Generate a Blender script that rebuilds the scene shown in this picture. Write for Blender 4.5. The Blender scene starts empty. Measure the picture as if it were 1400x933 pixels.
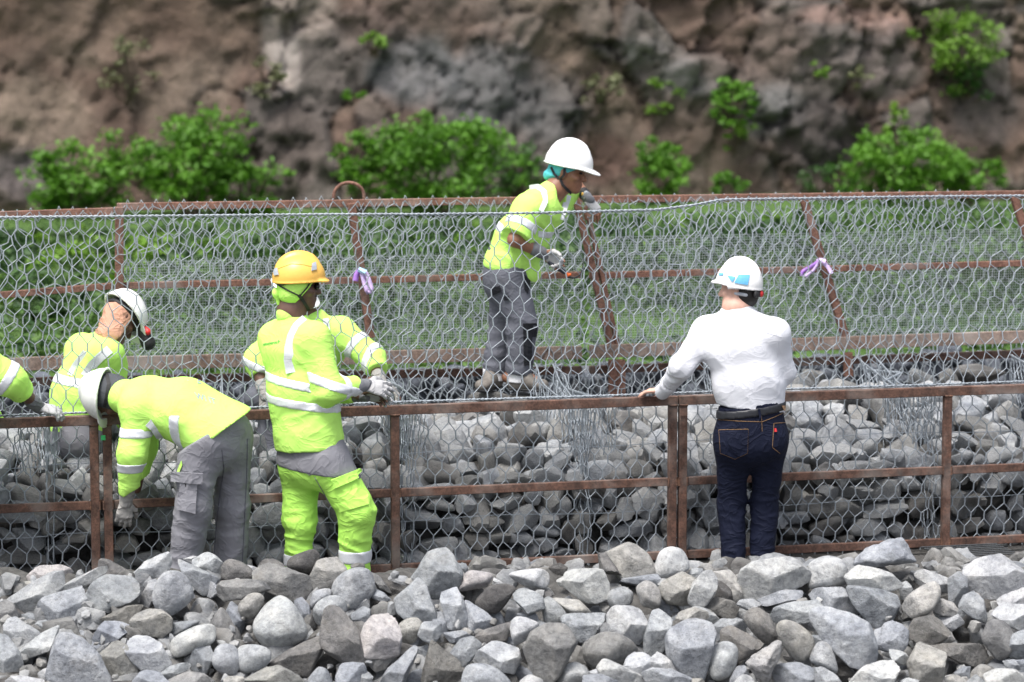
import bpy, bmesh, math, random
import numpy as np
from mathutils import Vector, Matrix
from mathutils.bvhtree import BVHTree

SC = bpy.context.scene
COL = SC.collection
rng = np.random.default_rng(7)
random.seed(7)

# ------------------------------------------------------------------ camera, sky, sun, exposure
FPX = 3889.0                                   # focal length in photograph pixels (100 mm on 36 mm)
PSI = math.radians(13.5)                       # the camera is turned to the right of the fence normal
TH = math.atan(466.5 / FPX)                    # and tilted down
DIST, HCAM = 15.6, 3.16
CAM = np.array([-DIST * math.sin(PSI), -DIST * math.cos(PSI), HCAM])
FW = np.array([math.sin(PSI) * math.cos(TH), math.cos(PSI) * math.cos(TH), -math.sin(TH)])
RT = np.array([math.cos(PSI), -math.sin(PSI), 0.0])
UPV = np.cross(RT, FW)
FH = np.array([math.sin(PSI), math.cos(PSI), 0.0])
UZ = np.array([0.0, 0.0, 1.0])

cam_data = bpy.data.cameras.new("camera")
cam_data.lens = 100.0
cam_data.sensor_width = 36.0
cam_data.clip_end = 600.0
cam_data.clip_start = 0.1
cam_data.dof.use_dof = True
cam_data.dof.focus_distance = 15.0
cam_data.dof.aperture_fstop = 2.3
cam = bpy.data.objects.new("camera", cam_data)
COL.objects.link(cam)
rot = Matrix((RT, UPV, -FW)).transposed().to_4x4()
rot.translation = Vector(CAM)
cam.matrix_world = rot
SC.camera = cam

SUN_EL, SUN_AZ = math.radians(66), math.radians(-135)   # azimuth clockwise from +Y: the light comes over the camera's left shoulder
world = bpy.data.worlds.new("World")
SC.world = world
world.use_nodes = True
wn = world.node_tree
bg = wn.nodes["Background"]
sky = wn.nodes.new("ShaderNodeTexSky")
sky.sky_type = 'NISHITA'
sky.sun_disc = False
sky.sun_elevation = SUN_EL
sky.sun_rotation = SUN_AZ
sky.air_density = 1.0
sky.dust_density = 4.0
sky.ozone_density = 0.6
hsv = wn.nodes.new("ShaderNodeHueSaturation")
hsv.inputs["Saturation"].default_value = 0.5            # a veiled, overcast sky is nearly white
wn.links.new(sky.outputs[0], hsv.inputs["Color"])
wn.links.new(hsv.outputs[0], bg.inputs["Color"])
bg.inputs["Strength"].default_value = 0.118
sun_d = bpy.data.lights.new("sun", 'SUN')
sun_d.energy = 2.0
sun_d.angle = math.radians(20)
sun_d.color = (1.0, 0.965, 0.92)
sun = bpy.data.objects.new("sun", sun_d)
sun_dir = Vector((math.sin(SUN_AZ) * math.cos(SUN_EL), math.cos(SUN_AZ) * math.cos(SUN_EL), math.sin(SUN_EL)))
sun.rotation_euler = sun_dir.to_track_quat('Z', 'Y').to_euler()
COL.objects.link(sun)
SC.view_settings.view_transform = 'Standard'
SC.view_settings.look = 'None'
SC.view_settings.exposure = 1.12
SC.view_settings.gamma = 1.0
SC.view_settings.use_curve_mapping = False

# ------------------------------------------------------------------ photograph pixels -> points of the place
def ray(px, py):
    return FW + RT * ((px - 700.0) / FPX) + UPV * ((466.5 - py) / FPX)
def on_y(px, py, Y):
    d = ray(px, py); return CAM + d * ((Y - CAM[1]) / d[1])
def on_f(px, py, fd):
    d = ray(px, py); return CAM + d * (fd / float(d @ FH))
def on_z(px, py, Z):
    d = ray(px, py); return CAM + d * ((Z - CAM[2]) / d[2])
def fd_of_y(px, Y):
    p = on_y(px, 550, Y); return float((p - CAM) @ FH)
def X_at(px, py, Y=0.0):
    return float(on_y(px, py, Y)[0])
def Z_at(px, py, Y=0.0):
    return float(on_y(px, py, Y)[2])

# ------------------------------------------------------------------ scene helpers
def tag(o, label=None, cat=None, group=None, kind=None):
    if label: o["label"] = label
    if cat: o["category"] = cat
    if group: o["group"] = group
    if kind: o["kind"] = kind
    return o
def empty(name, loc, label, cat, group=None):
    o = bpy.data.objects.new(name, None)
    o.empty_display_size = 0.2
    o.location = Vector(loc)
    COL.objects.link(o)
    return tag(o, label, cat, group)
def link(name, me, mat=None, parent=None):
    """world-space mesh linked as an object; a child keeps its world place"""
    if mat is not None and not me.materials: me.materials.append(mat)
    o = bpy.data.objects.new(name, me)
    COL.objects.link(o)
    if parent is not None:
        o.parent = parent
        if parent.parent is None: o.matrix_parent_inverse = Matrix.Translation(-parent.location)   # parts keep world coordinates
    return o
def mesh_np(name, V, Fc, smooth=True):
    """mesh from arrays: V (n,3), Fc (m,3) or (m,4)"""
    V = np.ascontiguousarray(V, dtype=np.float32); Fc = np.ascontiguousarray(Fc, dtype=np.int32)
    me = bpy.data.meshes.new(name)
    k = Fc.shape[1]
    me.vertices.add(len(V)); me.vertices.foreach_set("co", V.ravel())
    me.loops.add(Fc.size); me.loops.foreach_set("vertex_index", Fc.ravel())
    me.polygons.add(len(Fc))
    me.polygons.foreach_set("loop_start", np.arange(0, Fc.size, k, dtype=np.int32))
    me.polygons.foreach_set("loop_total", np.full(len(Fc), k, dtype=np.int32))
    me.polygons.foreach_set("use_smooth", np.full(len(Fc), bool(smooth)))
    me.update(calc_edges=True)
    return me
class Geo:
    """collects arrays of quads into one mesh"""
    def __init__(s): s.V, s.F, s.n = [], [], 0
    def add(s, V, Fc):
        s.V.append(np.asarray(V, float)); s.F.append(np.asarray(Fc, int) + s.n); s.n += len(V)
    def box(s, lo, hi, bev=0.0):
        lo, hi = np.minimum(lo, hi), np.maximum(lo, hi)
        c = (lo + hi) / 2
        s.obox(c, np.eye(3), (hi - lo) / 2, bev)
    def obox(s, c, ax, half, bev=0.004):
        """oriented box with chamfered edges (ax: rows are the axes)"""
        half = np.asarray(half, float); ax = np.asarray(ax, float)
        b = min(bev, half.min() * 0.45)
        vs = []; idx = {}
        for i in (-1, 1):
            for j in (-1, 1):
                for k in (-1, 1):
                    for w in range(3):
                        v = np.array([i, j, k]) * half
                        m = np.array([i, j, k]) * b; m[w] = 0
                        idx[(i, j, k, w)] = len(vs); vs.append(v - m)
        fs = []
        for w in range(3):
            a, d = (w + 1) % 3, (w + 2) % 3
            for sg in (-1, 1):
                q = []
                for (p1, p2) in ((-1, -1), (1, -1), (1, 1), (-1, 1)):
                    t = [0, 0, 0]; t[w] = sg; t[a] = p1; t[d] = p2
                    q.append(idx[(t[0], t[1], t[2], w)])
                fs.append(q if sg > 0 else q[::-1])
        for w in range(3):            # chamfer strips
            a, d = (w + 1) % 3, (w + 2) % 3
            for sa in (-1, 1):
                for sd in (-1, 1):
                    q = []
                    for (sw, f) in ((-1, a), (1, a), (1, d), (-1, d)):
                        t = [0, 0, 0]; t[w] = sw; t[a] = sa; t[d] = sd
                        q.append(idx[(t[0], t[1], t[2], f)])
                    fs.append(q[::-1] if sa * sd > 0 else q)
        s.add(c + np.array(vs) @ ax, fs)
        tri = []
        for i in (-1, 1):
            for j in (-1, 1):
                for k in (-1, 1):
                    t = [idx[(i, j, k, w)] for w in range(3)]
                    if i * j * k < 0: t = t[::-1]
                    tri.append(t + [t[2]])
        s.tri = getattr(s, "tri", []) + [[x + s.n - len(vs) for x in t[:3]] for t in tri]
    def bar(s, a, b, w, d, side=(0, 1, 0), bev=0.003):
        """rectangular bar from a to b; d is its size along side, w across"""
        a, b = np.asarray(a, float), np.asarray(b, float)
        z = b - a; L = np.linalg.norm(z); z /= L
        sd = np.asarray(side, float); sd = sd - z * (sd @ z); sd /= np.linalg.norm(sd)
        s.obox((a + b) / 2, np.array([np.cross(sd, z), sd, z]), (w / 2, d / 2, L / 2), bev)
    def tubes(s, A, B, r, n=5):
        A, B = np.asarray(A, float), np.asarray(B, float)
        if len(A) == 0: return
        r = np.broadcast_to(np.asarray(r, float), (len(A),))
        z = B - A; z /= np.maximum(np.linalg.norm(z, axis=1, keepdims=True), 1e-9)
        h = np.where(np.abs(z[:, 2:3]) > 0.9, np.array([[1.0, 0, 0]]), np.array([[0, 0, 1.0]]))
        u = np.cross(z, h); u /= np.linalg.norm(u, axis=1, keepdims=True); v = np.cross(z, u)
        an = np.arange(n) * 2 * np.pi / n
        ring = (np.cos(an)[None, :, None] * u[:, None, :] + np.sin(an)[None, :, None] * v[:, None, :]) * r[:, None, None]
        V = np.concatenate([A[:, None] + ring, B[:, None] + ring], 1).reshape(-1, 3)
        base = (np.arange(len(A)) * 2 * n)[:, None]
        i = np.arange(n); j = (i + 1) % n
        Fc = np.stack([base + i, base + j, base + n + j, base + n + i], 2).reshape(-1, 4)
        s.add(V, Fc)
    def path(s, P, r, n=6, cap=True):
        """one smooth tube along points"""
        P = np.asarray(P, float); m = len(P)
        r = np.broadcast_to(np.asarray(r, float), (m,))
        T = np.gradient(P, axis=0); T /= np.maximum(np.linalg.norm(T, axis=1, keepdims=True), 1e-9)
        u = np.cross(T[0], [0.3, 0.2, 0.93]); u /= np.linalg.norm(u)
        an = np.arange(n) * 2 * np.pi / n; V = []
        for k in range(m):
            u = u - T[k] * (u @ T[k]); u /= np.linalg.norm(u); v = np.cross(T[k], u)
            V.append(P[k] + (np.cos(an)[:, None] * u + np.sin(an)[:, None] * v) * r[k])
        V = np.concatenate(V); Fc = []
        for k in range(m - 1):
            for i in range(n):
                j = (i + 1) % n
                Fc.append([k * n + i, k * n + j, (k + 1) * n + j, (k + 1) * n + i])
        s.add(V, Fc)
    def build(s, name, mat=None, parent=None, smooth=False):
        V = np.concatenate(s.V); Fc = np.concatenate(s.F)
        me = mesh_np(name, V, Fc, smooth)
        if getattr(s, "tri", None):
            bm = bmesh.new(); bm.from_mesh(me); bm.verts.ensure_lookup_table()
            for t in s.tri:
                try: bm.faces.new([bm.verts[x] for x in t])
                except ValueError: pass
            bm.to_mesh(me); bm.free()
        return link(name, me, mat, parent)

def sm(e0, e1, x):
    t = np.clip((x - e0) / (e1 - e0), 0, 1); return t * t * (3 - 2 * t)
def nrm(v):
    v = np.asarray(v, float); return v / np.linalg.norm(v)
def _hash(i, j, k, seed):
    h = (i.astype(np.int64) * 374761393 + j.astype(np.int64) * 668265263 + k.astype(np.int64) * 1274126177 + seed * 974711) & 0xffffffff
    h = ((h ^ (h >> 13)) * 1103515245) & 0xffffffff
    h = ((h ^ (h >> 16)) * 60493) & 0xffffffff
    return ((h >> 8) & 0xffff) / 32767.5 - 1.0
def vnoise(P, seed=0):
    """smooth value noise in -1..1 at points (n,3)"""
    P = np.asarray(P, float); I = np.floor(P); f = P - I; f = f * f * f * (f * (f * 6 - 15) + 10)
    i, j, k = (I[..., q].astype(np.int64) for q in range(3))
    out = 0
    for a in (0, 1):
        wa = f[..., 0] if a else 1 - f[..., 0]
        for b in (0, 1):
            wb = f[..., 1] if b else 1 - f[..., 1]
            for c in (0, 1):
                wc = f[..., 2] if c else 1 - f[..., 2]
                out = out + wa * wb * wc * _hash(i + a, j + b, k + c, seed)
    return out
def fbm(P, oct=4, seed=0, gain=0.5):
    s, a, t = 0, 1.0, 0
    for o in range(oct):
        s = s + a * vnoise(P * 2.03 ** o + 17.3 * o, seed + o); t += a; a *= gain
    return s / t

# ------------------------------------------------------------------ materials
def new_mat(name):
    m = bpy.data.materials.new(name); m.use_nodes = True
    nt = m.node_tree; return m, nt, nt.nodes["Principled BSDF"]
def N(nt, t, **kw):
    n = nt.nodes.new(t)
    for k, v in kw.items():
        if k in n.inputs: n.inputs[k].default_value = v
        else: setattr(n, k, v)
    return n
def ramp(nt, src, stops):
    r = nt.nodes.new("ShaderNodeValToRGB"); e = r.color_ramp.elements
    while len(e) < len(stops): e.new(0.5)
    for q, (p, c) in zip(e, stops):
        q.position = p; q.color = (c[0], c[1], c[2], 1) if hasattr(c, "__len__") else (c, c, c, 1)
    nt.links.new(src, r.inputs[0]); return r.outputs[0]
def mixc(nt, a, b, fac, mode='MIX'):
    m = nt.nodes.new("ShaderNodeMix"); m.data_type = 'RGBA'; m.blend_type = mode
    for s, v in ((m.inputs[0], fac), (m.inputs[6], a), (m.inputs[7], b)):
        if isinstance(v, (int, float)): s.default_value = v
        elif isinstance(v, (tuple, list)): s.default_value = (v[0], v[1], v[2], 1)
        else: nt.links.new(v, s)
    return m.outputs[2]
def coords(nt, kind="Object", scale=None):
    tc = nt.nodes.new("ShaderNodeTexCoord"); o = tc.outputs[kind]
    if scale is not None:
        mp = nt.nodes.new("ShaderNodeMapping"); nt.links.new(o, mp.inputs[0]); mp.inputs["Scale"].default_value = scale; o = mp.outputs[0]
    return o
def noise(nt, vec, scale, detail=4, rough=0.55):
    n = nt.nodes.new("ShaderNodeTexNoise"); nt.links.new(vec, n.inputs["Vector"])
    n.inputs["Scale"].default_value = scale; n.inputs["Detail"].default_value = detail; n.inputs["Roughness"].default_value = rough
    return n.outputs["Fac"]
def bump(nt, h, strength, dist, bsdf, prev=None):
    b = nt.nodes.new("ShaderNodeBump"); b.inputs["Strength"].default_value = strength; b.inputs["Distance"].default_value = dist
    nt.links.new(h, b.inputs["Height"])
    if prev is not None: nt.links.new(prev, b.inputs["Normal"])
    nt.links.new(b.outputs[0], bsdf.inputs["Normal"]); return b.outputs[0]
def mat_plain(name, col, rough=0.6, metal=0.0, var=0.12, nscale=30, bstr=0.0, bdist=0.002, sheen=0.0):
    m, nt, b = new_mat(name)
    v = coords(nt); f = noise(nt, v, nscale, 5)
    lo = tuple(c * (1 - var) for c in col); hi = tuple(min(1, c * (1 + var)) for c in col)
    nt.links.new(ramp(nt, f, [(0.3, lo), (0.7, hi)]), b.inputs["Base Color"])
    b.inputs["Roughness"].default_value = rough; b.inputs["Metallic"].default_value = metal
    if sheen: b.inputs["Sheen Weight"].default_value = sheen
    if bstr: bump(nt, f, bstr, bdist, b)
    return m
def mat_cloth(name, col, wrinkle=0.35, dirt=0.0, dirtcol=(0.25, 0.22, 0.17), rough=0.8):
    m, nt, b = new_mat(name)
    v = coords(nt)
    f = noise(nt, v, 5, 4)
    lo = tuple(c * 0.92 for c in col)
    base = ramp(nt, f, [(0.3, lo), (0.7, col)])
    if dirt:
        d = ramp(nt, noise(nt, v, 9, 6, 0.7), [(0.52, 0), (0.8, dirt)])
        base = mixc(nt, base, dirtcol, d)
    nt.links.new(base, b.inputs["Base Color"])
    b.inputs["Roughness"].default_value = rough
    b.inputs["Specular IOR Level"].default_value = 0.25
    w = nt.nodes.new("ShaderNodeTexNoise"); mp = nt.nodes.new("ShaderNodeMapping"); mp.inputs["Scale"].default_value = (1, 1, 1.35)
    nt.links.new(v, mp.inputs[0]); nt.links.new(mp.outputs[0], w.inputs["Vector"])
    w.inputs["Scale"].default_value = 7; w.inputs["Detail"].default_value = 2.5; w.inputs["Distortion"].default_value = 1.2
    crease = ramp(nt, w.outputs["Fac"], [(0.36, 0.0), (0.47, 0.55), (0.5, 1.0), (0.53, 0.55), (0.64, 0.0)])
    n1 = bump(nt, crease, wrinkle, 0.012, b)
    bump(nt, noise(nt, v, 420, 2), 0.12, 0.0015, b, n1)
    return m
def mat_stone():
    m, nt, b = new_mat("stone")
    oi = nt.nodes.new("ShaderNodeObjectInfo"); v = coords(nt)
    add = nt.nodes.new("ShaderNodeVectorMath"); add.operation = 'MULTIPLY_ADD'
    nt.links.new(oi.outputs["Random"], add.inputs[0]); add.inputs[1].default_value = (37, 51, 23); nt.links.new(v, add.inputs[2])
    p = add.outputs[0]
    big = noise(nt, p, 9, 5, 0.6); mid = noise(nt, p, 34, 6, 0.7); fine = noise(nt, p, 210, 3, 0.7)
    c = mixc(nt, oi.outputs["Color"], ramp(nt, big, [(0.25, (0.55, 0.56, 0.59)), (0.48, (1, 1, 1)), (0.72, (1.28, 1.25, 1.2))]), 1.0, 'MULTIPLY')
    c = mixc(nt, c, ramp(nt, mid, [(0.28, 0.58), (0.5, 1.0), (0.72, 1.30)]), 1.0, 'MULTIPLY')
    c = mixc(nt, c, ramp(nt, fine, [(0.3, 0.82), (0.7, 1.14)]), 1.0, 'MULTIPLY')
    st = noise(nt, p, 5.5, 7, 0.62)                                  # ochre weathering film on some faces
    c = mixc(nt, c, (0.31, 0.275, 0.22), ramp(nt, st, [(0.58, 0), (0.76, 0.22)]))
    wv = nt.nodes.new("ShaderNodeTexNoise"); nt.links.new(p, wv.inputs["Vector"]); wv.inputs["Scale"].default_value = 7; wv.inputs["Detail"].default_value = 4; wv.inputs["Distortion"].default_value = 2.4
    c = mixc(nt, c, (0.55, 0.56, 0.57), ramp(nt, wv.outputs["Fac"], [(0.485, 0), (0.5, 0.10), (0.515, 0)]))   # pale veins
    vo = nt.nodes.new("ShaderNodeTexVoronoi"); nt.links.new(p, vo.inputs["Vector"]); vo.inputs["Scale"].default_value = 85
    pit = ramp(nt, vo.outputs["Distance"], [(0.05, 0.0), (0.28, 1.0)])
    por = ramp(nt, oi.outputs["Random"], [(0.7, 1.0), (0.78, 0.0)])   # only some stones are vesicular
    pitm = nt.nodes.new("ShaderNodeMath"); pitm.operation = 'MAXIMUM'; nt.links.new(pit, pitm.inputs[0]); nt.links.new(por, pitm.inputs[1])
    c = mixc(nt, c, ramp(nt, pitm.outputs[0], [(0, 0.55), (1, 1.0)]), 1.0, 'MULTIPLY')
    geo = nt.nodes.new("ShaderNodeNewGeometry")
    c = mixc(nt, c, (0.5, 0.5, 0.49), ramp(nt, geo.outputs["Pointiness"], [(0.52, 0), (0.62, 0.35)]))          # chipped pale edges
    nt.links.new(c, b.inputs["Base Color"])
    b.inputs["Roughness"].default_value = 0.88; b.inputs["Specular IOR Level"].default_value = 0.25
    n1 = bump(nt, mid, 0.85, 0.016, b)
    n2 = bump(nt, fine, 0.6, 0.005, b, n1)
    bump(nt, pitm.outputs[0], 0.5, 0.006, b, n2)
    return m
M_STONE = mat_stone()

def mat_rust(name, bright=(0.30, 0.155, 0.10), dark=(0.075, 0.036, 0.026), dust=0.5, thr=0.5):
    m, nt, b = new_mat(name)
    v = coords(nt, "Generated"); v2 = coords(nt, "Object")
    f = noise(nt, v2, 14, 6, 0.65); g = noise(nt, v2, 70, 5, 0.7); l = noise(nt, v2, 4, 3)
    c = ramp(nt, f, [(0.3, dark), (0.52, tuple((a + d) / 2 for a, d in zip(bright, dark))), (0.75, bright)])
    c = mixc(nt, c, ramp(nt, g, [(0.3, 0.45), (0.7, 1.5)]), 1.0, 'MULTIPLY')
    c = mixc(nt, c, (0.40, 0.36, 0.33), ramp(nt, l, [(thr, 0), (thr + 0.25, dust)]))      # cement dust
    nt.links.new(c, b.inputs["Base Color"]); b.inputs["Roughness"].default_value = 0.8; b.inputs["Metallic"].default_value = 0.1
    n1 = bump(nt, g, 0.35, 0.003, b)
    return m
M_RUST = mat_rust("rusted_steel", (0.17, 0.088, 0.062), (0.04, 0.022, 0.017), 0.42, 0.5)
M_RUST_FAR = mat_rust("weathered_rusted_steel", (0.30, 0.155, 0.11), (0.11, 0.052, 0.038), 0.5, 0.52)
M_WELD = mat_rust("rusty_weld", (0.20, 0.10, 0.06), (0.05, 0.03, 0.025), 0.2, 0.6)
M_BEAM = mat_rust("dusty_steel_beam", (0.30, 0.21, 0.165), (0.16, 0.105, 0.08), 0.6, 0.42)
M_WIRE = mat_plain("galvanised_wire", (0.285, 0.318, 0.352), 0.5, 0.35, 0.15, 60)
M_WIRE_FAR = mat_plain("dull_galvanised_wire", (0.29, 0.325, 0.355), 0.55, 0.3, 0.15, 60)
M_NET = mat_plain("grey_green_welded_net", (0.40, 0.45, 0.44), 0.7, 0.0, 0.1, 60)

HV = (0.55, 0.93, 0.18)
M_HIVIS = mat_cloth("hi_vis_fabric", HV, 0.22, 0.10, (0.35, 0.42, 0.10))
M_HIVIS_T = mat_cloth("hi_vis_trouser_fabric", (0.50, 0.91, 0.15), 0.3, 0.15, (0.35, 0.42, 0.10))
M_TAPE = mat_plain("reflective_tape", (0.70, 0.72, 0.76), 0.42, 0.15, 0.06, 120, 0.15, 0.002)
M_WHITE_CLOTH = mat_cloth("white_cotton", (0.73, 0.74, 0.79), 0.14)
M_GREY_CLOTH = mat_cloth("grey_work_fabric", (0.215, 0.215, 0.24), 0.28, 0.12, (0.30, 0.27, 0.24))
M_DGREY_CLOTH = mat_cloth("dark_grey_work_fabric", (0.115, 0.12, 0.145), 0.3, 0.15, (0.24, 0.22, 0.2))
M_BLACK_CLOTH = mat_cloth("black_fabric", (0.018, 0.019, 0.024), 0.35)
M_DENIM = mat_cloth("dark_indigo_denim", (0.0035, 0.006, 0.021), 0.4)
M_ORANGE_CLOTH = mat_cloth("faded_orange_fabric", (0.52, 0.28, 0.20), 0.5)
M_TURQ = mat_cloth("turquoise_fabric", (0.10, 0.50, 0.56), 0.6)
M_HOOD = mat_cloth("charcoal_fabric", (0.07, 0.075, 0.085), 0.5)
M_YELLOW_HELM = mat_plain("yellow_helmet_plastic", (0.80, 0.46, 0.09), 0.38, 0, 0.07, 14, 0.05)
M_WHITE_HELM = mat_plain("white_helmet_plastic", (0.82, 0.82, 0.82), 0.32, 0, 0.04, 14)
M_BLUE = mat_plain("blue_sticker", (0.13, 0.42, 0.72), 0.45, 0, 0.05)
M_DBLUE = mat_plain("deep_blue_sticker", (0.03, 0.16, 0.55), 0.45, 0, 0.05)
M_STRAP = mat_plain("black_webbing", (0.014, 0.014, 0.016), 0.7, 0, 0.2, 80)
M_LENS = mat_plain("dark_lens", (0.008, 0.008, 0.01), 0.12, 0, 0.0)
M_RED = mat_plain("red_plastic", (0.62, 0.03, 0.03), 0.45)
M_GREYPL = mat_plain("grey_plastic", (0.35, 0.38, 0.42), 0.45)
M_GLOVE = mat_cloth("grey_work_glove", (0.42, 0.42, 0.43), 0.6, 0.4, (0.22, 0.2, 0.18))
M_GLOVE_CUFF = mat_cloth("dark_glove_cuff", (0.16, 0.165, 0.18), 0.6)
M_GLOVE_D = mat_cloth("dusty_brown_glove", (0.33, 0.32, 0.305), 0.6, 0.5, (0.16, 0.14, 0.12))
M_BOOT = mat_plain("dusty_leather", (0.15, 0.135, 0.12), 0.75, 0, 0.35, 24, 0.3, 0.004)
M_SHOE = mat_plain("dark_shoe", (0.03, 0.035, 0.05), 0.6, 0, 0.3, 30)
M_LACE = mat_plain("white_sock", (0.72, 0.72, 0.74), 0.85)
M_STITCH = mat_plain("tan_stitching", (0.28, 0.16, 0.07), 0.8)
M_BELT = mat_plain("black_leather_belt", (0.016, 0.017, 0.022), 0.45)
M_PATCH = mat_plain("tan_leather_patch", (0.42, 0.25, 0.14), 0.7)
M_PURPLE = mat_plain("purple_ribbon_cloth", (0.34, 0.16, 0.55), 0.7, 0, 0.3, 18)
M_PALEPURPLE = mat_plain("faded_lilac_ribbon_cloth", (0.55, 0.42, 0.70), 0.7, 0, 0.25, 18)
M_LTBLUE = mat_plain("pale_blue_ribbon_cloth", (0.35, 0.62, 0.85), 0.7)
M_TOOL = mat_plain("dark_tool_steel", (0.05, 0.055, 0.07), 0.4, 0.5)
M_ORANGE = mat_plain("orange_grip", (0.85, 0.16, 0.03), 0.5)
M_GREENPAINT = mat_plain("green_paint_mark", (0.05, 0.50, 0.16), 0.7)
M_INK_G = mat_plain("green_print", (0.07, 0.34, 0.06), 0.8)
M_INK_D = mat_plain("grey_print", (0.26, 0.28, 0.34), 0.7)
def mat_skin(name, col):
    m, nt, b = new_mat(name)
    v = coords(nt); f = noise(nt, v, 22, 5)
    nt.links.new(ramp(nt, f, [(0.3, tuple(c * 0.8 for c in col)), (0.7, tuple(c * 1.1 for c in col))]), b.inputs["Base Color"])
    b.inputs["Roughness"].default_value = 0.5
    bump(nt, noise(nt, v, 160, 3), 0.2, 0.002, b)
    return m
SKIN_DARK = mat_skin("deep_brown_skin", (0.125, 0.065, 0.05))
SKIN_BROWN = mat_skin("brown_skin", (0.27, 0.125, 0.075))
SKIN_MID = mat_skin("dark_tan_skin", (0.13, 0.065, 0.045))
SKIN_LIGHT = mat_skin("light_skin", (0.60, 0.36, 0.28))
M_HAIR = mat_plain("black_hair", (0.012, 0.010, 0.009), 0.55, 0, 0.3, 200, 0.4, 0.002)

def mat_leaf(name, a, b_, scale=1.4):
    m, nt, b = new_mat(name)
    v = coords(nt); f = noise(nt, v, scale, 5, 0.7); g = noise(nt, v, 23, 2)
    c = ramp(nt, f, [(0.32, a), (0.68, b_)])
    c = mixc(nt, c, ramp(nt, g, [(0.3, 0.65), (0.7, 1.35)]), 1.0, 'MULTIPLY')
    nt.links.new(c, b.inputs["Base Color"]); b.inputs["Roughness"].default_value = 0.55
    tr = nt.nodes.new("ShaderNodeBsdfTranslucent"); nt.links.new(c, tr.inputs[0])
    mx = nt.nodes.new("ShaderNodeMixShader"); mx.inputs[0].default_value = 0.35
    out = nt.nodes["Material Output"]
    nt.links.new(b.outputs[0], mx.inputs[1]); nt.links.new(tr.outputs[0], mx.inputs[2]); nt.links.new(mx.outputs[0], out.inputs[0])
    return m
M_LEAF = mat_leaf("bright_green_leaf", (0.065, 0.18, 0.015), (0.145, 0.33, 0.03))
M_LEAF_Y = mat_leaf("yellow_green_leaf", (0.10, 0.21, 0.025), (0.20, 0.36, 0.04))
M_LEAF_D = mat_leaf("dark_green_leaf", (0.03, 0.085, 0.016), (0.06, 0.16, 0.025))
M_LEAF_G = mat_leaf("dry_grey_green_leaf", (0.14, 0.15, 0.08), (0.22, 0.24, 0.12))
M_GRASS = mat_leaf("grass_blade", (0.05, 0.12, 0.02), (0.12, 0.21, 0.04), 0.6)
M_SCRUB = mat_leaf("dull_scrub_leaf", (0.045, 0.105, 0.025), (0.10, 0.185, 0.05))
M_SCRUB_D = mat_leaf("dark_scrub_leaf", (0.025, 0.065, 0.02), (0.055, 0.12, 0.035))
M_BARK = mat_plain("shrub_bark", (0.10, 0.075, 0.055), 0.9, 0, 0.3, 40, 0.4, 0.01)
# ------------------------------------------------------------------ ground
def ground_z(X, Y):
    """level working platform, then a low grassy bank behind the cages"""
    s = sm(3.6, 5.2, Y)
    z = s * 0.50 - 0.42 * sm(6, 25, Y)
    P = np.stack([X * 0.5, Y * 0.5, np.zeros_like(X)], -1)
    z = z - 1.2 * sm(-1.7, -3.6, Y)
    return z - 0.02 + 0.05 * vnoise(P, 3) * (0.3 + s) + 0.10 * s * vnoise(P * 0.4, 5)
def sheet(name, xs, ys, fz, mat):
    X, Y = np.meshgrid(xs, ys, indexing="ij")
    Z = fz(X, Y)
    n, m = X.shape; i = np.arange(n * m).reshape(n, m)
    Fc = np.stack([i[:-1, :-1], i[1:, :-1], i[1:, 1:], i[:-1, 1:]], -1).reshape(-1, 4)
    return link(name, mesh_np(name, np.stack([X, Y, Z], -1).reshape(-1, 3), Fc), mat)
def mat_ground():
    m, nt, b = new_mat("earth_and_gravel")
    v = coords(nt)
    sep = nt.nodes.new("ShaderNodeSeparateXYZ"); nt.links.new(v, sep.inputs[0])
    f = noise(nt, v, 3, 6, 0.7); g = noise(nt, v, 45, 4, 0.8)
    grit = ramp(nt, g, [(0.3, (0.03, 0.029, 0.028)), (0.7, (0.12, 0.115, 0.11))])
    green = ramp(nt, f, [(0.3, (0.035, 0.07, 0.015)), (0.6, (0.07, 0.15, 0.02)), (0.8, (0.13, 0.17, 0.045))])
    mk = nt.nodes.new("ShaderNodeMapRange"); nt.links.new(sep.outputs[1], mk.inputs[0])
    mk.inputs[1].default_value = 3.9; mk.inputs[2].default_value = 4.8
    nt.links.new(mixc(nt, grit, green, mk.outputs[0]), b.inputs["Base Color"])
    b.inputs["Roughness"].default_value = 0.95
    bump(nt, g, 0.6, 0.03, b)
    return m
def axis(a, b, lo, hi, fine, coarse):
    return np.concatenate([np.arange(a, lo, coarse), np.arange(lo, hi, fine), np.arange(hi, b + coarse, coarse)])
g = sheet("ground", axis(-120, 140, -6, 14, 0.25, 6.0), axis(-90, 140, -4, 27, 0.3, 6.0), ground_z, mat_ground())
tag(g, kind="structure")

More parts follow.
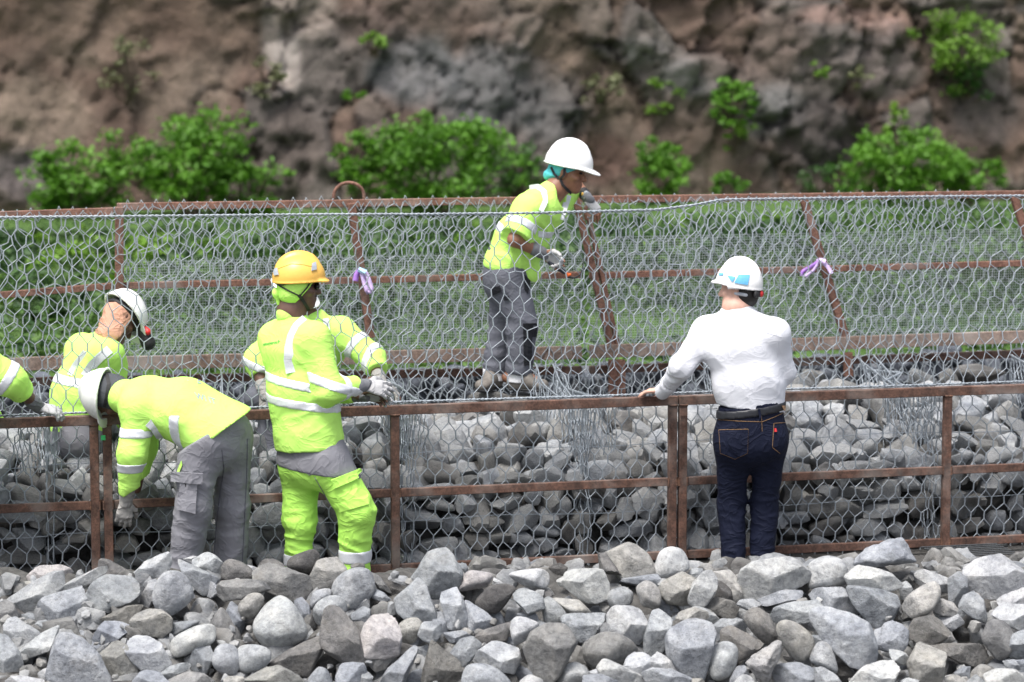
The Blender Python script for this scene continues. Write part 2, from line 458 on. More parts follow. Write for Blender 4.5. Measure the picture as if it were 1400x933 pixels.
# ------------------------------------------------------------------ cliff
CLY = 27.0
def cliff_pt(px, py): return on_y(px, py, CLY)
def cells(P2, seed, sc):
    """jittered cells: (distance to border, cell id hash)"""
    Q = P2 * sc; I = np.floor(Q)
    best = np.full(len(Q), 9.0); sec = np.full(len(Q), 9.0); hid = np.zeros(len(Q)); tx = np.zeros(len(Q))
    for a in (-1, 0, 1):
        for b in (-1, 0, 1):
            C = I + (a, b); z = np.zeros(len(Q))
            jx = _hash(C[:, 0], C[:, 1], z, seed) * 0.45 + 0.5; jy = _hash(C[:, 0], C[:, 1], z, seed + 9) * 0.45 + 0.5
            d = np.hypot(C[:, 0] + jx - Q[:, 0], C[:, 1] + jy - Q[:, 1])
            h = _hash(C[:, 0], C[:, 1], z, seed + 21)
            nb = d < best
            tx = np.where(nb, (Q[:, 0] - C[:, 0] - jx) * _hash(C[:, 0], C[:, 1], z, seed + 33) + (Q[:, 1] - C[:, 1] - jy) * _hash(C[:, 0], C[:, 1], z, seed + 43), tx)
            sec = np.where(nb, best, np.minimum(sec, d)); hid = np.where(nb, h, hid); best = np.where(nb, d, best)
    return sec - best, hid, tx
def build_cliff():
    xs = axis(-40, 70, -2.5, 24, 0.07, 0.9); zs = np.concatenate([np.arange(-0.8, 6.2, 0.07), np.arange(6.2, 16, 0.5)])
    X, Z = np.meshgrid(xs, zs, indexing="ij"); n, m = X.shape
    P2 = np.stack([X.ravel(), Z.ravel()], 1)
    P3 = np.stack([P2[:, 0], np.zeros(len(P2)), P2[:, 1]], 1)
    warp = np.stack([vnoise(P3 * 1.3, 31), vnoise(P3 * 1.3, 41)], 1)
    e1, h1, t1 = cells((P2 + warp * 0.22) * (1, 0.85), 11, 0.75)
    e2, h2, t2 = cells((P2 + warp * 0.16) * (1, 0.7), 77, 1.9)
    rocky = sm(-0.15, 0.25, fbm(P3 * 0.32, 3, 51) + 0.25 * sm(2.6, 1.0, P2[:, 1]))     # where the fractured basalt shows; the rest is earthy
    d = 0.40 * fbm(P3 * 0.35, 3, 61) + 0.09 * fbm(P3 * 2.2, 4, 71)
    e3, h3, t3 = cells((P2 + warp * 0.10) * (1, 0.8), 133, 4.3)
    d += rocky * (0.08 * h1 - 0.10 * (1 - sm(0.0, 0.05, e1)) + 0.09 * h2 - 0.07 * (1 - sm(0, 0.05, e2)) + 0.045 * h3 + 0.18 * t1 + 0.10 * t2 + 0.06 * t3)
    d += (0.4 + 0.6 * (1 - rocky)) * (0.04 * h3 + 0.10 * t2 + 0.06 * t3) * sm(-0.3, 0.2, fbm(P3 * 1.1, 2, 87))
    d += 0.05 * fbm(P3 * 5, 4, 81)
    Y = CLY - d + 0.10 * P2[:, 1]
    V = np.stack([P2[:, 0], Y, P2[:, 1]], 1)
    i = np.arange(n * m).reshape(n, m)
    Fc = np.stack([i[:-1, :-1], i[1:, :-1], i[1:, 1:], i[:-1, 1:]], -1).reshape(-1, 4)
    me = mesh_np("cliff", V, Fc)
    # rock colours: soil brown, grey basalt, pale run-off stain, reddish ledge; at the places where the real face has them
    brown = np.array([0.125, 0.083, 0.063]); grey = np.array([0.135, 0.13, 0.125]); tan = np.array([0.17, 0.128, 0.098])
    c = brown[None] * np.ones((len(V), 1))
    t = sm(-0.2, 0.35, fbm(P3 * 0.7, 4, 91))[:, None]; c = c * (1 - t) + tan * t
    t = (rocky * sm(-0.35, 0.3, h1 + 0.5 * h2))[:, None] * 0.6; c = c * (1 - t) + grey * t
    spots = [(570, 95, 70, 55, (0.15, 0.155, 0.16), .8), (680, 120, 90, 60, (0.14, 0.142, 0.145), .75), (760, 150, 60, 50, (0.12, 0.12, 0.12), .6),
             (392, 35, 26, 95, (0.50, 0.44, 0.40), .95), (430, 10, 45, 45, (0.36, 0.30, 0.26), .8), (60, 160, 70, 60, (0.22, 0.17, 0.13), .8),
             (1150, 20, 60, 14, (0.30, 0.20, 0.17), .8), (1220, 35, 60, 14, (0.33, 0.21, 0.17), .8), (1220, 90, 60, 60, (0.20, 0.175, 0.17), .6),
             (950, 105, 50, 30, (0.24, 0.23, 0.225), .7), (880, 70, 50, 20, (0.24, 0.225, 0.215), .6), (1060, 155, 50, 40, (0.20, 0.20, 0.20), .7), (1120, 185, 80, 60, (0.07, 0.06, 0.056), .8),
             (1360, 150, 60, 50, (0.085, 0.075, 0.07), .7), (830, 220, 50, 40, (0.17, 0.10, 0.08), .8), (40, 240, 60, 40, (0.13, 0.115, 0.12), .7),
             (330, 220, 40, 60, (0.09, 0.08, 0.075), .5), (400, 200, 50, 60, (0.09, 0.07, 0.06), .7), (200, 20, 220, 60, (0.125, 0.083, 0.06), .5), (1020, 60, 90, 60, (0.15, 0.105, 0.085), .6), (540, 20, 90, 40, (0.13, 0.09, 0.075), .6)]
    for (px, py, rx, ry, col, s) in spots:
        q = cliff_pt(px, py); k = FPX / 42.0
        r2 = ((V[:, 0] - q[0]) / (rx / k)) ** 2 + ((V[:, 2] - q[2]) / (ry / k)) ** 2
        w = (s * sm(1.5, 0.35, r2 + 0.5 * fbm(P3 * 2.5, 3, 5)))[:, None]
        c = c * (1 - w) + np.array(col) * w
    c *= 0.82 * (1 + 0.34 * fbm(P3 * 2.3, 5, 13))[:, None]
    c *= ((1 - 0.6 * rocky * (1 - sm(0, 0.07, e1))) * (1 - 0.4 * rocky * (1 - sm(0, 0.07, e2))))[:, None]                    # darker along the joints between the blocks
    a = me.color_attributes.new("rock_colour", 'FLOAT_COLOR', 'POINT')
    a.data.foreach_set("color", np.concatenate([np.clip(c, 0.01, 1), np.ones((len(c), 1))], 1).astype(np.float32).ravel())
    mt, nt, b = new_mat("basalt_cliff")
    at = nt.nodes.new("ShaderNodeAttribute"); at.attribute_name = "rock_colour"
    v = coords(nt); f = noise(nt, v, 6, 6, 0.7)
    nt.links.new(mixc(nt, at.outputs["Color"], ramp(nt, f, [(0.25, 0.6), (0.75, 1.4)]), 1.0, 'MULTIPLY'), b.inputs["Base Color"])
    b.inputs["Roughness"].default_value = 0.95; bump(nt, f, 0.8, 0.10, b)
    tag(link("cliff", me, mt), kind="structure")
    return P2, Y, (n, m), xs, zs
_P2, _YC, _shape, _xs, _zs = build_cliff()
_YG = _YC.reshape(_shape)
def cliff_y(x, z):
    return float(_YG[np.clip(np.searchsorted(_xs, x), 0, _shape[0] - 1), np.clip(np.searchsorted(_zs, z), 0, _shape[1] - 1)])

# ------------------------------------------------------------------ leaves, shrubs, ground cover
def leaf_arrays(C, size, up=0.5, R=rng):
    """one folded pointed leaf (two quads... four corners) at each centre"""
    n = len(C); s = np.broadcast_to(size, (n,))[:, None]
    nv = R.normal(size=(n, 3)); nv[:, 2] = np.abs(nv[:, 2]) + up; nv /= np.linalg.norm(nv, axis=1, keepdims=True)
    a = R.normal(size=(n, 3)); a -= nv * (a * nv).sum(1, keepdims=True); a /= np.linalg.norm(a, axis=1, keepdims=True)
    b = np.cross(nv, a)
    V = np.stack([C - a * s, C + b * s * 0.5 + nv * s * 0.12, C + a * s, C - b * s * 0.5 + nv * s * 0.12], 1).reshape(-1, 3)
    i = np.arange(n)[:, None] * 4
    return V, np.concatenate([i, i + 1, i + 2, i + 3], 1)
def clump_points(c, r, nclump, per, R=rng, shell=True):
    """leaf positions: a crown of leaf clumps with gaps between them"""
    d = R.normal(size=(nclump, 3)); d /= np.linalg.norm(d, axis=1, keepdims=True)
    rad = R.uniform(0.35, 1.0, (nclump, 1)) ** 0.6
    cc = c + d * rad * r * (1 + 0.18 * R.normal(size=(nclump, 1)))
    cr = R.uniform(0.10, 0.22, (nclump, 1)) * np.mean(r)
    pts = cc[:, None] + R.normal(size=(nclump, per, 3)) * cr[:, None] * 0.75 * np.array([1.15, 1.0, 0.7])
    return pts.reshape(-1, 3), cc
def shrub(px, py, rx, ry, mat, label, n=30, per=36, leaf=0.05, group=None, Y=None, name="shrub", root=None):
    """shrub whose crown stands around the given place; its stems run down to root height"""
    Yc = Y if Y is not None else CLY - 0.9
    c = on_y(px, py, Yc); k = FPX / float((c - CAM) @ FW)
    if Y is None:
        yy = cliff_y(c[0], c[2]); c = on_y(px, py, yy - 0.35)
    r = np.array([rx / k, min(rx, ry) / k * 0.8, ry / k])
    base = c.copy(); base[2] = c[2] - r[2] * 1.0 if root is None else root
    base[1] += 0.2 if Y is None else 0
    t = empty(name, base, label, "shrub", group)
    R = np.random.default_rng(int(px * 7 + py))
    pts, cc = clump_points(c, r, n, per, R)
    V, Fc = leaf_arrays(pts, R.uniform(0.7, 1.3, len(pts)) * leaf, 0.5, R)
    link("foliage", mesh_np("foliage", V, Fc, False), mat, t)
    g = Geo()
    for q in cc[:: max(1, n // 14)]:
        m = (base + q) / 2 + R.normal(size=3) * 0.08 * r.mean()
        P = [base + R.normal(size=3) * 0.04, m * 0.5 + base * 0.5, m, q]
        g.path(P, [0.028, 0.02, 0.014, 0.006], 5)
    g.build("stem", M_BARK, t, True)
    return t
SH = "shrubs along the foot of the cliff"
z0 = 0.05
shrub(262, 222, 78, 66, M_LEAF, "big bright green bush at the cliff foot, left of the wire hoop", 105, 44, 0.052, SH, CLY - 2.0, root=z0)
shrub(330, 262, 60, 40, M_LEAF, "low bright green bush just right of the big left bush", 40, 40, 0.05, SH, CLY - 2.0, root=z0)
shrub(105, 246, 76, 46, M_LEAF, "low green bush at the cliff foot above the left fence panel", 80, 46, 0.05, SH, CLY - 1.8, root=z0)
shrub(600, 222, 105, 66, M_LEAF, "wide green bush at the cliff foot behind the standing worker's back", 120, 46, 0.052, SH, CLY - 2.0, root=z0)
shrub(492, 222, 40, 46, M_LEAF, "smaller green bush above the wire hoop", 34, 40, 0.048, SH, CLY - 1.8, root=z0)
shrub(708, 232, 40, 36, M_LEAF_D, "dull green bush next to the worker's white helmet", 24, 30, 0.045, SH, root=z0)
shrub(905, 238, 38, 46, M_LEAF, "upright green bush at the cliff foot right of the leaning worker", 46, 42, 0.048, SH, CLY - 1.2, root=z0)
shrub(992, 254, 26, 18, M_LEAF, "small round bush at the cliff foot above the white shirted man", 16, 34, 0.045, SH, CLY - 1.4, root=z0)
shrub(1238, 232, 84, 50, M_LEAF, "wide bright bush at the cliff foot near the right end of the fence", 90, 44, 0.052, SH, CLY - 1.8, root=z0)
shrub(1226, 168, 16, 30, M_LEAF_Y, "thin upright leafy stem rising from the wide right bush", 14, 28, 0.045, SH, CLY - 1.3)
shrub(1325, 245, 50, 34, M_LEAF, "bright bush at the cliff foot above the right fence corner", 40, 40, 0.05, SH, CLY - 1.8, root=z0)
shrub(1130, 245, 46, 28, M_LEAF_D, "dark sparse bush in the shaded hollow of the cliff foot", 18, 26, 0.045, SH, CLY - 0.9, root=z0)
CP = "plants rooted in the cliff face"
shrub(1312, 58, 62, 52, M_LEAF_Y, "large pale green bush hanging high on the right of the cliff", 48, 40, 0.046, CP)
shrub(1330, 110, 48, 34, M_LEAF_D, "dark green underside growth below the high right bush", 18, 30, 0.045, CP)
shrub(1002, 138, 30, 34, M_LEAF, "bright green plant halfway up the cliff above the white shirted man", 26, 40, 0.042, CP)
shrub(1008, 182, 26, 24, M_LEAF_Y, "yellow green plant just under the bright mid cliff plant", 12, 34, 0.04, CP)
shrub(904, 134, 26, 28, M_LEAF_Y, "loose yellow green plant on the cliff above the upright bush", 16, 30, 0.042, CP)
shrub(826, 120, 30, 28, M_LEAF_G, "faint grey green plant on the cliff right of the white helmet", 14, 24, 0.042, CP)
shrub(366, 108, 26, 34, M_LEAF_G, "sparse light plant on the cliff below the pale streak", 15, 24, 0.042, CP)
shrub(182, 95, 40, 52, M_LEAF_G, "dry twiggy plant high on the left of the cliff", 14, 20, 0.04, CP)
shrub(515, 56, 20, 20, M_LEAF_Y, "small yellow green tuft high on the cliff left of centre", 9, 26, 0.04, CP)
shrub(482, 130, 18, 11, M_LEAF, "flat little green tuft on the cliff above the hoop", 8, 30, 0.04, CP)
shrub(1122, 92, 22, 12, M_LEAF_Y, "tiny sparse plant on the upper cliff right of centre", 7, 20, 0.04, CP)
shrub(1175, 105, 20, 18, M_LEAF_G, "grey green sprig on the upper cliff beside the tiny plant", 7, 18, 0.04, CP)

def ground_cover():
    """low weeds and scrub on the bank behind the cages"""
    R = np.random.default_rng(91)
    def patch(nclump, per, zlo, zhi, size, ylo, yhi, name, mat, thr, seed):
        yy = ylo + (yhi - ylo) * R.uniform(0, 1, nclump) ** 1.3
        dist = yy + 15.2
        az = PSI + R.uniform(-0.24, 0.24, nclump)
        xx = CAM[0] + dist * np.tan(az)
        P = np.stack([xx, yy, np.zeros(nclump)], 1)
        keep = fbm(P * 0.45, 3, seed) > thr
        P = P[keep]; P[:, 2] = ground_z(P[:, 0], P[:, 1])
        n = len(P); rr = R.uniform(0.10, 0.28, (n, 1)); hh = R.uniform(zlo, zhi, (n, 1)) * (0.7 + 0.6 * (fbm(P * 0.7, 2, 8)[:, None] + 0.5))
        q = R.normal(size=(n, per, 3)) * rr[:, None] * np.array([1, 1, 0]) + P[:, None]
        q[..., 2] += hh * R.uniform(0.15, 1, (n, per))
        pts = q.reshape(-1, 3)
        V, Fc = leaf_arrays(pts, R.uniform(0.6, 1.3, len(pts)) * size, 0.9, R)
        tag(link(name, mesh_np(name, V, Fc, False), mat), kind="stuff")
    patch(1500, 22, 0.05, 0.22, 0.04, 4.3, 20, "weeds", M_GRASS, -0.15, 9)
    patch(1500, 22, 0.06, 0.22, 0.045, 5.0, 25, "undergrowth", M_SCRUB_D, -0.25, 6)
    def scrub(n, name, mat, seed, lo, hi, leaf):
        """knee to waist high scrub in separate tussocks"""
        yy = R.uniform(7, 25, n); dist = yy + 15.2; xx = CAM[0] + dist * np.tan(PSI + R.uniform(-0.24, 0.24, n)); pts = []
        for x, y in zip(xx, yy):
            gz = float(ground_z(np.array([x]), np.array([y]))[0]); h = min(R.uniform(lo, hi), HCAM - 0.078 * (y + 15.4) - gz)
            if h < 0.15: continue
            r = h * R.uniform(0.6, 1.0); q, _ = clump_points(np.array([x, y, gz + h * 0.45]), np.array([r, r, h * 0.5]), int(10 + 14 * h), 26, R); pts.append(q)
        pts = np.concatenate(pts); V, Fc = leaf_arrays(pts, R.uniform(0.7, 1.3, len(pts)) * leaf, 0.7, R)
        tag(link(name, mesh_np(name, V, Fc, False), mat), kind="stuff")
    scrub(85, "undergrowth", M_SCRUB, 1, 0.35, 0.95, 0.048)
    scrub(110, "undergrowth", M_SCRUB_D, 2, 0.35, 1.0, 0.048)
    scrub(45, "undergrowth", M_LEAF_Y, 3, 0.25, 0.6, 0.042)
ground_cover()

# ------------------------------------------------------------------ gabion cages: woven wire
HP = 0.0405           # length of a twist; a row is 0.084 high, a cell 0.08 wide
def hexnet(u0, u1, v0, v1, fmap, rw=0.0030, rt=0.0046, D=0.08, ROW=0.084, jit=0.004, seed=0, n=4):
    R = np.random.default_rng(seed)
    nr = int(round((v1 - v0) / ROW)); nc = int(round((u1 - u0) / D))
    Bp, Tp = {}, {}
    for k in range(nr + 1):
        for i in range(nc + 1):
            u = u0 + (i + 0.5 * (k % 2)) * D
            if u > u1 + 1e-6: continue
            j = R.normal(size=2) * jit
            Bp[k, i] = (u + j[0], min(v0 + k * ROW + j[1], v1)); Tp[k, i] = (u + j[0] + R.normal() * jit * 0.5, min(v0 + k * ROW + HP + j[1], v1))
    A, B, r = [], [], []
    for (k, i), b in Bp.items():
        t = Tp[k, i]
        if t[1] - b[1] > 0.004: A.append(b); B.append(t); r.append(rt)
        for di in ((-1, 0) if k % 2 == 0 else (0, 1)):
            q = Bp.get((k + 1, i + di))
            if q is not None: A.append(t); B.append(q); r.append(rw)
    A, B = np.array(A), np.array(B)
    return fmap(A), fmap(B), np.array(r)
def wire_part(name, nets, parent, mat, selv=(), n=5):
    g = Geo()
    for (A, B, r) in nets: g.tubes(A, B, r, n)
    for P, r in selv: g.path(P, r, 6)
    return g.build(name, mat, parent, True)
def twisted(P, r=0.0055, pitch=0.05, n=None):
    """two wires laid round each other along the polyline P"""
    P = np.asarray(P, float); L = np.r_[0, np.cumsum(np.linalg.norm(np.diff(P, axis=0), axis=1))]
    m = max(int(L[-1] / 0.018), 3); s = np.linspace(0, L[-1], m)
    Q = np.stack([np.interp(s, L, P[:, k]) for k in range(3)], 1)
    ph = s / pitch * 2 * np.pi
    off = np.stack([0 * ph, np.cos(ph), np.sin(ph)], 1) * r * 0.8
    return [(Q + off, r * 0.75), (Q - off, r * 0.75)]

def front_warp(P2, seed, a=0.018):
    P = np.stack([P2[:, 0] * 2.2, P2[:, 1] * 2.2, np.full(len(P2), seed * 3.7)], 1)
    return vnoise(P, seed) * a, vnoise(P * 0.8 + 9, seed + 3) * a * 1.3
LIDTOP = [(-260, 299), (0, 297), (250, 295), (500, 293), (690, 292), (740, 291), (815, 289), (900, 287), (950, 281), (990, 273), (1200, 270), (1400, 268), (1700, 266)]
def lid_top(x):
    xs, zs = [], []
    for px, py in LIDTOP:
        p = on_y(px, py, 0.22); xs.append(p[0]); zs.append(p[2])
    return np.interp(x, xs, zs)
def f_front(seed):
    def f(P2):
        dx, dy = front_warp(P2, seed, 0.010)
        return np.stack([P2[:, 0] + dx, 0.035 + dy * 0.8, P2[:, 1]], 1)
    return f
def f_lid(seed):
    def f(P2):
        dx, dy = front_warp(P2, seed, 0.036)
        t = np.clip((P2[:, 1] - 0.95) / 1.08, 0, 1.05)
        top = lid_top(P2[:, 0])
        z = 0.95 + t * (top - 0.95)
        return np.stack([P2[:, 0] + dx * np.minimum(1, 4 * t), 0.045 + 0.17 * t + dy, z], 1)
    return f
# rear frames stand on this line
YR = 2.1
def rear_top(x):
    xs, zs = [], []
    for px, py in ((0, 293), (160, 289), (165, 281), (700, 274), (1400, 266)):
        p = on_y(px, py, YR); xs.append(p[0]); zs.append(p[2])
    return np.interp(x, xs, zs)
def f_back(seed):
    def f(P2):
        dx, dy = front_warp(P2, seed, 0.03)
        t = np.clip((P2[:, 1] - 0.55) / 1.35, 0, 1.0)
        z = 0.55 + t * (rear_top(P2[:, 0]) + 0.012 - 0.55)
        return np.stack([P2[:, 0] + dx, YR - 0.05 + dy * 0.5, z], 1)
    return f
def f_dia(x0, lean, top, depth, seed):
    def f(P2):
        dx, dy = front_warp(P2 * 1.7, seed, 0.03)
        sag = 0.10 * np.sin(np.clip((P2[:, 0] - 0.05) / depth, 0, 1) * np.pi)
        t = P2[:, 1] / top
        return np.stack([x0 + lean * (P2[:, 0]) + dx + 0.02 * t, P2[:, 0], P2[:, 1] - sag * t + dy * 0.4], 1)
    return f
def over_rail(x0, x1):
    """the last row of the netting laced over the rear top rail"""
    R = np.random.default_rng(int(abs(x0) * 100)); P = []
    for i, x in enumerate(np.arange(x0, x1, 0.042)):
        z = float(rear_top(np.array([x]))[0])
        P.append((x + R.normal() * 0.004, YR - 0.028 if i % 2 else YR - 0.004, z + (-0.045 if i % 2 else 0.030) + R.normal() * 0.005))
    return [(np.array(P), 0.0042)]
XD = [X_at(p, 560) for p in (-180, 62, 305, 556, 800, 1047, 1275, 1500)]
GL = ["wire gabion basket at the far left, behind the first rusty frame", "wire gabion basket that the bent worker reaches into",
      "wire gabion basket right of the yellow helmeted worker, under the standing worker", "wire gabion basket at the right, behind the man in jeans"]
GB = [(0, 1), (1, 3), (3, 5), (5, 7)]
gabions = []
for gi, (a, b) in enumerate(GB):
    x0, x1 = XD[a], XD[b]
    t = empty("gabion_basket", ((x0 + x1) / 2, 1.0, 0), GL[gi], "gabion", "row of open wire gabion baskets")
    gabions.append(t)
    wire_part("front_panel", [hexnet(x0, x1, 0.0, 0.95, f_front(3 + gi), seed=10 + gi)], t, M_WIRE,
              twisted([(x0, 0.035, 0.965), ((x0 + x1) / 2, 0.03, 0.962), (x1, 0.035, 0.965)], 0.006))
    sl = f_lid(13 + gi)(np.stack([np.linspace(x0, x1, 40), np.full(40, 0.95 + 1.08)], 1))
    wire_part("lid_panel", [hexnet(x0, x1, 0.96, 2.03, f_lid(13 + gi), 0.0027, 0.0043, seed=20 + gi, jit=0.008)], t, M_WIRE, twisted(sl, 0.0062, 0.06))
    wire_part("back_panel", [hexnet(x0, x1, 0.55, 1.90, f_back(23 + gi), 0.0029, 0.0045, seed=30 + gi, jit=0.010)], t, M_WIRE_FAR, over_rail(x0, x1))
    for q in ([a, b - 1] if b - a > 1 else [a]):
        for (lean, seed) in ((0.02, 1), (0.08, 2)):
            hgt = 0.97
            net = hexnet(0.05, 1.35, 0.0, hgt, f_dia(XD[q] + (0.0 if seed == 1 else 0.03), lean, hgt, 1.3, 40 + q + seed * 7), 0.0027, 0.0042, seed=50 + q + seed, jit=0.007)
            edge = f_dia(XD[q] + (0.0 if seed == 1 else 0.03), lean, hgt, 1.3, 40 + q + seed * 7)(np.stack([np.linspace(0.05, 1.35, 24), np.full(24, hgt)], 1))
            wire_part("diaphragm_panel", [net], t, M_WIRE, twisted(edge, 0.0055, 0.05))
    # bracing wires across the front third
    g = Geo()
    for zz in (0.30, 0.68):
        xs = np.linspace(x0, x1, 14)
        g.path(np.stack([xs, 0.05 + 0 * xs, zz + 0.008 * np.sin(xs * 5 + gi)], 1), 0.0022, 5)
    g.build("bracing_wire", M_WIRE, t, True)

# dropped flaps of the diaphragms: the drooping selvage loops seen above the front rail
def flap(pts, parent, seed):
    """a loose end of netting: pts = selvage polyline (px, py, Y)"""
    P = np.array([on_y(*q) for q in pts]); L = np.r_[0, np.cumsum(np.linalg.norm(np.diff(P, axis=0), axis=1))]
    drop = 0.32
    def f(P2):
        Q = np.stack([np.interp(P2[:, 0], L, P[:, k]) for k in range(3)], 1)
        Q[:, 2] -= (drop - P2[:, 1]); Q[:, 1] += 0.05 * vnoise(np.stack([P2[:, 0] * 5, P2[:, 1] * 5, 0 * P2[:, 0] + seed], 1), seed)
        return Q
    wire_part("loose_flap", [hexnet(0, L[-1], 0, drop, f, 0.0026, 0.004, D=0.065, seed=seed, jit=0.01)], parent, M_WIRE, twisted(P, 0.007, 0.05))
flap([(757, 497, 1.5), (772, 515, 1.3), (778, 533, 1.0), (800, 540, 0.6), (845, 546, 0.12)], gabions[2], 5)
flap([(1176, 492, 1.5), (1186, 506, 1.35), (1232, 510, 1.1), (1208, 522, 0.8), (1215, 530, 0.5), (1275, 532, 0.12)], gabions[3], 6)
flap([(528, 520, 0.9), (548, 530, 0.6), (566, 545, 0.35), (585, 553, 0.12)], gabions[2], 7)
flap([(1382, 486, 1.2), (1400, 496, 0.9), (1440, 520, 0.3)], gabions[3], 8)
flap([(20, 572, 0.1), (55, 566, 0.4), (95, 552, 0.8)], gabions[0], 9)

# fine welded netting on the rear frames
def welded(x0, x1, z0, z1, y, sp, r, amp, seed):
    g = Geo()
    xs = np.arange(x0, x1, sp); zs = np.arange(z0, z1, sp)
    def w(X, Z): return y + amp * vnoise(np.stack([X * 1.1, Z * 1.1, 0 * X + seed], 1), seed)
    zz = np.linspace(z0, z1, 6)
    for k in range(5):
        A = np.stack([xs, w(xs, 0 * xs + zz[k]), 0 * xs + zz[k]], 1); B = np.stack([xs, w(xs, 0 * xs + zz[k + 1]), 0 * xs + zz[k + 1]], 1)
        g.tubes(A, B, r, 3)
    xx = np.linspace(x0, x1, 14)
    for k in range(13):
        A = np.stack([0 * zs + xx[k], w(0 * zs + xx[k], zs), zs], 1); B = np.stack([0 * zs + xx[k + 1], w(0 * zs + xx[k + 1], zs), zs], 1)
        g.tubes(A, B, r, 3)
    return g

# ------------------------------------------------------------------ steel formwork frames
def frame_front(name, pxs, label, mid_extra=None):
    """rusty rectangular frame in front of the wire: pxs = pixel x of its posts"""
    t = empty(name, (X_at(pxs[0], 560), -0.03, 0), label, "steel frame", "rusty steel frames along the front of the gabions")
    X = [X_at(p, 560) for p in pxs]
    zt, zm, zb = 0.932, 0.472, 0.052
    w = 0.052
    for x in X:
        g = Geo(); g.bar((x, -0.035, -0.02), (x, -0.035, zt - w / 2 - 0.002), 0.046, 0.040); g.build("post", M_RUST, t)
    g = Geo(); g.bar((X[0] - 0.026, -0.035, zt), (X[-1] + 0.026, -0.035, zt), w, 0.046); g.build("top_rail", M_RUST, t)
    for nm, z, ww in (("mid_rail", zm, 0.046), ("bottom_rail", zb, 0.046)):
        for a, b in zip(X[:-1], X[1:]):
            g = Geo(); g.bar((a + 0.0245, -0.033, z), (b - 0.0245, -0.033, z), ww, 0.030); g.build(nm, M_RUST, t)
    R = np.random.default_rng(int(abs(X[0]) * 50))
    for x in X:                                                          # rough weld seams where rails meet the posts
        for z, sds in ((zt - w / 2, (0,)), (zm, (-1, 1)), (zb, (-1, 1))):
            for sd in sds:
                if sd: pts = [(x + sd * 0.0245, -0.052 + R.normal() * 0.001, z + q) for q in np.linspace(-0.024, 0.024, 6)]
                else: pts = [(x + q, -0.056 + R.normal() * 0.001, z) for q in np.linspace(-0.024, 0.024, 6)]
                g = Geo(); g.path(pts, 0.0055 + 0.002 * R.random(6), 5); g.build("weld_seam", M_WELD, t, True)
    return t, X
fA, XA = frame_front("formwork_frame", (-330, 127), "rusty steel frame at the far left, ending beside the bent worker's glove")
fB, XB = frame_front("formwork_frame", (145, 538, 917), "long rusty steel frame behind the two hi vis workers, up to the white shirted man")
fC, XC = frame_front("formwork_frame", (931, 1292, 1700), "rusty steel frame at the right that the white shirted man leans on")
g = Geo(); g.box(np.array([XA[-1] + 0.026, -0.02, 0.449]), np.array([XA[-1] + 0.055, 0.004, 0.495])); g.build("hook_stub", M_RUST, fA)
g = Geo(); g.box(np.array([XC[0] - 0.020, -0.062, 0.845]), np.array([XC[0] + 0.02, -0.057, 0.885])); g.build("hinge_plate", M_RUST, fC)
p = on_y(141, 599, -0.058)
g = Geo(); g.box(p - (0.012, 0.001, 0.012), p + (0.012, 0.001, 0.014)); tag(g.build("paint_mark", M_GREENPAINT, fB), "bright green paint spot on the post")

def frame_rear(label, px0, px1, py0, py1, posts, mid, beam, low, diag=()):
    """upright rusty frame behind the cages; rails given by their photo height at both ends"""
    a = on_y(px0, py0, YR); b = on_y(px1, py1, YR)
    t = empty("rear_frame", (a[0], YR, 0), label, "steel frame", "rusty steel frames standing behind the gabions")
    def rail(nm, ya, yb, w, mat, yo=0.0, d=0.035):
        A = on_y(px0, ya, YR + yo); B = on_y(px1, yb, YR + yo)
        g = Geo(); g.bar(A, B, w, d); g.build(nm, mat, t)
    rail("top_rail", py0, py1, 0.045, M_RUST_FAR)
    if mid: rail("mid_rail", mid[0], mid[1], 0.040, M_RUST_FAR, 0.03)
    if beam: rail("beam", beam[0], beam[1], 0.082, M_BEAM, -0.02, 0.03)
    if low: rail("low_rail", low[0], low[1], 0.05, M_RUST, 0.04)
    for (xa, ya, xb, yb, w) in posts:
        A = on_y(xa, ya, YR - 0.01); B = on_y(xb, yb, YR - 0.01)
        g = Geo(); g.bar(A, B, w, 0.04); g.build("post", M_RUST_FAR, t)
    return t
rA = frame_rear("low left rear frame with sloping mid rail, behind the crouching worker", -250, 155, 303, 289, [(-120, 300, -120, 505, .05)], (424, 391), (512, 492), (540, 516))
rB = frame_rear("rear frame with the wire hoop on top, behind the two workers", 160, 795, 283, 273,
                [(163, 283, 163, 486, .05), (480, 278, 507, 462, .05), (787, 271, 838, 484, .042), (838, 492, 838, 548, .055)], (391, 376), (497, 482), (520, 506))
rC = frame_rear("right rear frame behind the man in the white shirt", 806, 1650, 273, 262,
                [(803, 289, 847, 484, .027), (1098, 271, 1156, 462, .05), (1386, 268, 1406, 330, .05), (849, 492, 849, 545, .05), (1159, 482, 1160, 515, .055)], (377, 353), (481, 452), (506, 474))
P = []
for a in np.linspace(0, np.pi, 15):
    P.append(on_y(477 - 21 * math.cos(a), 272 - (22 * math.sin(a) ** 0.8 if a not in (0, np.pi) else 0), YR))
g = Geo(); g.path(P, 0.011, 7); g.build("lifting_loop", M_RUST_FAR, rB, True)
g = welded(X_at(172, 400, YR), X_at(800, 400, YR), Z_at(700, 478, YR), Z_at(700, 346, YR), YR + 0.09, 0.0165, 0.0014, 0.03, 3)
g.build("welded_net", M_NET, rB, True)
g = welded(X_at(812, 400, YR), X_at(1500, 400, YR), Z_at(1000, 470, YR), Z_at(1000, 322, YR), YR + 0.09, 0.0165, 0.0014, 0.03, 4)
g.build("welded_net", M_NET, rC, True)
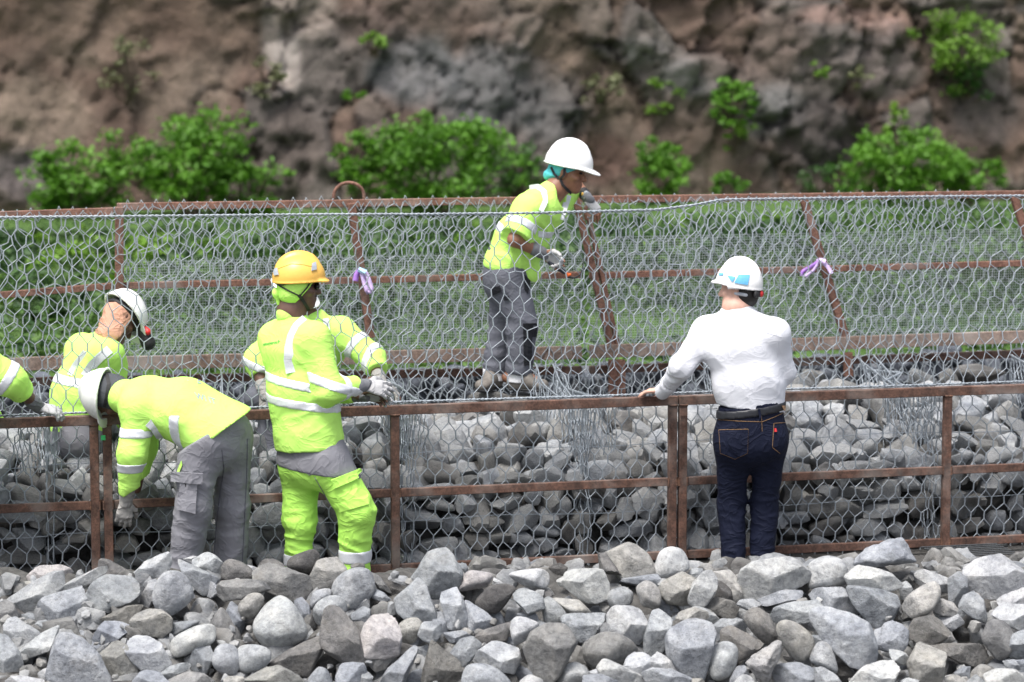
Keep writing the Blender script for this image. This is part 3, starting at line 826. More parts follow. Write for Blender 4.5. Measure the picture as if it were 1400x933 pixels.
# strip of dark welded mesh on the ground before the right frame
fg = Geo()
for k in range(9):
    x = XC[1] - 0.16 + k * 0.05
    fg.tubes([(x, -0.40, 0.035)], [(x + 0.03, -0.08, 0.035)], 0.004, 4)
for k in range(7):
    y = -0.39 + k * 0.05
    fg.tubes([(XC[1] - 0.17, y, 0.040)], [(XC[1] + 0.30, y, 0.040)], 0.004, 4)
tag(fg.build("mesh_mat", mat_plain("dark_wet_wire", (0.06, 0.065, 0.07), 0.6, 0.3), None, True), "small scrap of dark welded mesh on the ground under the right frame", "wire mesh")

# ------------------------------------------------------------------ ribbons tied to the rear frames
def ribbon(px, py, label, loops, Y=YR - 0.06):
    c = on_y(px, py, Y)
    t = empty("ribbon", c, label, "ribbon", "ribbons tied to the rear frames")
    k = FPX / float((c - CAM) @ FH)
    for nm, mat, pts, w in loops:
        P = np.array([c + RT * (a / k) + UZ * (b / k) + np.array([0, -0.01 * i, 0]) for i, (a, b) in enumerate(pts)])
        L = np.r_[0, np.cumsum(np.linalg.norm(np.diff(P, axis=0), axis=1))]; s = np.linspace(0, L[-1], 14)
        Q = np.stack([np.interp(s, L, P[:, q]) for q in range(3)], 1)
        T = np.gradient(Q, axis=0); T /= np.linalg.norm(T, axis=1, keepdims=True)
        S = np.cross(T, np.array([0.25, -1, 0.2])); S /= np.linalg.norm(S, axis=1, keepdims=True)
        V, Fc = [], []
        for i in range(14):
            V += [Q[i] - S[i] * w / 2 / k, Q[i] + S[i] * w / 2 / k, Q[i] + S[i] * w / 2 / k + [0, .004, 0], Q[i] - S[i] * w / 2 / k + [0, .004, 0]]
        for i in range(13):
            for e in range(4):
                f = (e + 1) % 4; Fc.append([i * 4 + e, i * 4 + f, (i + 1) * 4 + f, (i + 1) * 4 + e])
        link(nm, mesh_np(nm, V, Fc), mat, t)
    return t
ribbon(494, 372, "purple and lilac ribbon knotted on the rear post left of centre",
       [("knot", M_LTBLUE, [(-4, 4), (0, 2), (5, 0)], 7), ("tail", M_PURPLE, [(-2, 3), (-7, -4), (-9, -12)], 8), ("tail", M_PALEPURPLE, [(1, 1), (3, -12), (8, -28), (11, -24)], 7), ("tail", M_PALEPURPLE, [(5, 1), (10, -10), (14, -24), (9, -28)], 6)])
ribbon(1122, 358, "lilac ribbon tied to the leaning rear post at the right",
       [("knot", M_PALEPURPLE, [(-5, 0), (0, 2), (5, 0)], 7), ("tail", M_PURPLE, [(0, 2), (-14, -7), (-26, -13), (-28, -19)], 5), ("tail", M_PALEPURPLE, [(3, 0), (10, -8), (14, -16)], 6), ("tail", M_PALEPURPLE, [(-2, 0), (-10, -12), (-22, -20)], 4)])
# ------------------------------------------------------------------ stones
def ico(level):
    bm = bmesh.new(); bmesh.ops.create_icosphere(bm, subdivisions=level, radius=1.0)
    V = np.array([v.co for v in bm.verts]); Fc = np.array([[v.index for v in f.verts] for f in bm.faces]); bm.free()
    return V / np.linalg.norm(V, axis=1, keepdims=True), Fc
ICO = {k: ico(k) for k in (2, 3, 4, 5)}
def rock_radius(D, Np, Hp, p):
    """rounded polyhedron: radial distance along unit directions D for planes (normals Np, offsets Hp)"""
    s = np.maximum(D @ Np.T, 0) / Hp[None]
    mx = s.max(1, keepdims=True)
    return 1.0 / (mx[:, 0] * ((s / mx) ** p).sum(1) ** (1.0 / p))
TONE = {"L": (0.315, 0.327, 0.34), "W": (0.385, 0.393, 0.40), "B": (0.225, 0.24, 0.262), "G": (0.205, 0.205, 0.20), "D": (0.085, 0.082, 0.08),
        "K": (0.157, 0.153, 0.147), "T": (0.305, 0.30, 0.29), "M": (0.285, 0.30, 0.32), "P": (0.38, 0.362, 0.365)}
TWORD = {"L": "light grey", "W": "whitish", "B": "bluish grey", "G": "mid grey", "D": "dark", "K": "brownish grey", "T": "tan tinged", "M": "pale bluish", "P": "pinkish grey"}

# The loose heap before the cages. Each line: photo tile origin x, then stones "tone edge lift u,v u,v ..." (tile units 4.835 per pixel, from row 740)
HEAP = {
0: """P a 0 195,235 270,170 400,165 470,205 440,250 400,270 300,300 210,265|L a 1 70,385 190,305 330,225 400,215 405,300 270,490 190,490 110,450|T a 0 20,300 70,290 200,265 215,280 120,360 40,390|W a 2 320,345 430,290 480,205 640,140 680,150 680,215 560,290 400,360 330,360|K a 0 670,130 720,135 850,210 900,260 800,260 690,250 660,220|M a 1 265,430 300,385 540,310 560,390 560,540 500,600 360,565 290,500|M a 2 575,370 620,290 700,225 820,225 900,290 905,350 850,410 730,445 640,470 600,460|T a 0 550,310 620,265 690,260 690,300 590,340 560,350|K a 2 640,505 720,450 830,440 900,405 930,435 900,480 840,550 700,525|L a 1 35,570 60,530 100,515 250,610 260,640 140,730 110,720 40,620|B a 0 115,500 200,485 280,510 230,560 170,540|B a 0 230,560 290,515 345,570 270,620|L a 2 130,750 280,620 400,570 495,565 490,610 400,640 340,780 330,830 220,905 160,880|M a 3 330,830 360,720 400,640 460,625 560,680 640,760 720,933 700,1010 370,1010 320,880|M a 2 -60,620 40,630 60,660 110,720 155,870 140,900 40,990 -60,990|G a 1 -60,400 40,395 80,430 110,500 40,560 -10,590 -60,560|D r 0 -40,290 10,290 35,370 0,405 -40,400|W a 2 260,880 320,835 360,870 370,950 280,925|W a 3 30,925 110,895 270,925 290,1000 30,1000|G a 0 590,590 630,480 680,530 640,600 610,620|B a 0 490,620 540,600 620,630 570,665|B a 0 570,665 620,655 670,700 700,760 660,780 600,700|B a 1 625,650 690,540 790,535 870,570 895,600 870,640 760,660 690,720 640,700|G a 2 670,760 720,670 780,645 830,700 900,800 900,860 880,930 760,970 700,860|L a 3 815,670 905,605 967,625 1040,655 1080,735 1115,800 1030,860 950,845 880,780|B a 3 890,930 950,860 1060,880 1100,933 1090,1000 890,1000|T a 2 870,540 900,495 967,460 1060,465 1125,520 1120,580 1060,625 960,610 890,590|L a 1 925,400 990,280 1060,240 1100,260 1040,350 1050,450 1000,460 930,430|D a 0 880,260 920,230 970,290 930,370 910,380|L a 1 890,220 967,145 1090,70 1115,90 1125,170 1070,240 960,265 900,250|D a 0 890,470 960,440 960,480 900,500|D a 0 545,470 600,470 620,560 560,600|D a 0 100,450 180,500 120,520""",
200: """L r 3 40,370 100,225 170,195 250,225 300,300 305,380 250,440 150,495 90,475 50,420|M a 2 165,165 220,125 290,140 420,225 465,245 400,330 380,350 310,355 270,260 190,190|L a 1 300,135 400,80 460,110 495,150 490,230 440,240 340,170|W a 0 265,120 310,105 340,110 300,135|K r 1 490,240 500,160 550,125 640,150 700,200 700,260 560,270|W a 0 660,160 720,180 710,210 690,200|K a 1 730,190 770,140 830,120 900,140 930,180 800,190|G a 2 720,210 760,170 820,145 967,205 1070,240 1095,290 1040,370 960,385 800,320 725,265|L a 1 395,345 430,275 510,240 545,265 490,300 500,350 560,400 540,420 430,370|G a 3 480,305 510,275 620,260 760,275 800,320 780,350 640,370 550,400 490,360|D a 0 300,400 330,360 400,355 440,380 455,460 400,550 310,520|D a 0 160,520 250,430 310,520 250,545|T r 3 610,440 640,390 700,350 750,350 775,385 740,460 690,520 630,500|L r 3 700,540 760,450 810,370 860,330 900,340 1000,460 1070,610 1060,650 967,690 870,735 800,720 730,650|B a 1 540,480 580,400 640,395 610,450 690,520 730,640 720,680 640,630 570,540|G r 1 430,550 480,450 520,425 560,440 600,580 660,660 600,700 500,670 440,600|B a 1 125,590 180,550 330,535 370,555 240,600 140,670|W r 3 130,690 160,650 250,600 350,560 420,555 460,600 455,650 400,695 290,740 190,770 140,730|L a 1 110,720 150,730 260,770 250,800 150,830 140,780|B a 2 265,800 330,720 470,675 480,700 440,780 470,880 430,910 350,880 270,840|L r 3 440,780 470,700 530,685 590,710 610,760 600,860 560,890 490,865 450,830|L r 3 590,770 610,690 660,670 720,690 790,685 820,740 810,800 730,860 650,870 600,830|K a 2 795,840 880,770 967,715 1130,640 1160,640 1150,720 1050,920 960,880 860,850|G a 3 670,910 780,850 870,835 960,880 1020,933 1030,1000 680,1000|M a 2 100,880 170,830 280,810 285,835 160,905 110,910|G a 2 160,920 250,870 370,890 430,930 430,1000 160,1000|T a 2 525,920 550,905 630,905 650,933 650,1000 530,1000|G a 1 650,900 680,875 720,880 660,925|D a 0 470,560 540,540 520,600|D a 0 320,740 440,700 420,760""",
400: """D r 2 -35,150 0,105 150,55 200,80 215,115 140,195 110,235 40,205 -20,190|T a 2 125,240 170,140 245,110 270,100 345,195 290,250 240,310 150,310 130,270|L r 2 255,330 290,250 400,180 500,190 540,260 540,330 490,400 400,470 350,450 270,380|K r 1 390,165 420,150 465,155 470,178 400,180|G a 1 500,200 560,230 610,290 640,335 560,300 540,260|L r 2 120,400 150,340 210,320 260,325 250,370 170,420 130,450|L r 3 130,510 150,430 230,370 310,370 355,420 340,480 230,540 170,575 140,550|B a 1 10,410 60,380 100,430 140,560 110,590 60,540|K a 4 200,600 220,470 250,445 300,450 340,490 430,610 480,800 440,810 340,790 230,720 200,680|K a 1 110,650 150,600 200,570 195,640 120,665|B a 1 395,490 470,440 505,460 510,530 460,620 420,560|P a 4 450,660 490,560 540,500 690,420 705,500 705,660 690,740 620,760 500,755 460,730|M a 3 690,390 830,265 870,300 935,480 930,520 870,535 770,515 710,470|M a 3 755,260 780,190 850,110 900,90 955,8 975,8 1040,100 1105,200 1090,290 990,345 910,390 860,320 810,290|D a 0 610,285 640,270 740,310 700,370 650,360|L a 0 645,250 660,235 750,240 755,290 700,300|B a 1 530,420 545,300 600,350 690,390 640,425 590,400|G a 1 560,440 590,400 640,420 570,470|T r 2 705,560 760,520 820,515 860,560 840,600 790,700 715,690|L a 1 770,690 800,640 835,620 815,710|B a 2 930,450 990,470 1040,520 1030,580 980,650 940,580|M a 3 840,620 870,540 967,540 980,600 930,670 870,650|G a 2 490,770 600,760 660,770 600,840 550,855 500,800|M a 3 540,940 640,850 720,720 790,710 860,750 830,820 730,930 700,1000 540,1000|B a 2 300,900 330,815 460,820 480,860 460,933 450,990 300,990|L a 2 470,850 520,900 500,980 460,940|B r 2 105,920 170,835 220,850 260,933 255,990 110,990|D a 1 160,810 220,730 300,790 240,835|K a 3 870,900 900,760 930,670 967,700 1075,770 1110,870 1120,1000 870,1000|B r 1 750,933 790,870 850,850 860,900 850,980 750,980|B a 1 820,720 900,690 880,760 850,750|G a 2 0,880 40,900 60,940 60,1000 0,1000|D a 0 500,560 560,440 640,440 520,520|D a 0 280,860 330,810 340,900""",
600: """P r 2 135,310 190,205 260,200 350,225 370,290 310,300 230,415 200,410 150,360|W a 1 370,250 420,285 360,295|D r 3 235,420 260,380 330,305 440,285 515,315 450,400 420,450 390,475 290,465|W r 2 455,245 490,205 620,190 720,180 785,240 750,280 680,360 600,310 500,290 460,285|M a 3 420,510 450,420 530,300 550,292 620,330 665,360 690,500 680,530 640,480 560,490 460,530 430,540|B a 2 530,490 570,470 630,480 660,550 600,520|M a 3 10,350 110,305 150,400 190,540 170,580 130,595 70,570 30,430|M a 2 165,430 190,410 300,480 405,570 330,610 220,640 200,580 190,520|K a 2 230,655 300,600 455,545 470,570 430,660 340,690 280,690|B a 2 40,610 150,595 200,630 170,660 80,665|G r 1 20,690 100,670 120,700 70,745 30,720|M a 3 80,750 150,660 220,645 275,690 230,750 170,840 110,830|L a 3 225,790 330,680 400,672 510,720 525,780 480,880 440,885 330,830 240,810|M r 4 155,880 190,825 270,815 380,850 470,933 480,1000 160,1000|W r 4 475,560 510,505 580,510 700,575 620,620 580,700 540,710 500,680|G a 5 580,710 620,620 720,565 800,558 850,590 915,710 900,770 800,870 750,970 690,970 640,870|L r 2 685,400 725,370 790,420 840,490 780,555 710,560 690,480|B a 1 430,690 470,640 500,690 490,715|D a 1 520,710 590,710 650,870 600,880 540,790|B a 1 480,880 530,810 610,880 560,920 490,910|W r 3 540,930 600,890 680,920 700,1000 540,1000|L r 3 780,900 850,820 910,805 967,840 1000,880 1010,1000 790,1000|D a 0 740,180 800,150 840,180 830,220 780,220|W a 1 785,260 840,230 835,290 800,290|W a 3 825,300 850,210 900,180 967,185 1070,205 1110,290 1100,370 1040,395 967,390 900,350|T r 2 728,335 760,295 830,300 880,350 967,400 1080,410 1120,460 1030,475 960,490 880,490 800,420|M a 3 795,550 840,500 967,480 1090,470 1125,510 1130,600 1000,640 960,700 920,710 870,610|B a 1 320,490 400,470 430,545 400,560|K a 1 670,370 730,330 740,370 690,400|B a 1 120,130 170,140 180,190 140,260 120,220|D a 0 0,560 60,590 20,700|D a 0 360,560 430,540 400,600""",
800: """T a 2 130,95 290,22 330,30 400,90 445,170 430,225 260,245 230,240 180,160|K a 2 -40,160 60,100 130,95 180,160 230,235 220,300 140,335 130,250 70,195 0,190|W r 2 440,190 480,110 490,70 560,42 640,60 690,170 680,215 600,230 510,280 460,230|B a 1 230,290 260,250 360,240 460,225 495,270 490,320 400,300 310,310 240,310|T r 3 310,400 340,310 400,265 460,290 495,340 490,430 430,465 400,475 380,420|L r 2 140,360 180,325 260,305 310,340 300,410 190,450 150,400|T a 3 495,320 520,280 640,215 725,265 690,420 600,410 550,400 500,350|W a 4 690,380 720,290 790,210 830,200 870,260 850,340 800,410 750,430 700,410|M a 1 680,235 710,190 770,190 780,215 730,265|T r 1 740,190 780,155 820,155 850,190 840,215 780,205|T a 2 860,220 970,205 1005,250 1035,360 1010,400 960,390 880,270|D a 2 865,290 900,275 960,330 970,410 870,370|K a 2 770,440 850,375 970,405 1000,440 980,500 900,510 840,470|B a 1 500,350 550,400 690,430 600,500 560,515 500,460|W a 4 160,490 190,450 310,410 370,425 400,500 410,600 350,685 310,660 190,590 165,550|M a 3 400,490 480,458 540,500 590,570 550,640 540,720 430,760 370,720 400,630|G r 4 -20,660 60,615 130,600 230,615 330,680 365,730 270,820 130,840 60,845 0,790|L a 4 265,830 290,770 350,730 430,765 440,820 400,890 300,850|W a 4 440,800 450,745 500,722 560,790 605,865 520,860 440,850|W a 5 95,840 140,775 200,800 300,860 400,905 410,1000 240,970 120,890|M a 5 395,880 450,850 560,855 680,910 670,960 420,930|M a 5 545,650 560,610 640,550 740,530 820,560 860,640 830,730 800,900 760,915 640,870 560,760|T a 3 600,520 640,470 720,450 800,480 810,550 720,530 610,560|L a 2 720,445 770,440 840,480 880,520 850,570 810,540|M a 2 850,570 890,520 970,520 1060,540 1070,590 967,640 880,660|L r 4 820,840 840,700 880,665 967,670 1000,690 1005,790 967,880 880,920 830,890|B a 5 0,900 100,890 200,930 200,1000 0,1000|L a 3 30,870 90,850 120,880 60,895|L a 3 -30,850 20,870 30,890 -20,930|B a 1 560,530 600,500 610,550 580,560|G a 1 100,410 170,430 160,490 120,460|T a 3 690,910 770,920 800,960 690,970|D a 0 350,680 380,650 400,760|D a 0 660,420 740,430 700,450""",
1000: """W a 3 50,270 80,200 150,150 290,130 370,122 420,140 500,215 500,260 380,320 260,355 150,390 90,375 60,320|K a 1 440,290 500,250 510,310 490,330|W r 3 510,160 560,120 640,100 720,120 765,180 770,270 730,300 620,310 520,320 505,230|L a 1 740,200 800,190 790,300 760,330|M a 2 190,395 330,340 480,330 505,385 400,400 300,460 270,460|M a 2 510,350 540,330 740,315 835,430 815,500 770,500 580,440 510,380|M a 4 275,500 300,450 370,420 560,390 590,440 560,510 450,545 380,540 290,545|M a 5 540,530 560,470 640,455 800,500 900,560 935,650 940,740 920,800 840,820 740,800 690,760 620,650 570,600|T r 5 295,590 320,535 380,525 470,570 530,630 548,690 510,770 440,795 390,760 340,680|K r 4 80,510 110,455 170,440 240,490 290,580 300,650 240,680 180,640 110,560|L a 3 30,440 70,400 140,395 265,465 240,490 150,445 60,500 30,480|K a 3 -60,600 0,575 80,610 195,685 130,740 30,790 -50,750|M a 2 0,540 40,515 80,530 100,610 40,590|T q 5 90,820 100,760 180,690 280,680 315,655 320,700 270,850 210,930 150,890 130,850|L r 4 525,790 560,690 600,668 650,700 700,850 690,870 600,840|B a 3 270,870 320,830 440,815 540,850 580,933 580,1000 320,1000|L a 4 560,850 600,835 680,890 720,940 720,1000 580,1000|D a 2 690,840 760,830 795,880 780,930 720,920|W a 5 790,940 870,850 967,800 1085,795 1095,850 1030,1000 790,1000|M a 3 0,920 40,840 80,835 110,890 60,960 0,1000|W r 4 20,935 80,885 130,900 150,950 150,1000 20,1000|K a 2 340,730 390,780 500,800 420,815 360,780|T a 2 250,870 300,930 280,990 240,900|T a 2 470,550 540,535 545,590 500,575|B a 2 545,630 600,630 570,690|M a 1 105,400 190,400 190,425|D a 0 780,400 830,450 900,560 860,540""",
1200: """M q 3 -150,190 -115,110 -50,50 60,15 150,0 210,70 250,140 245,190 140,240 0,195 -80,180|W a 4 -195,240 -120,170 0,200 80,225 155,290 100,310 0,330 -60,320 -170,290|B a 3 -185,320 -170,300 -50,305 20,330 110,340 130,420 60,560 0,580 -50,540 -150,420|W a 2 240,210 310,200 400,230 470,260 485,320 450,350 400,320 290,300|T r 4 130,440 230,340 370,270 410,310 400,390 330,480 240,510 160,490|L a 2 150,290 190,250 235,350 200,380 160,380|M a 3 475,260 540,210 580,250 590,340 520,440 480,410|W a 3 585,250 590,190 670,130 870,95 900,120 967,215 1030,260 967,310 870,360 790,380 690,370 610,300|M a 3 580,370 640,340 690,400 710,500 690,560 600,480 540,450|B a 1 540,440 600,440 620,500 560,530 530,500|T a 3 350,440 390,390 500,400 520,450 510,490 420,480|L a 2 390,490 510,480 560,540 480,590 430,560|K a 3 220,590 250,530 350,500 430,540 460,610 400,660 330,690 230,640|M a 4 -40,600 100,530 190,600 180,680 140,740 60,720 -40,690|L a 4 -40,740 60,710 170,750 210,800 190,850 130,870 110,800 0,780|T a 4 190,680 240,645 330,690 420,730 490,800 480,880 410,940 400,1000 170,1000 160,890 210,800|K a 2 330,690 480,690 700,690 760,790 620,820 500,790 430,740|D a 1 690,390 760,380 820,420 780,490 740,500 700,440|W a 3 805,390 860,340 967,315 1040,340 1040,430 900,430 820,420|W a 4 770,490 830,430 900,425 1000,440 1030,570 930,580 850,540|G r 3 690,650 740,530 800,520 870,560 905,650 880,730 800,785 740,730|B a 3 850,760 900,620 967,590 1040,600 1040,780 900,785|M a 3 840,800 900,790 940,850 880,860|B a 2 890,800 1030,790 1030,880 930,870|W a 4 715,890 790,855 900,860 950,900 950,1000 730,1000|T r 3 610,870 680,820 770,850 720,890 700,940 620,920|B a 2 520,870 560,840 610,840 600,900 560,910|L r 4 590,940 650,890 700,930 710,1000 600,1000|T a 3 440,920 520,895 590,930 590,1000 440,1000|M a 4 160,930 200,905 260,930 260,1000 160,1000|D a 0 100,870 160,890 150,940 100,940|K a 1 380,350 440,350 480,380 410,390|D a 0 500,540 560,540 620,640 520,620""",
}
def heap_point(px, py):
    """where the pixel's ray meets the sloping front of the heap"""
    d = ray(px, py); h = float(d @ FH)
    lo, hi = 12.6, 14.6
    for _ in range(40):
        m = (lo + hi) / 2
        z = CAM[2] + d[2] * m / h
        s = 0.42 - (14.02 - m) * 0.55
        if z > s: lo = m
        else: hi = m
    return (lo + hi) / 2
def heap_solid():
    """the buried inside of the heap: a rough bank of small dark rubble"""
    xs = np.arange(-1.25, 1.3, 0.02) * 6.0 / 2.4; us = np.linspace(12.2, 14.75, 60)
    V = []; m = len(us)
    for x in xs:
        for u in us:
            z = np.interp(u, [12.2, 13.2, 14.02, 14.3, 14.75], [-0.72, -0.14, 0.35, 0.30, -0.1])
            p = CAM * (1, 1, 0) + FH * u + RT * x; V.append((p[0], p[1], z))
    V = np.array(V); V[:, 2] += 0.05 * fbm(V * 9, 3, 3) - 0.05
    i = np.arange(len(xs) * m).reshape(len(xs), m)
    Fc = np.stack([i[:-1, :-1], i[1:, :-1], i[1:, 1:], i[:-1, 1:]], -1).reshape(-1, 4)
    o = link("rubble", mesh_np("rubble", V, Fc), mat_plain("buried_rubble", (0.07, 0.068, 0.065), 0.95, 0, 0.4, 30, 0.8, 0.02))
    tag(o, kind="stuff")
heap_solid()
LAND = [(0, "at the left end"), (95, "under the left rusty posts"), (190, "below the bent worker's knees"), (290, "beside the bent worker's feet"), (380, "under the straight yellow leg"),
        (470, "under the bent yellow leg"), (545, "below the middle single post"), (640, "right of the middle post"), (745, "under the central wire bay"),
        (850, "left of the double post"), (935, "under the rusty double post"), (1010, "under the jeans"), (1095, "right of the jeans"), (1190, "under the right wire bay"), (1290, "below the right single post"), (1375, "at the right end")]
PEND = []
def finish_labels():
    """labels that came out alike are told apart by their order from left to right"""
    by = {}
    for o, lab, x in PEND: by.setdefault(lab, []).append((x, o))
    for lab, v in by.items():
        v.sort(key=lambda q: q[0])
        w = {1: [""], 2: [", left one", ", right one"], 3: [", leftmost", ", middle one", ", rightmost"]}.get(len(v), [", leftmost", ", second left", ", third left", ", fourth left", ", fifth left", ", sixth left", ", seventh left"])
        for (x, o), e in zip(v, w): o["label"] = lab + e
def stone_from_outline(pts, fd, tone, edge, R):
    """a solid boulder whose outline against the view is the given one; its depth and facets are its own"""
    P = np.array(pts, float)
    area = 0.5 * np.sum(P[:, 0] * np.roll(P[:, 1], -1) - np.roll(P[:, 0], -1) * P[:, 1])
    if area < 0: P = P[::-1]
    cen = P.mean(0)
    c3 = on_f(cen[0], cen[1], fd); k = FPX / float((c3 - CAM) @ FW)
    Q = (P - cen) / k * 1.13; Q[:, 1] *= -1; Q = Q[::-1]                        # metres, counter-clockwise, y up
    w, h = np.ptp(Q[:, 0]), np.ptp(Q[:, 1]); th = 0.5 * math.sqrt(w * h) * R.uniform(0.75, 1.0)
    Np, Hp = [], []
    for a, b in zip(Q, np.roll(Q, -1, 0)):
        e = b - a; L = np.linalg.norm(e)
        if L < 1e-4: continue
        n2 = np.array([e[1], -e[0]]) / L; off = float(n2 @ a)
        if off <= 0.006: off = 0.006
        for s, t in ((-1, R.uniform(0.02, 0.38) if edge == 'a' else R.uniform(0.15, 0.8)), (1, R.uniform(0.1, 0.6))):
            n3 = np.array([n2[0] * math.cos(t), n2[1] * math.cos(t), s * math.sin(t)])
            Np.append(n3); Hp.append(off * math.cos(t) + (0.006))
    if edge == 'a':                                                      # a few large broken faces meeting in ridges
        a0 = R.uniform(0.9, 2.2)                                         # one of them turned to the sky
        for q, (az, tl) in enumerate(((a0, R.uniform(0.6, 1.05)), (a0 + R.uniform(1.7, 2.6), R.uniform(0.25, 0.75)), (a0 - R.uniform(1.7, 2.6), R.uniform(0.2, 0.7)), (a0 + math.pi + R.normal() * 0.4, R.uniform(0.1, 0.4)))):
            n3 = np.array([math.cos(az) * math.sin(tl), math.sin(az) * math.sin(tl), -math.cos(tl)])
            ext = float((Q @ n3[:2]).max()); Np.append(n3); Hp.append(max(0.25 * th, ext * math.sin(tl) * R.uniform(0.0, 0.35) + th * math.cos(tl) * R.uniform(0.45, 0.85)))
    else:
        for q in range(4):
            n3 = nrm([R.normal() * 0.55, R.normal() * 0.5 + 0.1, -1]); Np.append(n3); Hp.append(th * R.uniform(0.6, 0.95))
    Np.append(np.array([0, 0, 1.0])); Hp.append(th * 0.8)
    Np, Hp = np.array(Np), np.array(Hp)
    big = max(w, h)
    D0, Fc = ICO[5 if big > 0.22 else 4]
    D = D0 * np.array([w, h, th * 1.6]); D /= np.linalg.norm(D, axis=1, keepdims=True)
    r = rock_radius(D, Np, Hp, {"a": 48, "r": 9, "q": 14}[edge])
    V = D * r[:, None]
    amp = {"a": 0.020, "r": 0.012, "q": 0.075}[edge] * big
    sd = int(R.integers(0, 9999))
    V = V + D * (amp * fbm(V / big * 4.5 + sd, 4, sd))[:, None]
    if edge == "a": V = V + D * (amp * 0.5 * (np.abs(fbm(V / big * 9 + sd, 3, sd + 5)) - 0.25))[:, None]
    Wv = V[:, 0:1] * RT + V[:, 1:2] * UPV + V[:, 2:3] * FW               # FW: away from the viewer
    return c3, Wv, Fc, (w, h)
heap_R = np.random.default_rng(5)
CHINK = np.random.default_rng(15)
for x0, txt in HEAP.items():
    for item in txt.split("|"):
        tone, edge, lift, *pp = item.split()
        pts = [(x0 + float(q.split(",")[0]) / 4.835, 740 + float(q.split(",")[1]) / 4.835) for q in pp]
        A = np.array(pts); cx, cy = A.mean(0)
        fd = heap_point(cx, cy) - 0.075 * int(lift) + 0.16
        c3, V, Fc, (w, h) = stone_from_outline(pts, fd, tone, edge, heap_R)
        me = mesh_np("stone", V, Fc); me.materials.append(M_STONE)
        if edge == "a": me.set_sharp_from_angle(angle=math.radians(32))
        o = bpy.data.objects.new("stone", me); COL.objects.link(o); o.location = Vector(c3)
        v = heap_R.uniform(0.88, 1.12); t = TONE[tone]; o.color = (t[0] * v, t[1] * v, t[2] * v * heap_R.uniform(0.97, 1.03), 1)
        land = [s for q, s in LAND if q <= cx + 40][-1]
        row = "heap top" if A[:, 1].min() < 775 + (0 if cx > 560 else 12) and cy < 800 else "upper heap" if cy < 820 else "mid heap" if cy < 868 else "lower heap" if cy < 905 else "bottom edge"
        size = max(w, h)
        sz = "big" if size > 0.30 else "small" if size < 0.155 else "medium"
        asp = w / h
        shp = {"a": "angular", "r": "rounded", "q": "knobbly"}[edge] + (" flat" if asp > 1.9 else " upright" if asp < 0.62 else "")
        PEND.append((o, f"{sz} {TWORD[tone]} {shp} stone, {row}, {land}", cx))
        tag(o, None, "stone", "loose stones heaped in front of the gabions")

# ------------------------------------------------------------------ stone filling of the cages
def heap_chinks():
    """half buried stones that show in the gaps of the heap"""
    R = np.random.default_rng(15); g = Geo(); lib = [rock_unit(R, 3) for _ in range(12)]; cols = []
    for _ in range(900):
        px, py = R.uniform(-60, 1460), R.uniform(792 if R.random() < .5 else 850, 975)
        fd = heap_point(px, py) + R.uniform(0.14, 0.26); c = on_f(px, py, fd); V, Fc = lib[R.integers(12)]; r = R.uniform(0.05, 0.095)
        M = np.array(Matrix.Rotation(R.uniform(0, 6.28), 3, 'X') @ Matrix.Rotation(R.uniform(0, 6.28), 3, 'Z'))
        g.add((V * r * R.uniform(0.7, 1.25, 3)) @ M.T + c, Fc); cols.append(np.repeat((np.array(TONE[R.choice(list("LBGKDM"))]) * R.uniform(.42, .75))[None], len(V), 0))  # tones cut down: the shade of the gaps is put into their colour
    chips = [rock_unit(R, 2) for _ in range(8)]
    for _ in range(380):                                                 # chips and grit lodged between the big stones
        px, py = R.uniform(-40, 1440), R.uniform(785, 945); c = on_f(px, py, heap_point(px, py) + R.uniform(-0.02, 0.14)); V, Fc = chips[R.integers(8)]; r = R.uniform(0.012, 0.034)
        M = np.array(Matrix.Rotation(R.uniform(0, 6.28), 3, 'X') @ Matrix.Rotation(R.uniform(0, 6.28), 3, 'Z'))
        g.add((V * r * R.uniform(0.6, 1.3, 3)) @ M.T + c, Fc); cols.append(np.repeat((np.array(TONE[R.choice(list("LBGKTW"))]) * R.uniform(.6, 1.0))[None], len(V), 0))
    for _ in range(150):                                                 # scattered pieces on the ground between the heap and the cages
        px = R.uniform(540, 1420); c = on_z(px, R.uniform(778, 812) - 0.012 * (px - 540), 0.03); V, Fc = lib[R.integers(12)]; r = R.uniform(0.05, 0.10)
        M = np.array(Matrix.Rotation(R.uniform(0, 6.28), 3, 'X') @ Matrix.Rotation(R.uniform(0, 6.28), 3, 'Z'))
        if c[1] > -0.14: continue
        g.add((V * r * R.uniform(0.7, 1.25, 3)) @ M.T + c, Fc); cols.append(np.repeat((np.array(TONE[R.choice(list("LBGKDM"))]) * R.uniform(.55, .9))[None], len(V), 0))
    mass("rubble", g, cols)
def mass(name, g, cols):
    me = mesh_np(name, np.concatenate(g.V), np.concatenate(g.F))
    at = me.color_attributes.new("stone_tone", 'FLOAT_COLOR', 'POINT'); C = np.concatenate(cols)
    at.data.foreach_set("color", np.concatenate([C, np.ones((len(C), 1))], 1).astype(np.float32).ravel())
    me.set_sharp_from_angle(angle=math.radians(38))
    m = bpy.data.materials.get("stone_mass")
    if m is None:
        m = M_STONE.copy(); m.name = "stone_mass"; nt = m.node_tree
        an = nt.nodes.new("ShaderNodeAttribute"); an.attribute_name = "stone_tone"
        oi = [n for n in nt.nodes if n.type == 'OBJECT_INFO'][0]
        for l in list(nt.links):
            if l.from_node == oi and l.from_socket.name == "Color":
                s = l.to_socket; nt.links.remove(l); nt.links.new(an.outputs["Color"], s)
    o = link(name, me, m); tag(o, kind="stuff")
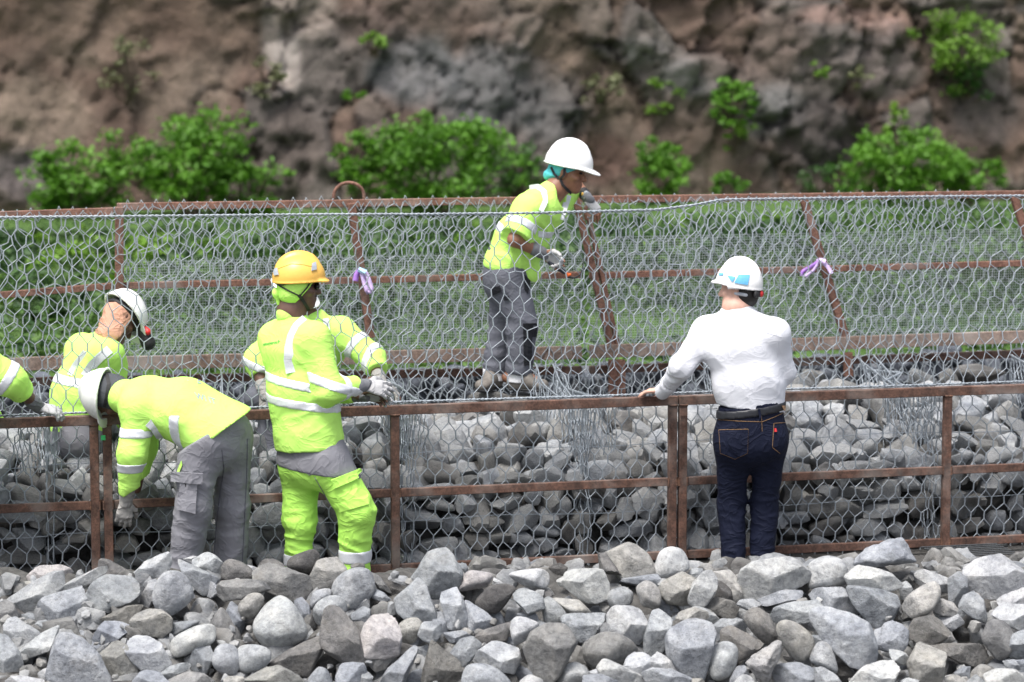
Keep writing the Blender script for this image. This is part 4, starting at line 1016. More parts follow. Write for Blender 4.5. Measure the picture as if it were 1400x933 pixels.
def fill_z(Y, X):
    r = sm(X_at(950, 600), X_at(1150, 600), X) * 0.07 * sm(0.3, 1.0, Y)
    return np.interp(Y, [0.10, 0.14, 0.5, 1.0, 1.7, 2.6], [0.40, 0.48, 0.60, 0.68, 0.54, 0.40]) + r
def fill_hit(px, py):
    d = ray(px, py)
    p = CAM + d * ((0.10 - CAM[1]) / d[1])
    if p[2] < 0.45: return p, 0
    for Y in np.arange(0.10, 2.6, 0.01):
        p = CAM + d * ((Y - CAM[1]) / d[1])
        if p[2] <= fill_z(Y, p[0]): return p, 1
    return p, 2
def rock_unit(R, level=3, p=None):
    """generic broken stone inside a unit ball"""
    n = R.integers(7, 12); Np = R.normal(size=(n, 3)); Np /= np.linalg.norm(Np, axis=1, keepdims=True)
    Np = np.concatenate([Np, np.eye(3), -np.eye(3)]); Hp = np.concatenate([R.uniform(0.5, 0.85, n), np.full(6, 0.95)])
    D, Fc = ICO[level]
    r = rock_radius(D, Np, Hp, p if p else R.choice([10, 30, 40, 50])); V = D * r[:, None]
    sd = int(R.integers(0, 9999)); V = V + D * (0.045 * fbm(V * 3.0 + sd, 4, sd))[:, None]
    return V / np.abs(V).max(0), Fc
RK = np.random.default_rng(21)
LIB = []
for q in range(26):
    V, Fc = rock_unit(RK, 3); me = mesh_np("stone", V, Fc); me.materials.append(M_STONE); me.set_sharp_from_angle(angle=math.radians(35)); LIB.append((V, Fc, me))
FILL = """611,594,54,38,20,L 660,600,40,30,25,T 632,620,38,28,0,L 696,623,48,36,-20,L 598,628,28,20,0,L 636,644,36,20,-10,L 601,651,50,28,20,K 642,660,34,22,0,G 705,657,50,26,0,G 748,652,46,24,-8,L 728,628,30,24,0,B 765,632,38,22,-20,B 790,656,26,24,30,L 668,635,24,40,0,G 600,674,64,18,0,W
580,712,66,34,5,B 603,692,40,18,0,L 655,703,36,32,10,T 671,718,46,22,-10,G 718,710,48,32,-10,L 694,690,42,20,0,L 652,740,36,26,0,K 681,736,42,18,0,G 716,737,30,26,0,B 664,761,40,18,-5,L 705,768,36,22,5,G 672,782,48,18,0,G 730,755,28,28,30,B 601,747,54,26,0,L 560,744,26,34,10,G
773,694,32,30,-30,L 755,712,30,30,0,L 751,729,40,14,5,B 748,747,34,24,0,B 768,760,40,22,-10,B 797,718,32,32,10,G 778,730,24,30,0,D 801,749,26,30,20,K 860,694,26,34,0,L 893,698,38,34,0,L 872,724,62,22,0,B 833,716,30,26,0,K 838,628,40,38,-30,W 842,646,28,22,-30,L 873,642,38,36,0,G 892,655,26,16,-15,W 893,620,30,30,0,L 855,600,32,28,0,L 900,580,26,22,0,W 880,590,26,28,0,L 809,625,40,22,0,L
1141,625,62,34,-25,W 1090,622,40,40,0,L 1098,603,50,30,15,L 1174,640,50,28,-8,W 1204,640,42,22,0,L 1188,614,34,26,30,L 1096,645,32,20,0,G 1086,685,26,32,0,G 1136,673,26,20,10,L 1175,672,44,22,0,L 1217,673,40,30,0,L 1152,697,80,28,0,G 1216,700,54,26,0,L 1192,720,46,24,0,L 1092,709,44,18,5,B 1140,721,50,24,0,D 1093,731,44,24,0,D 1123,742,30,16,-5,B 1200,742,44,24,0,B 1228,724,20,24,0,L 1160,742,30,16,0,D 1180,582,46,18,25,L 1224,582,32,22,0,L
1266,590,34,36,-50,W 1333,582,50,30,30,G 1390,582,40,20,40,L 1318,604,42,22,0,L 1368,625,40,24,-10,W 1355,614,34,22,0,G 1272,620,30,36,60,K 1311,630,30,20,0,L 1341,630,20,16,0,L 1363,668,38,30,0,L 1263,692,36,36,0,K 1314,690,34,42,0,G 1340,684,24,22,0,K 1394,690,20,22,0,B 1365,714,28,24,0,B 1325,722,44,22,0,D 1362,738,36,20,0,B 1392,736,24,20,0,L
30,675,62,22,8,T 96,672,46,22,8,L 40,655,40,22,20,G 37,700,64,28,0,B 90,706,46,22,0,B 38,738,46,30,0,B 10,734,28,20,0,L 78,720,26,34,30,G 81,750,32,18,-15,B 105,738,32,20,0,G 36,764,64,26,5,G 112,620,20,30,0,L 36,640,22,26,0,L 86,650,20,16,0,K 88,626,24,20,0,G
512,598,26,24,0,B 513,625,36,40,40,G 510,665,40,40,0,L 440,725,22,34,0,L 525,730,22,34,0,T 522,775,28,28,0,L 357,615,30,40,0,L 368,645,22,24,0,G 380,668,20,30,0,B
1090,520,44,26,0,L 1112,517,34,26,0,T 1260,518,40,24,0,L 1345,512,60,24,-8,K 1300,520,30,24,30,G 178,745,34,20,0,T 205,765,50,20,-5,L 190,720,30,24,0,G""".split()
placed = []; R = np.random.default_rng(33)
fill_n = 0
FUSED = {}
for it in FILL:
    px, py, w, h, ang, tone = it.split(","); px, py, w, h, ang = map(float, (px, py, w, h, ang))
    p, zone = fill_hit(px, py); k = FPX / float((p - CAM) @ FW)
    w, h = w / k * 1.14, h / k * 1.14; dth = 0.5 * math.sqrt(w * h) * R.uniform(0.9, 1.1)
    c = p + np.array([0, dth * 0.95 if zone == 0 else dth * 0.25, 0])
    V, Fc, me = LIB[fill_n % len(LIB)]
    o = bpy.data.objects.new("stone", me); COL.objects.link(o)
    a = math.radians(-ang)
    Mx = Matrix((RT, np.cross(UZ, RT), UZ)).transposed()
    o.matrix_world = Matrix.Translation(Vector(c)) @ (Mx @ Matrix.Rotation(-a, 3, 'Y')).to_4x4() @ Matrix.Diagonal((w / 2, dth, h / 2, 1)) @ Matrix.Diagonal((R.choice([-1, 1]), 1, 1, 1)).to_4x4()
    t = TONE[tone]; v = R.uniform(0.95, 1.18); o.color = (t[0] * v, t[1] * v, t[2] * v, 1)
    bay = ("left bay" if px < 130 else "bay behind the hi vis workers" if px < 440 else "beside the yellow trousers" if px < 538 else "right of the middle post" if px < 690 else "centre of middle bay" if px < 800 else
           "left of the double post" if px < 925 else "beside the jeans" if px < 1130 else "left of the right post" if px < 1290 else "right of the right post")
    lev = "above top rail" if py < 545 else "above mid rail" if py < 668 else "below mid rail" if py < 712 else "near the foot"
    shp = "flat" if w / h > 1.9 else "tall" if w / h < 0.85 else "blocky"
    PEND.append((o, f"{TWORD[tone]} {shp} stone in wire {lev}, {bay}", px))
    tag(o, None, "stone", "stones filling the gabion baskets")
    placed.append((px, py, float(c[0]), float(p[1]), float(p[2]), math.sqrt(w * h) / 2)); fill_n += 1
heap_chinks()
def fill_rest():
    """all the smaller and half hidden stones of the filling, as one mass"""
    g = Geo(); R = np.random.default_rng(44)
    LIBS = [rock_unit(R, 3) for _ in range(14)]
    x0, x1 = XD[0], XD[-1] - 0.2
    prof = np.array([(0.10, 0.0), (0.10, 0.46), (0.5, 0.60), (1.0, 0.68), (1.7, 0.54), (2.2, 0.46)])
    L = np.r_[0, np.cumsum(np.linalg.norm(np.diff(prof, axis=0), axis=1))]
    # dart throwing then relaxation on the unrolled surface
    fx = []
    for (_, _, X, Y, Z, r) in placed:
        d = np.hypot(prof[:, 0] - Y, prof[:, 1] - Z)
        ss = np.linspace(0, L[-1], 400); q = np.stack([np.interp(ss, L, prof[:, 0]), np.interp(ss, L, prof[:, 1])], 1)
        fx.append((X, ss[np.argmin(np.hypot(q[:, 0] - Y, q[:, 1] - Z))], r))
    fx = np.array(fx); pts = [tuple(f) for f in fx]; nf = len(pts)
    A = np.array(pts)
    for tries, rr in ((2500, 0.10), (5000, 0.078), (9000, 0.058)):
        for _ in range(tries):
            x, s = R.uniform(x0, x1), R.uniform(0, L[-1]); r = rr * R.uniform(0.82, 1.15)
            if np.all(np.hypot(A[:, 0] - x, A[:, 1] - s) > (A[:, 2] + r) * 0.93): A = np.vstack([A, (x, s, r)])
    def put(x, s, r, deep):
        Y, Z = np.interp(s, L, prof[:, 0]), np.interp(s, L, prof[:, 1])
        wall = s < 0.47
        V, Fc = LIBS[R.integers(len(LIBS))]
        rx, rz, ry = r * R.uniform(0.95, 1.25), r * R.uniform(0.92, 1.15), r * R.uniform(0.9, 1.2)
        if wall: Y += ry * 0.95 + deep; Z = max(Z, rz * 0.6)
        else: Z += -deep * 0.8 + fill_z(Y, x) - np.interp(Y, [0.10, 0.14, 0.5, 1.0, 1.7, 2.6], [0.40, 0.48, 0.60, 0.68, 0.54, 0.40]); Y = max(Y + ry * 0.2, 0.07 + ry)
        q = Matrix.Rotation(R.uniform(-.4, .4), 3, 'Y') @ Matrix.Rotation(R.uniform(-.5, .5), 3, 'X') @ Matrix.Rotation(R.uniform(0, 6.28), 3, 'Z')
        M = np.array(q)
        W = (V * (rx, ry, rz)) @ M.T + (x, Y, Z)
        if wall: W[:, 1] = np.maximum(W[:, 1], 0.062)
        g.add(W, Fc)
        t = np.array(TONE[R.choice(list("LBGLMLDBG"))]) * R.uniform(0.82, 1.15)
        cols.append(np.repeat(t[None], len(V), 0))
    cols = []
    for (x, s, r) in A[nf:]: put(x, s, r * 1.06, 0.015)
    m0 = on_f(692, 570, 17.2)
    for q in range(46):                                                  # a low mound of filling under the standing worker
        V, Fc = LIBS[R.integers(len(LIBS))]; r = R.uniform(0.06, 0.09); a = R.uniform(0, 6.28); d = 0.42 * math.sqrt(R.random())
        M = np.array(Matrix.Rotation(R.uniform(0, 6.28), 3, 'X') @ Matrix.Rotation(R.uniform(0, 6.28), 3, 'Z'))
        W = (V * r) @ M.T + (m0[0] + d * math.cos(a), m0[1] + 0.75 * d * math.sin(a), 0.66 - 0.32 * d + R.uniform(-0.14, 0)); g.add(W, Fc)
        cols.append(np.repeat((np.array(TONE[R.choice(list("LBGD"))]) * R.uniform(0.7, 1.0))[None], len(V), 0))
    for _ in range(520): put(R.uniform(x0, x1), R.uniform(0, L[-1]), R.uniform(0.06, 0.1), R.uniform(0.10, 0.16))
    mass("gabion_rubble", g, cols)
    # the packed inside: a dark sheet added behind the visible stones to block light
    xs = np.arange(x0, x1 + 0.05, 0.06); pr = np.array([(0.34, -0.05), (0.34, 0.3), (0.6, 0.45), (1.0, 0.50), (1.7, 0.36), (2.4, 0.28), (2.6, 0.0)])
    ll = np.r_[0, np.cumsum(np.linalg.norm(np.diff(pr, axis=0), axis=1))]; ss = np.linspace(0, ll[-1], 60)
    V = np.array([(x, np.interp(s, ll, pr[:, 0]), np.interp(s, ll, pr[:, 1])) for x in xs for s in ss]); V[:, 1:] += 0.05 * np.stack([fbm(V * 8, 2, 1), fbm(V * 8, 2, 2)], 1)
    i = np.arange(len(V)).reshape(len(xs), len(ss))
    Fc = np.stack([i[:-1, :-1], i[1:, :-1], i[1:, 1:], i[:-1, 1:]], -1).reshape(-1, 4)
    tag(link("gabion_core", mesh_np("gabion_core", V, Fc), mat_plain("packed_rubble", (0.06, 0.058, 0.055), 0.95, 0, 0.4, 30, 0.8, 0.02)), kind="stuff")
for i, (px, py, w, h, df, tone, lab) in enumerate(((668, 547, 60, 34, 0.08, "K", "brownish flat stone under the standing worker's rear boot"), (716, 548, 62, 34, -0.05, "G", "grey flat stone under the standing worker's front boot"),
        (748, 553, 46, 32, 0.12, "G", "grey blocky stone just right of the standing worker's boots"), (638, 556, 46, 32, 0.1, "L", "light grey stone just left of the standing worker's boots"))):
    c = on_f(px, py, 17.2 + df); k = FPX / 17.3
    V, Fc, me = LIB[(i * 5 + 3) % len(LIB)]
    o = bpy.data.objects.new("stone", me); COL.objects.link(o); o.location = Vector(c); o.scale = (w / 2 / k, 0.15, h / 2 / k)
    t = TONE[tone]; o.color = (t[0] * 0.8, t[1] * 0.8, t[2] * 0.8, 1); tag(o, lab, "stone", "stones filling the gabion baskets")
finish_labels()
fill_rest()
# second row of filled cages farther back: seen as a low grey band under the rear beam
def back_row():
    R = np.random.default_rng(3); g = Geo(); lib = [rock_unit(R, 3) for _ in range(8)]
    x0, x1 = X_at(-60, 500, 3.1), X_at(1460, 500, 3.1)
    t = empty("gabion_basket", ((x0 + x1) / 2, 3.3, 0.1), "low filled gabion behind the rear frames, a blurred grey band", "gabion")
    g2 = Geo()
    n = 0
    for zz in (0.34, 0.45, 0.56, 0.66, 0.72):
        for x in np.arange(x0, x1, 0.13):
            V, Fc = lib[R.integers(8)]; r = R.uniform(0.055, 0.085)
            g2.add(V * r * R.uniform(0.8, 1.2, 3) + (x + R.normal() * 0.03, 3.12 + R.normal() * 0.03 + 0.05 * (zz > .5), zz - 0.05 + R.normal() * 0.02), Fc)
    o = g2.build("stone_fill", mat_plain("dark_grey_stone", (0.085, 0.095, 0.115), 0.9, 0, 0.5, 12, 0.5, 0.02), t, True); tag(o, kind="stuff")
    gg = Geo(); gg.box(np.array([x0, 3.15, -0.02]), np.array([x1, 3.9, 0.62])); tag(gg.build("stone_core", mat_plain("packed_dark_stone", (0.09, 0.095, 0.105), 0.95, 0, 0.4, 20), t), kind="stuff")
    net = hexnet(x0, x1, 0.2, 0.76, lambda P: np.stack([P[:, 0], 3.0 + 0 * P[:, 0], P[:, 1]], 1), 0.003, 0.0045, seed=71)
    wire_part("front_panel", [net], t, M_WIRE_FAR)
    xa = X_at(172, 500, 3.0)
    net = hexnet(xa, x1, 0.76, 1.78, lambda P: np.stack([P[:, 0] + 0.03 * vnoise(np.stack([P[:, 0] * 2, P[:, 1] * 2, 0 * P[:, 0]], 1), 5), 3.02 + 0.08 * vnoise(np.stack([P[:, 0], P[:, 1], 0 * P[:, 0]], 1), 6), P[:, 1]], 1), 0.0028, 0.0042, seed=72, jit=0.009)
    wire_part("lid_panel", [net], t, M_WIRE_FAR)
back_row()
# ------------------------------------------------------------------ solid modelling of bodies and clothes (distance fields -> one continuous surface)
def cap(a, b, ra, rb=None, k=0.02, cut=False):
    a, b = np.asarray(a, float), np.asarray(b, float); rb = ra if rb is None else rb
    ba = b - a; L2 = max(float(ba @ ba), 1e-9); dirn = ba / math.sqrt(L2)
    def fn(x, y, z):
        px, py, pz = x - a[0], y - a[1], z - a[2]
        t = np.clip((px * ba[0] + py * ba[1] + pz * ba[2]) / L2, 0, 1)
        d = np.sqrt((px - t * ba[0]) ** 2 + (py - t * ba[1]) ** 2 + (pz - t * ba[2]) ** 2) - (ra + (rb - ra) * t)
        if cut: d = np.maximum(d, (x - b[0]) * dirn[0] + (y - b[1]) * dirn[1] + (z - b[2]) * dirn[2])
        return d
    m = max(ra, rb)
    return (fn, np.minimum(a, b) - m, np.maximum(a, b) + m, k, 'u')
def ecap(a, b, side, r0, r1, k=0.03, cut=False):
    """tapered limb of elliptic section: radii (along side, across side) at both ends"""
    a, b = np.asarray(a, float), np.asarray(b, float); zz = b - a; L = float(np.linalg.norm(zz)); zz = zz / L
    s = np.asarray(side, float); s = nrm(s - zz * (s @ zz)); t_ = np.cross(zz, s)
    def fn(x, y, z):
        px, py, pz = x - a[0], y - a[1], z - a[2]
        l = px * zz[0] + py * zz[1] + pz * zz[2]; u = px * s[0] + py * s[1] + pz * s[2]; v = px * t_[0] + py * t_[1] + pz * t_[2]
        t = np.clip(l / L, 0, 1); t = t * t * (3 - 2 * t); e = l - np.clip(l, 0, L)
        ru = r0[0] + (r1[0] - r0[0]) * t; rv = r0[1] + (r1[1] - r0[1]) * t; m = np.minimum(ru, rv)
        d = (np.sqrt((u / ru) ** 2 + (v / rv) ** 2 + (e / m) ** 2) - 1) * m
        if cut: d = np.maximum(d, l - L)
        return d
    m = max(r0[0], r0[1], r1[0], r1[1])
    return (fn, np.minimum(a, b) - m, np.maximum(a, b) + m, k, 'u')
def ell(c, r, ax=None, k=0.015, op='u'):
    """ellipsoid; ax rows are its axes"""
    c = np.asarray(c, float); r = np.asarray(r, float); ax = np.eye(3) if ax is None else np.asarray(ax, float)
    def fn(x, y, z):
        px, py, pz = x - c[0], y - c[1], z - c[2]
        q = 0; g = 0
        for i in range(3):
            l = px * ax[i, 0] + py * ax[i, 1] + pz * ax[i, 2]
            q = q + (l / r[i]) ** 2; g = g + (l / r[i] ** 2) ** 2
        q = np.sqrt(q)
        return q * (q - 1) / np.maximum(np.sqrt(g), 1e-6)
    m = np.sqrt(((ax * r[:, None]) ** 2).sum(0))
    return (fn, c - m, c + m, k, op)
def with_op(p, op, k=None): return (p[0], p[1], p[2], p[3] if k is None else k, op)
class Field:
    def __init__(s, prims, h, pad=0.035, cuts=(), lo=None, hi=None):
        us = [p for p in prims if p[4] == 'u']
        s.lo = (np.min([p[1] for p in us], 0) if lo is None else np.asarray(lo)) - pad
        s.hi = (np.max([p[2] for p in us], 0) if hi is None else np.asarray(hi)) + pad
        s.h = h
        n = np.ceil((s.hi - s.lo) / h).astype(int) + 1
        s.ax = [s.lo[i] + h * np.arange(n[i]) for i in range(3)]
        s.f = np.full(n, 0.2, np.float32)
        for p in prims: s.add(p)
        for c, nn in cuts: s.cut(c, nn)
    def win(s, lo, hi, pad):
        w = []
        for i in range(3):
            a = int(np.clip(math.floor((lo[i] - pad - s.lo[i]) / s.h), 0, len(s.ax[i]))); b = int(np.clip(math.ceil((hi[i] + pad - s.lo[i]) / s.h) + 1, 0, len(s.ax[i])))
            w.append(slice(a, b))
        return tuple(w)
    def grid(s, w=(slice(None),) * 3):
        return s.ax[0][w[0]][:, None, None], s.ax[1][w[1]][None, :, None], s.ax[2][w[2]][None, None, :]
    def add(s, p):
        fn, lo, hi, k, op = p
        w = s.win(lo, hi, max(k, 0.03) + 0.012)
        if any(q.stop <= q.start for q in w): return
        d = fn(*s.grid(w)).astype(np.float32); f = s.f[w]
        if op == 'u':
            hh = np.maximum(k - np.abs(f - d), 0) / max(k, 1e-6); s.f[w] = np.minimum(f, d) - hh * hh * k * 0.25
        elif op == 's':
            d = -d; hh = np.maximum(k - np.abs(f - d), 0) / max(k, 1e-6); s.f[w] = np.maximum(f, d) + hh * hh * k * 0.25
        elif op == 'i': s.f[:] = np.maximum(s.f, fn(*s.grid()))
    def cut(s, c, n):
        n = nrm(n); x, y, z = s.grid()
        s.f = np.maximum(s.f, ((x - c[0]) * n[0] + (y - c[1]) * n[1] + (z - c[2]) * n[2]).astype(np.float32))
    def plane(s, c, n):
        n = nrm(n); x, y, z = s.grid()
        return ((x - c[0]) * n[0] + (y - c[1]) * n[1] + (z - c[2]) * n[2]).astype(np.float32)
    def pts(s, thr):
        m = np.abs(s.f) < thr; I = np.argwhere(m)
        return m, s.lo + I * s.h
    def folds(s, spec, seed=0, base=0.006, thr=0.035):
        """cloth relief: a loose drape everywhere, and creases across the limb near the given joints: (centre, radius, axis, amplitude, wavelength)"""
        m, P = s.pts(thr)
        d = 0.6 * base * fbm(P * 7.0, 2, seed)
        for q, (c, r, ax, amp, wl) in enumerate(spec):
            c = np.asarray(c, float); ax = nrm(ax); R = P - c; l = R @ ax
            fall = np.exp(-(R ** 2).sum(1) / (r * r))
            Q = P / (wl * 3.0) + np.outer(l, ax) * (1 / wl - 1 / (wl * 3.0))
            Q = Q + 0.5 * np.stack([vnoise(P * 6, seed + 40 + q), vnoise(P * 6, seed + 50 + q), vnoise(P * 6, seed + 60 + q)], 1)
            rg = 1 - 2.4 * np.abs(vnoise(Q, seed + q)) ** 0.8
            d = d + 0.58 * amp * fall * rg
        s.f[m] -= d.astype(np.float32)
    def copy_with(s, f):
        o = Field.__new__(Field); o.lo, o.hi, o.h, o.ax, o.f = s.lo, s.hi, s.h, s.ax, f; return o
    def surf(s):
        f = s.f.copy(); f[0], f[-1] = 0.2, 0.2; f[:, 0], f[:, -1] = 0.2, 0.2; f[:, :, 0], f[:, :, -1] = 0.2, 0.2
        S = f < 0; n = np.array(f.shape)
        cs = np.zeros(n - 1, np.int8)
        corners = [(a, b, c) for a in (0, 1) for b in (0, 1) for c in (0, 1)]
        for a, b, c in corners: cs += S[a:n[0] - 1 + a, b:n[1] - 1 + b, c:n[2] - 1 + c]
        act = np.argwhere((cs > 0) & (cs < 8))
        if len(act) == 0: return None
        idm = np.full(n - 1, -1, np.int32); idm[tuple(act.T)] = np.arange(len(act))
        pos = np.zeros((len(act), 3)); cnt = np.zeros(len(act))
        for p in corners:
            for ax in range(3):
                if p[ax]: continue
                q = list(p); q[ax] = 1
                va = f[act[:, 0] + p[0], act[:, 1] + p[1], act[:, 2] + p[2]]; vb = f[act[:, 0] + q[0], act[:, 1] + q[1], act[:, 2] + q[2]]
                cr = (va < 0) != (vb < 0); t = np.where(cr, va / np.where(cr, va - vb, 1), 0)
                e = np.array(p, float)[None] + 0 * pos; e[:, ax] += t
                pos += e * cr[:, None]; cnt += cr
        V = s.lo + (act + pos / cnt[:, None]) * s.h
        F = []
        for ax in range(3):
            b, c = (ax + 1) % 3, (ax + 2) % 3
            sl0 = [slice(None)] * 3; sl1 = [slice(None)] * 3; sl0[ax] = slice(0, -1); sl1[ax] = slice(1, None)
            x = S[tuple(sl0)] != S[tuple(sl1)]; I = np.argwhere(x)
            I = I[(I[:, b] > 0) & (I[:, c] > 0) & (I[:, b] < n[b] - 1) & (I[:, c] < n[c] - 1)]
            def g(db, dc):
                J = I.copy(); J[:, b] += db; J[:, c] += dc; return idm[tuple(J.T)]
            q = np.stack([g(-1, -1), g(0, -1), g(0, 0), g(-1, 0)], 1)
            ins = S[tuple(I.T)]
            q = np.where(ins[:, None], q, q[:, ::-1]); q = q[(q >= 0).all(1)]
            F.append(q)
        return V, np.concatenate(F)
    def build(s, name, mat, parent, smooth_it=1):
        r = s.surf()
        if r is None: return None
        V, Fc = r
        for _ in range(smooth_it):                      # light relaxation of the lattice facets
            acc = np.zeros_like(V); c = np.zeros(len(V))
            for i in range(4):
                a, b = Fc[:, i], Fc[:, (i + 1) % 4]
                np.add.at(acc, a, V[b]); np.add.at(c, a, 1)
            V = V * 0.5 + 0.5 * acc / np.maximum(c, 1)[:, None]
        return link(name, mesh_np(name, V, Fc), mat, parent)

def bvh_of(*objs):
    V, Fc = [], []; n = 0
    for o in objs:
        me = o.data; a = np.empty(len(me.vertices) * 3, np.float32); me.vertices.foreach_get("co", a)
        V += [tuple(v) for v in a.reshape(-1, 3)]
        Fc += [tuple(x + n for x in p.vertices) for p in me.polygons]; n = len(V)
    return BVHTree.FromPolygons(V, Fc)
def touch(bv, px, py, off=0.003):
    """where the sight line of a photograph pixel meets a modelled surface (just above it)"""
    d = Vector(nrm(ray(px, py))); h = bv.ray_cast(Vector(CAM), d)
    if h[0] is None:
        return None
    nn = h[1] if h[1].dot(d) < 0 else -h[1]
    return np.array(h[0] + nn * off)
def dense(pts, step=2.5):
    out = []
    for a, b in zip(pts[:-1], pts[1:]):
        n = max(1, int(math.dist(a, b) / step))
        out += [(a[0] + (b[0] - a[0]) * i / n, a[1] + (b[1] - a[1]) * i / n) for i in range(n)]
    return out + [pts[-1]]
def seam(name, bv, lines, r, mat, parent, off=0.002):
    """cords, stitching, straps laid on a surface"""
    g = Geo()
    for ln in lines:
        P = [touch(bv, x, y, off) for x, y in dense(ln)]; P = [p for p in P if p is not None]
        if len(P) > 1: g.path(P, r, 5)
    return g.build(name, mat, parent, True) if g.V else None
def band(name, bv, ln, w, mat, parent, th=0.003, off=0.003):
    """flat webbing of width w laid along a line on a surface"""
    P = [touch(bv, x, y, off) for x, y in dense(ln)]; P = np.array([p for p in P if p is not None])
    if len(P) < 2: return None
    T = np.gradient(P, axis=0); T /= np.linalg.norm(T, axis=1, keepdims=True)
    S = np.cross(T, FW); S /= np.linalg.norm(S, axis=1, keepdims=True); U = np.cross(S, T)
    V = np.concatenate([np.stack([P - S * w / 2, P + S * w / 2, P + S * w / 2 - U * th, P - S * w / 2 - U * th], 1).reshape(-1, 3)])
    Fc = [[i * 4 + e, i * 4 + (e + 1) % 4, i * 4 + 4 + (e + 1) % 4, i * 4 + 4 + e] for i in range(len(P) - 1) for e in range(4)]
    Fc += [[0, 1, 2, 3], [len(V) - 1, len(V) - 2, len(V) - 3, len(V) - 4]]
    return link(name, mesh_np(name, V, np.array(Fc), False), mat, parent)
def patch(name, bv, poly, mat, parent, off=0.004, th=0.003, cuts=3):
    """a piece of cloth, sticker or pocket with the given outline lying on a surface"""
    bm = bmesh.new()
    f = bm.faces.new([bm.verts.new((x, -y, 0)) for x, y in poly])
    bmesh.ops.triangulate(bm, faces=[f])
    bmesh.ops.subdivide_edges(bm, edges=bm.edges[:], cuts=cuts, use_grid_fill=True)
    bad = []
    for v in bm.verts:
        p = touch(bv, v.co.x, -v.co.y, off)
        if p is None: bad.append(v)
        else: v.co = Vector(p)
    if bad: bmesh.ops.delete(bm, geom=bad, context='VERTS')
    bmesh.ops.recalc_face_normals(bm, faces=bm.faces[:])
    for q in bm.faces:
        if q.normal.dot(Vector(FW)) > 0: q.normal_flip()
    bmesh.ops.solidify(bm, geom=bm.faces[:], thickness=-th)
    me = bpy.data.meshes.new(name); bm.to_mesh(me); bm.free()
    return link(name, me, mat, parent)
def printed(name, bv, text, px, py, size, ang, mat, parent, shear=0.0, off=0.0025, squash=1.0):
    """lettering printed on cloth"""
    cu = bpy.data.curves.new(name, 'FONT'); cu.body = text; cu.size = 1.0; cu.align_x = 'LEFT'; cu.offset = 0.018; cu.resolution_u = 2
    o = bpy.data.objects.new(name, cu); COL.objects.link(o)
    dg = bpy.context.evaluated_depsgraph_get(); me = bpy.data.meshes.new_from_object(o.evaluated_get(dg))
    bpy.data.objects.remove(o); bpy.data.curves.remove(cu)
    bm = bmesh.new(); bm.from_mesh(me)
    ca, sa = math.cos(ang), math.sin(ang); bad = []
    for v in bm.verts:
        x, y = v.co.x * size * squash, v.co.y * size
        x += y * shear
        p = touch(bv, px + x * ca - y * -sa * -1, py + x * sa - y * ca, off)
        if p is None: bad.append(v)
        else: v.co = Vector(p)
    if bad: bmesh.ops.delete(bm, geom=bad, context='VERTS')
    bm.to_mesh(me); bm.free()
    return link(name, me, mat, parent)

# ------------------------------------------------------------------ anatomy
def frame_of(f, u):
    f = nrm(f); u = np.asarray(u, float); u = nrm(u - f * (u @ f)); return f, u, np.cross(f, u)   # forward, up, the person's right
def head_prims(c, f, u, neck, nr=0.057):
    f, u, s = frame_of(f, u); A = np.array([s, f, u])
    P = [ell(c + u * 0.028 - f * 0.006, (0.077, 0.098, 0.096), A), ell(c + f * 0.028 - u * 0.045, (0.062, 0.066, 0.070), A, 0.03),
         ell(c + f * 0.066 - u * 0.096, (0.030, 0.026, 0.024), A, 0.03),                                   # chin
         cap(c + f * 0.093 + u * 0.008, c + f * 0.112 - u * 0.030, 0.008, 0.0135, 0.014),                    # nose
         ell(c + f * 0.104 - u * 0.034, (0.018, 0.010, 0.009), A, 0.008),
         ell(c + f * 0.088 + u * 0.028, (0.050, 0.014, 0.010), A, 0.016),                                    # brow
         ell(c + f * 0.090 - u * 0.060, (0.024, 0.012, 0.0065), A, 0.006), ell(c + f * 0.089 - u * 0.073, (0.021, 0.012, 0.007), A, 0.006)]   # lips
    for q in (-1, 1):
        P.append(ell(c + s * q * 0.050 + f * 0.060 - u * 0.022, (0.024, 0.026, 0.020), A, 0.02))             # cheekbone
        P.append(ell(c + s * q * 0.033 + f * 0.098 + u * 0.010, (0.015, 0.012, 0.010), A, 0.012, 's'))       # eye socket
        P.append(ell(c + s * q * 0.081 - f * 0.008 - u * 0.005, (0.011, 0.021, 0.033), np.array([nrm(s + f * 0.25 * q), nrm(f - s * 0.25 * q), u]), 0.008))   # ear
    P.append(cap(c - u * 0.05 - f * 0.018, neck, nr, nr + 0.008, 0.03))
    return P
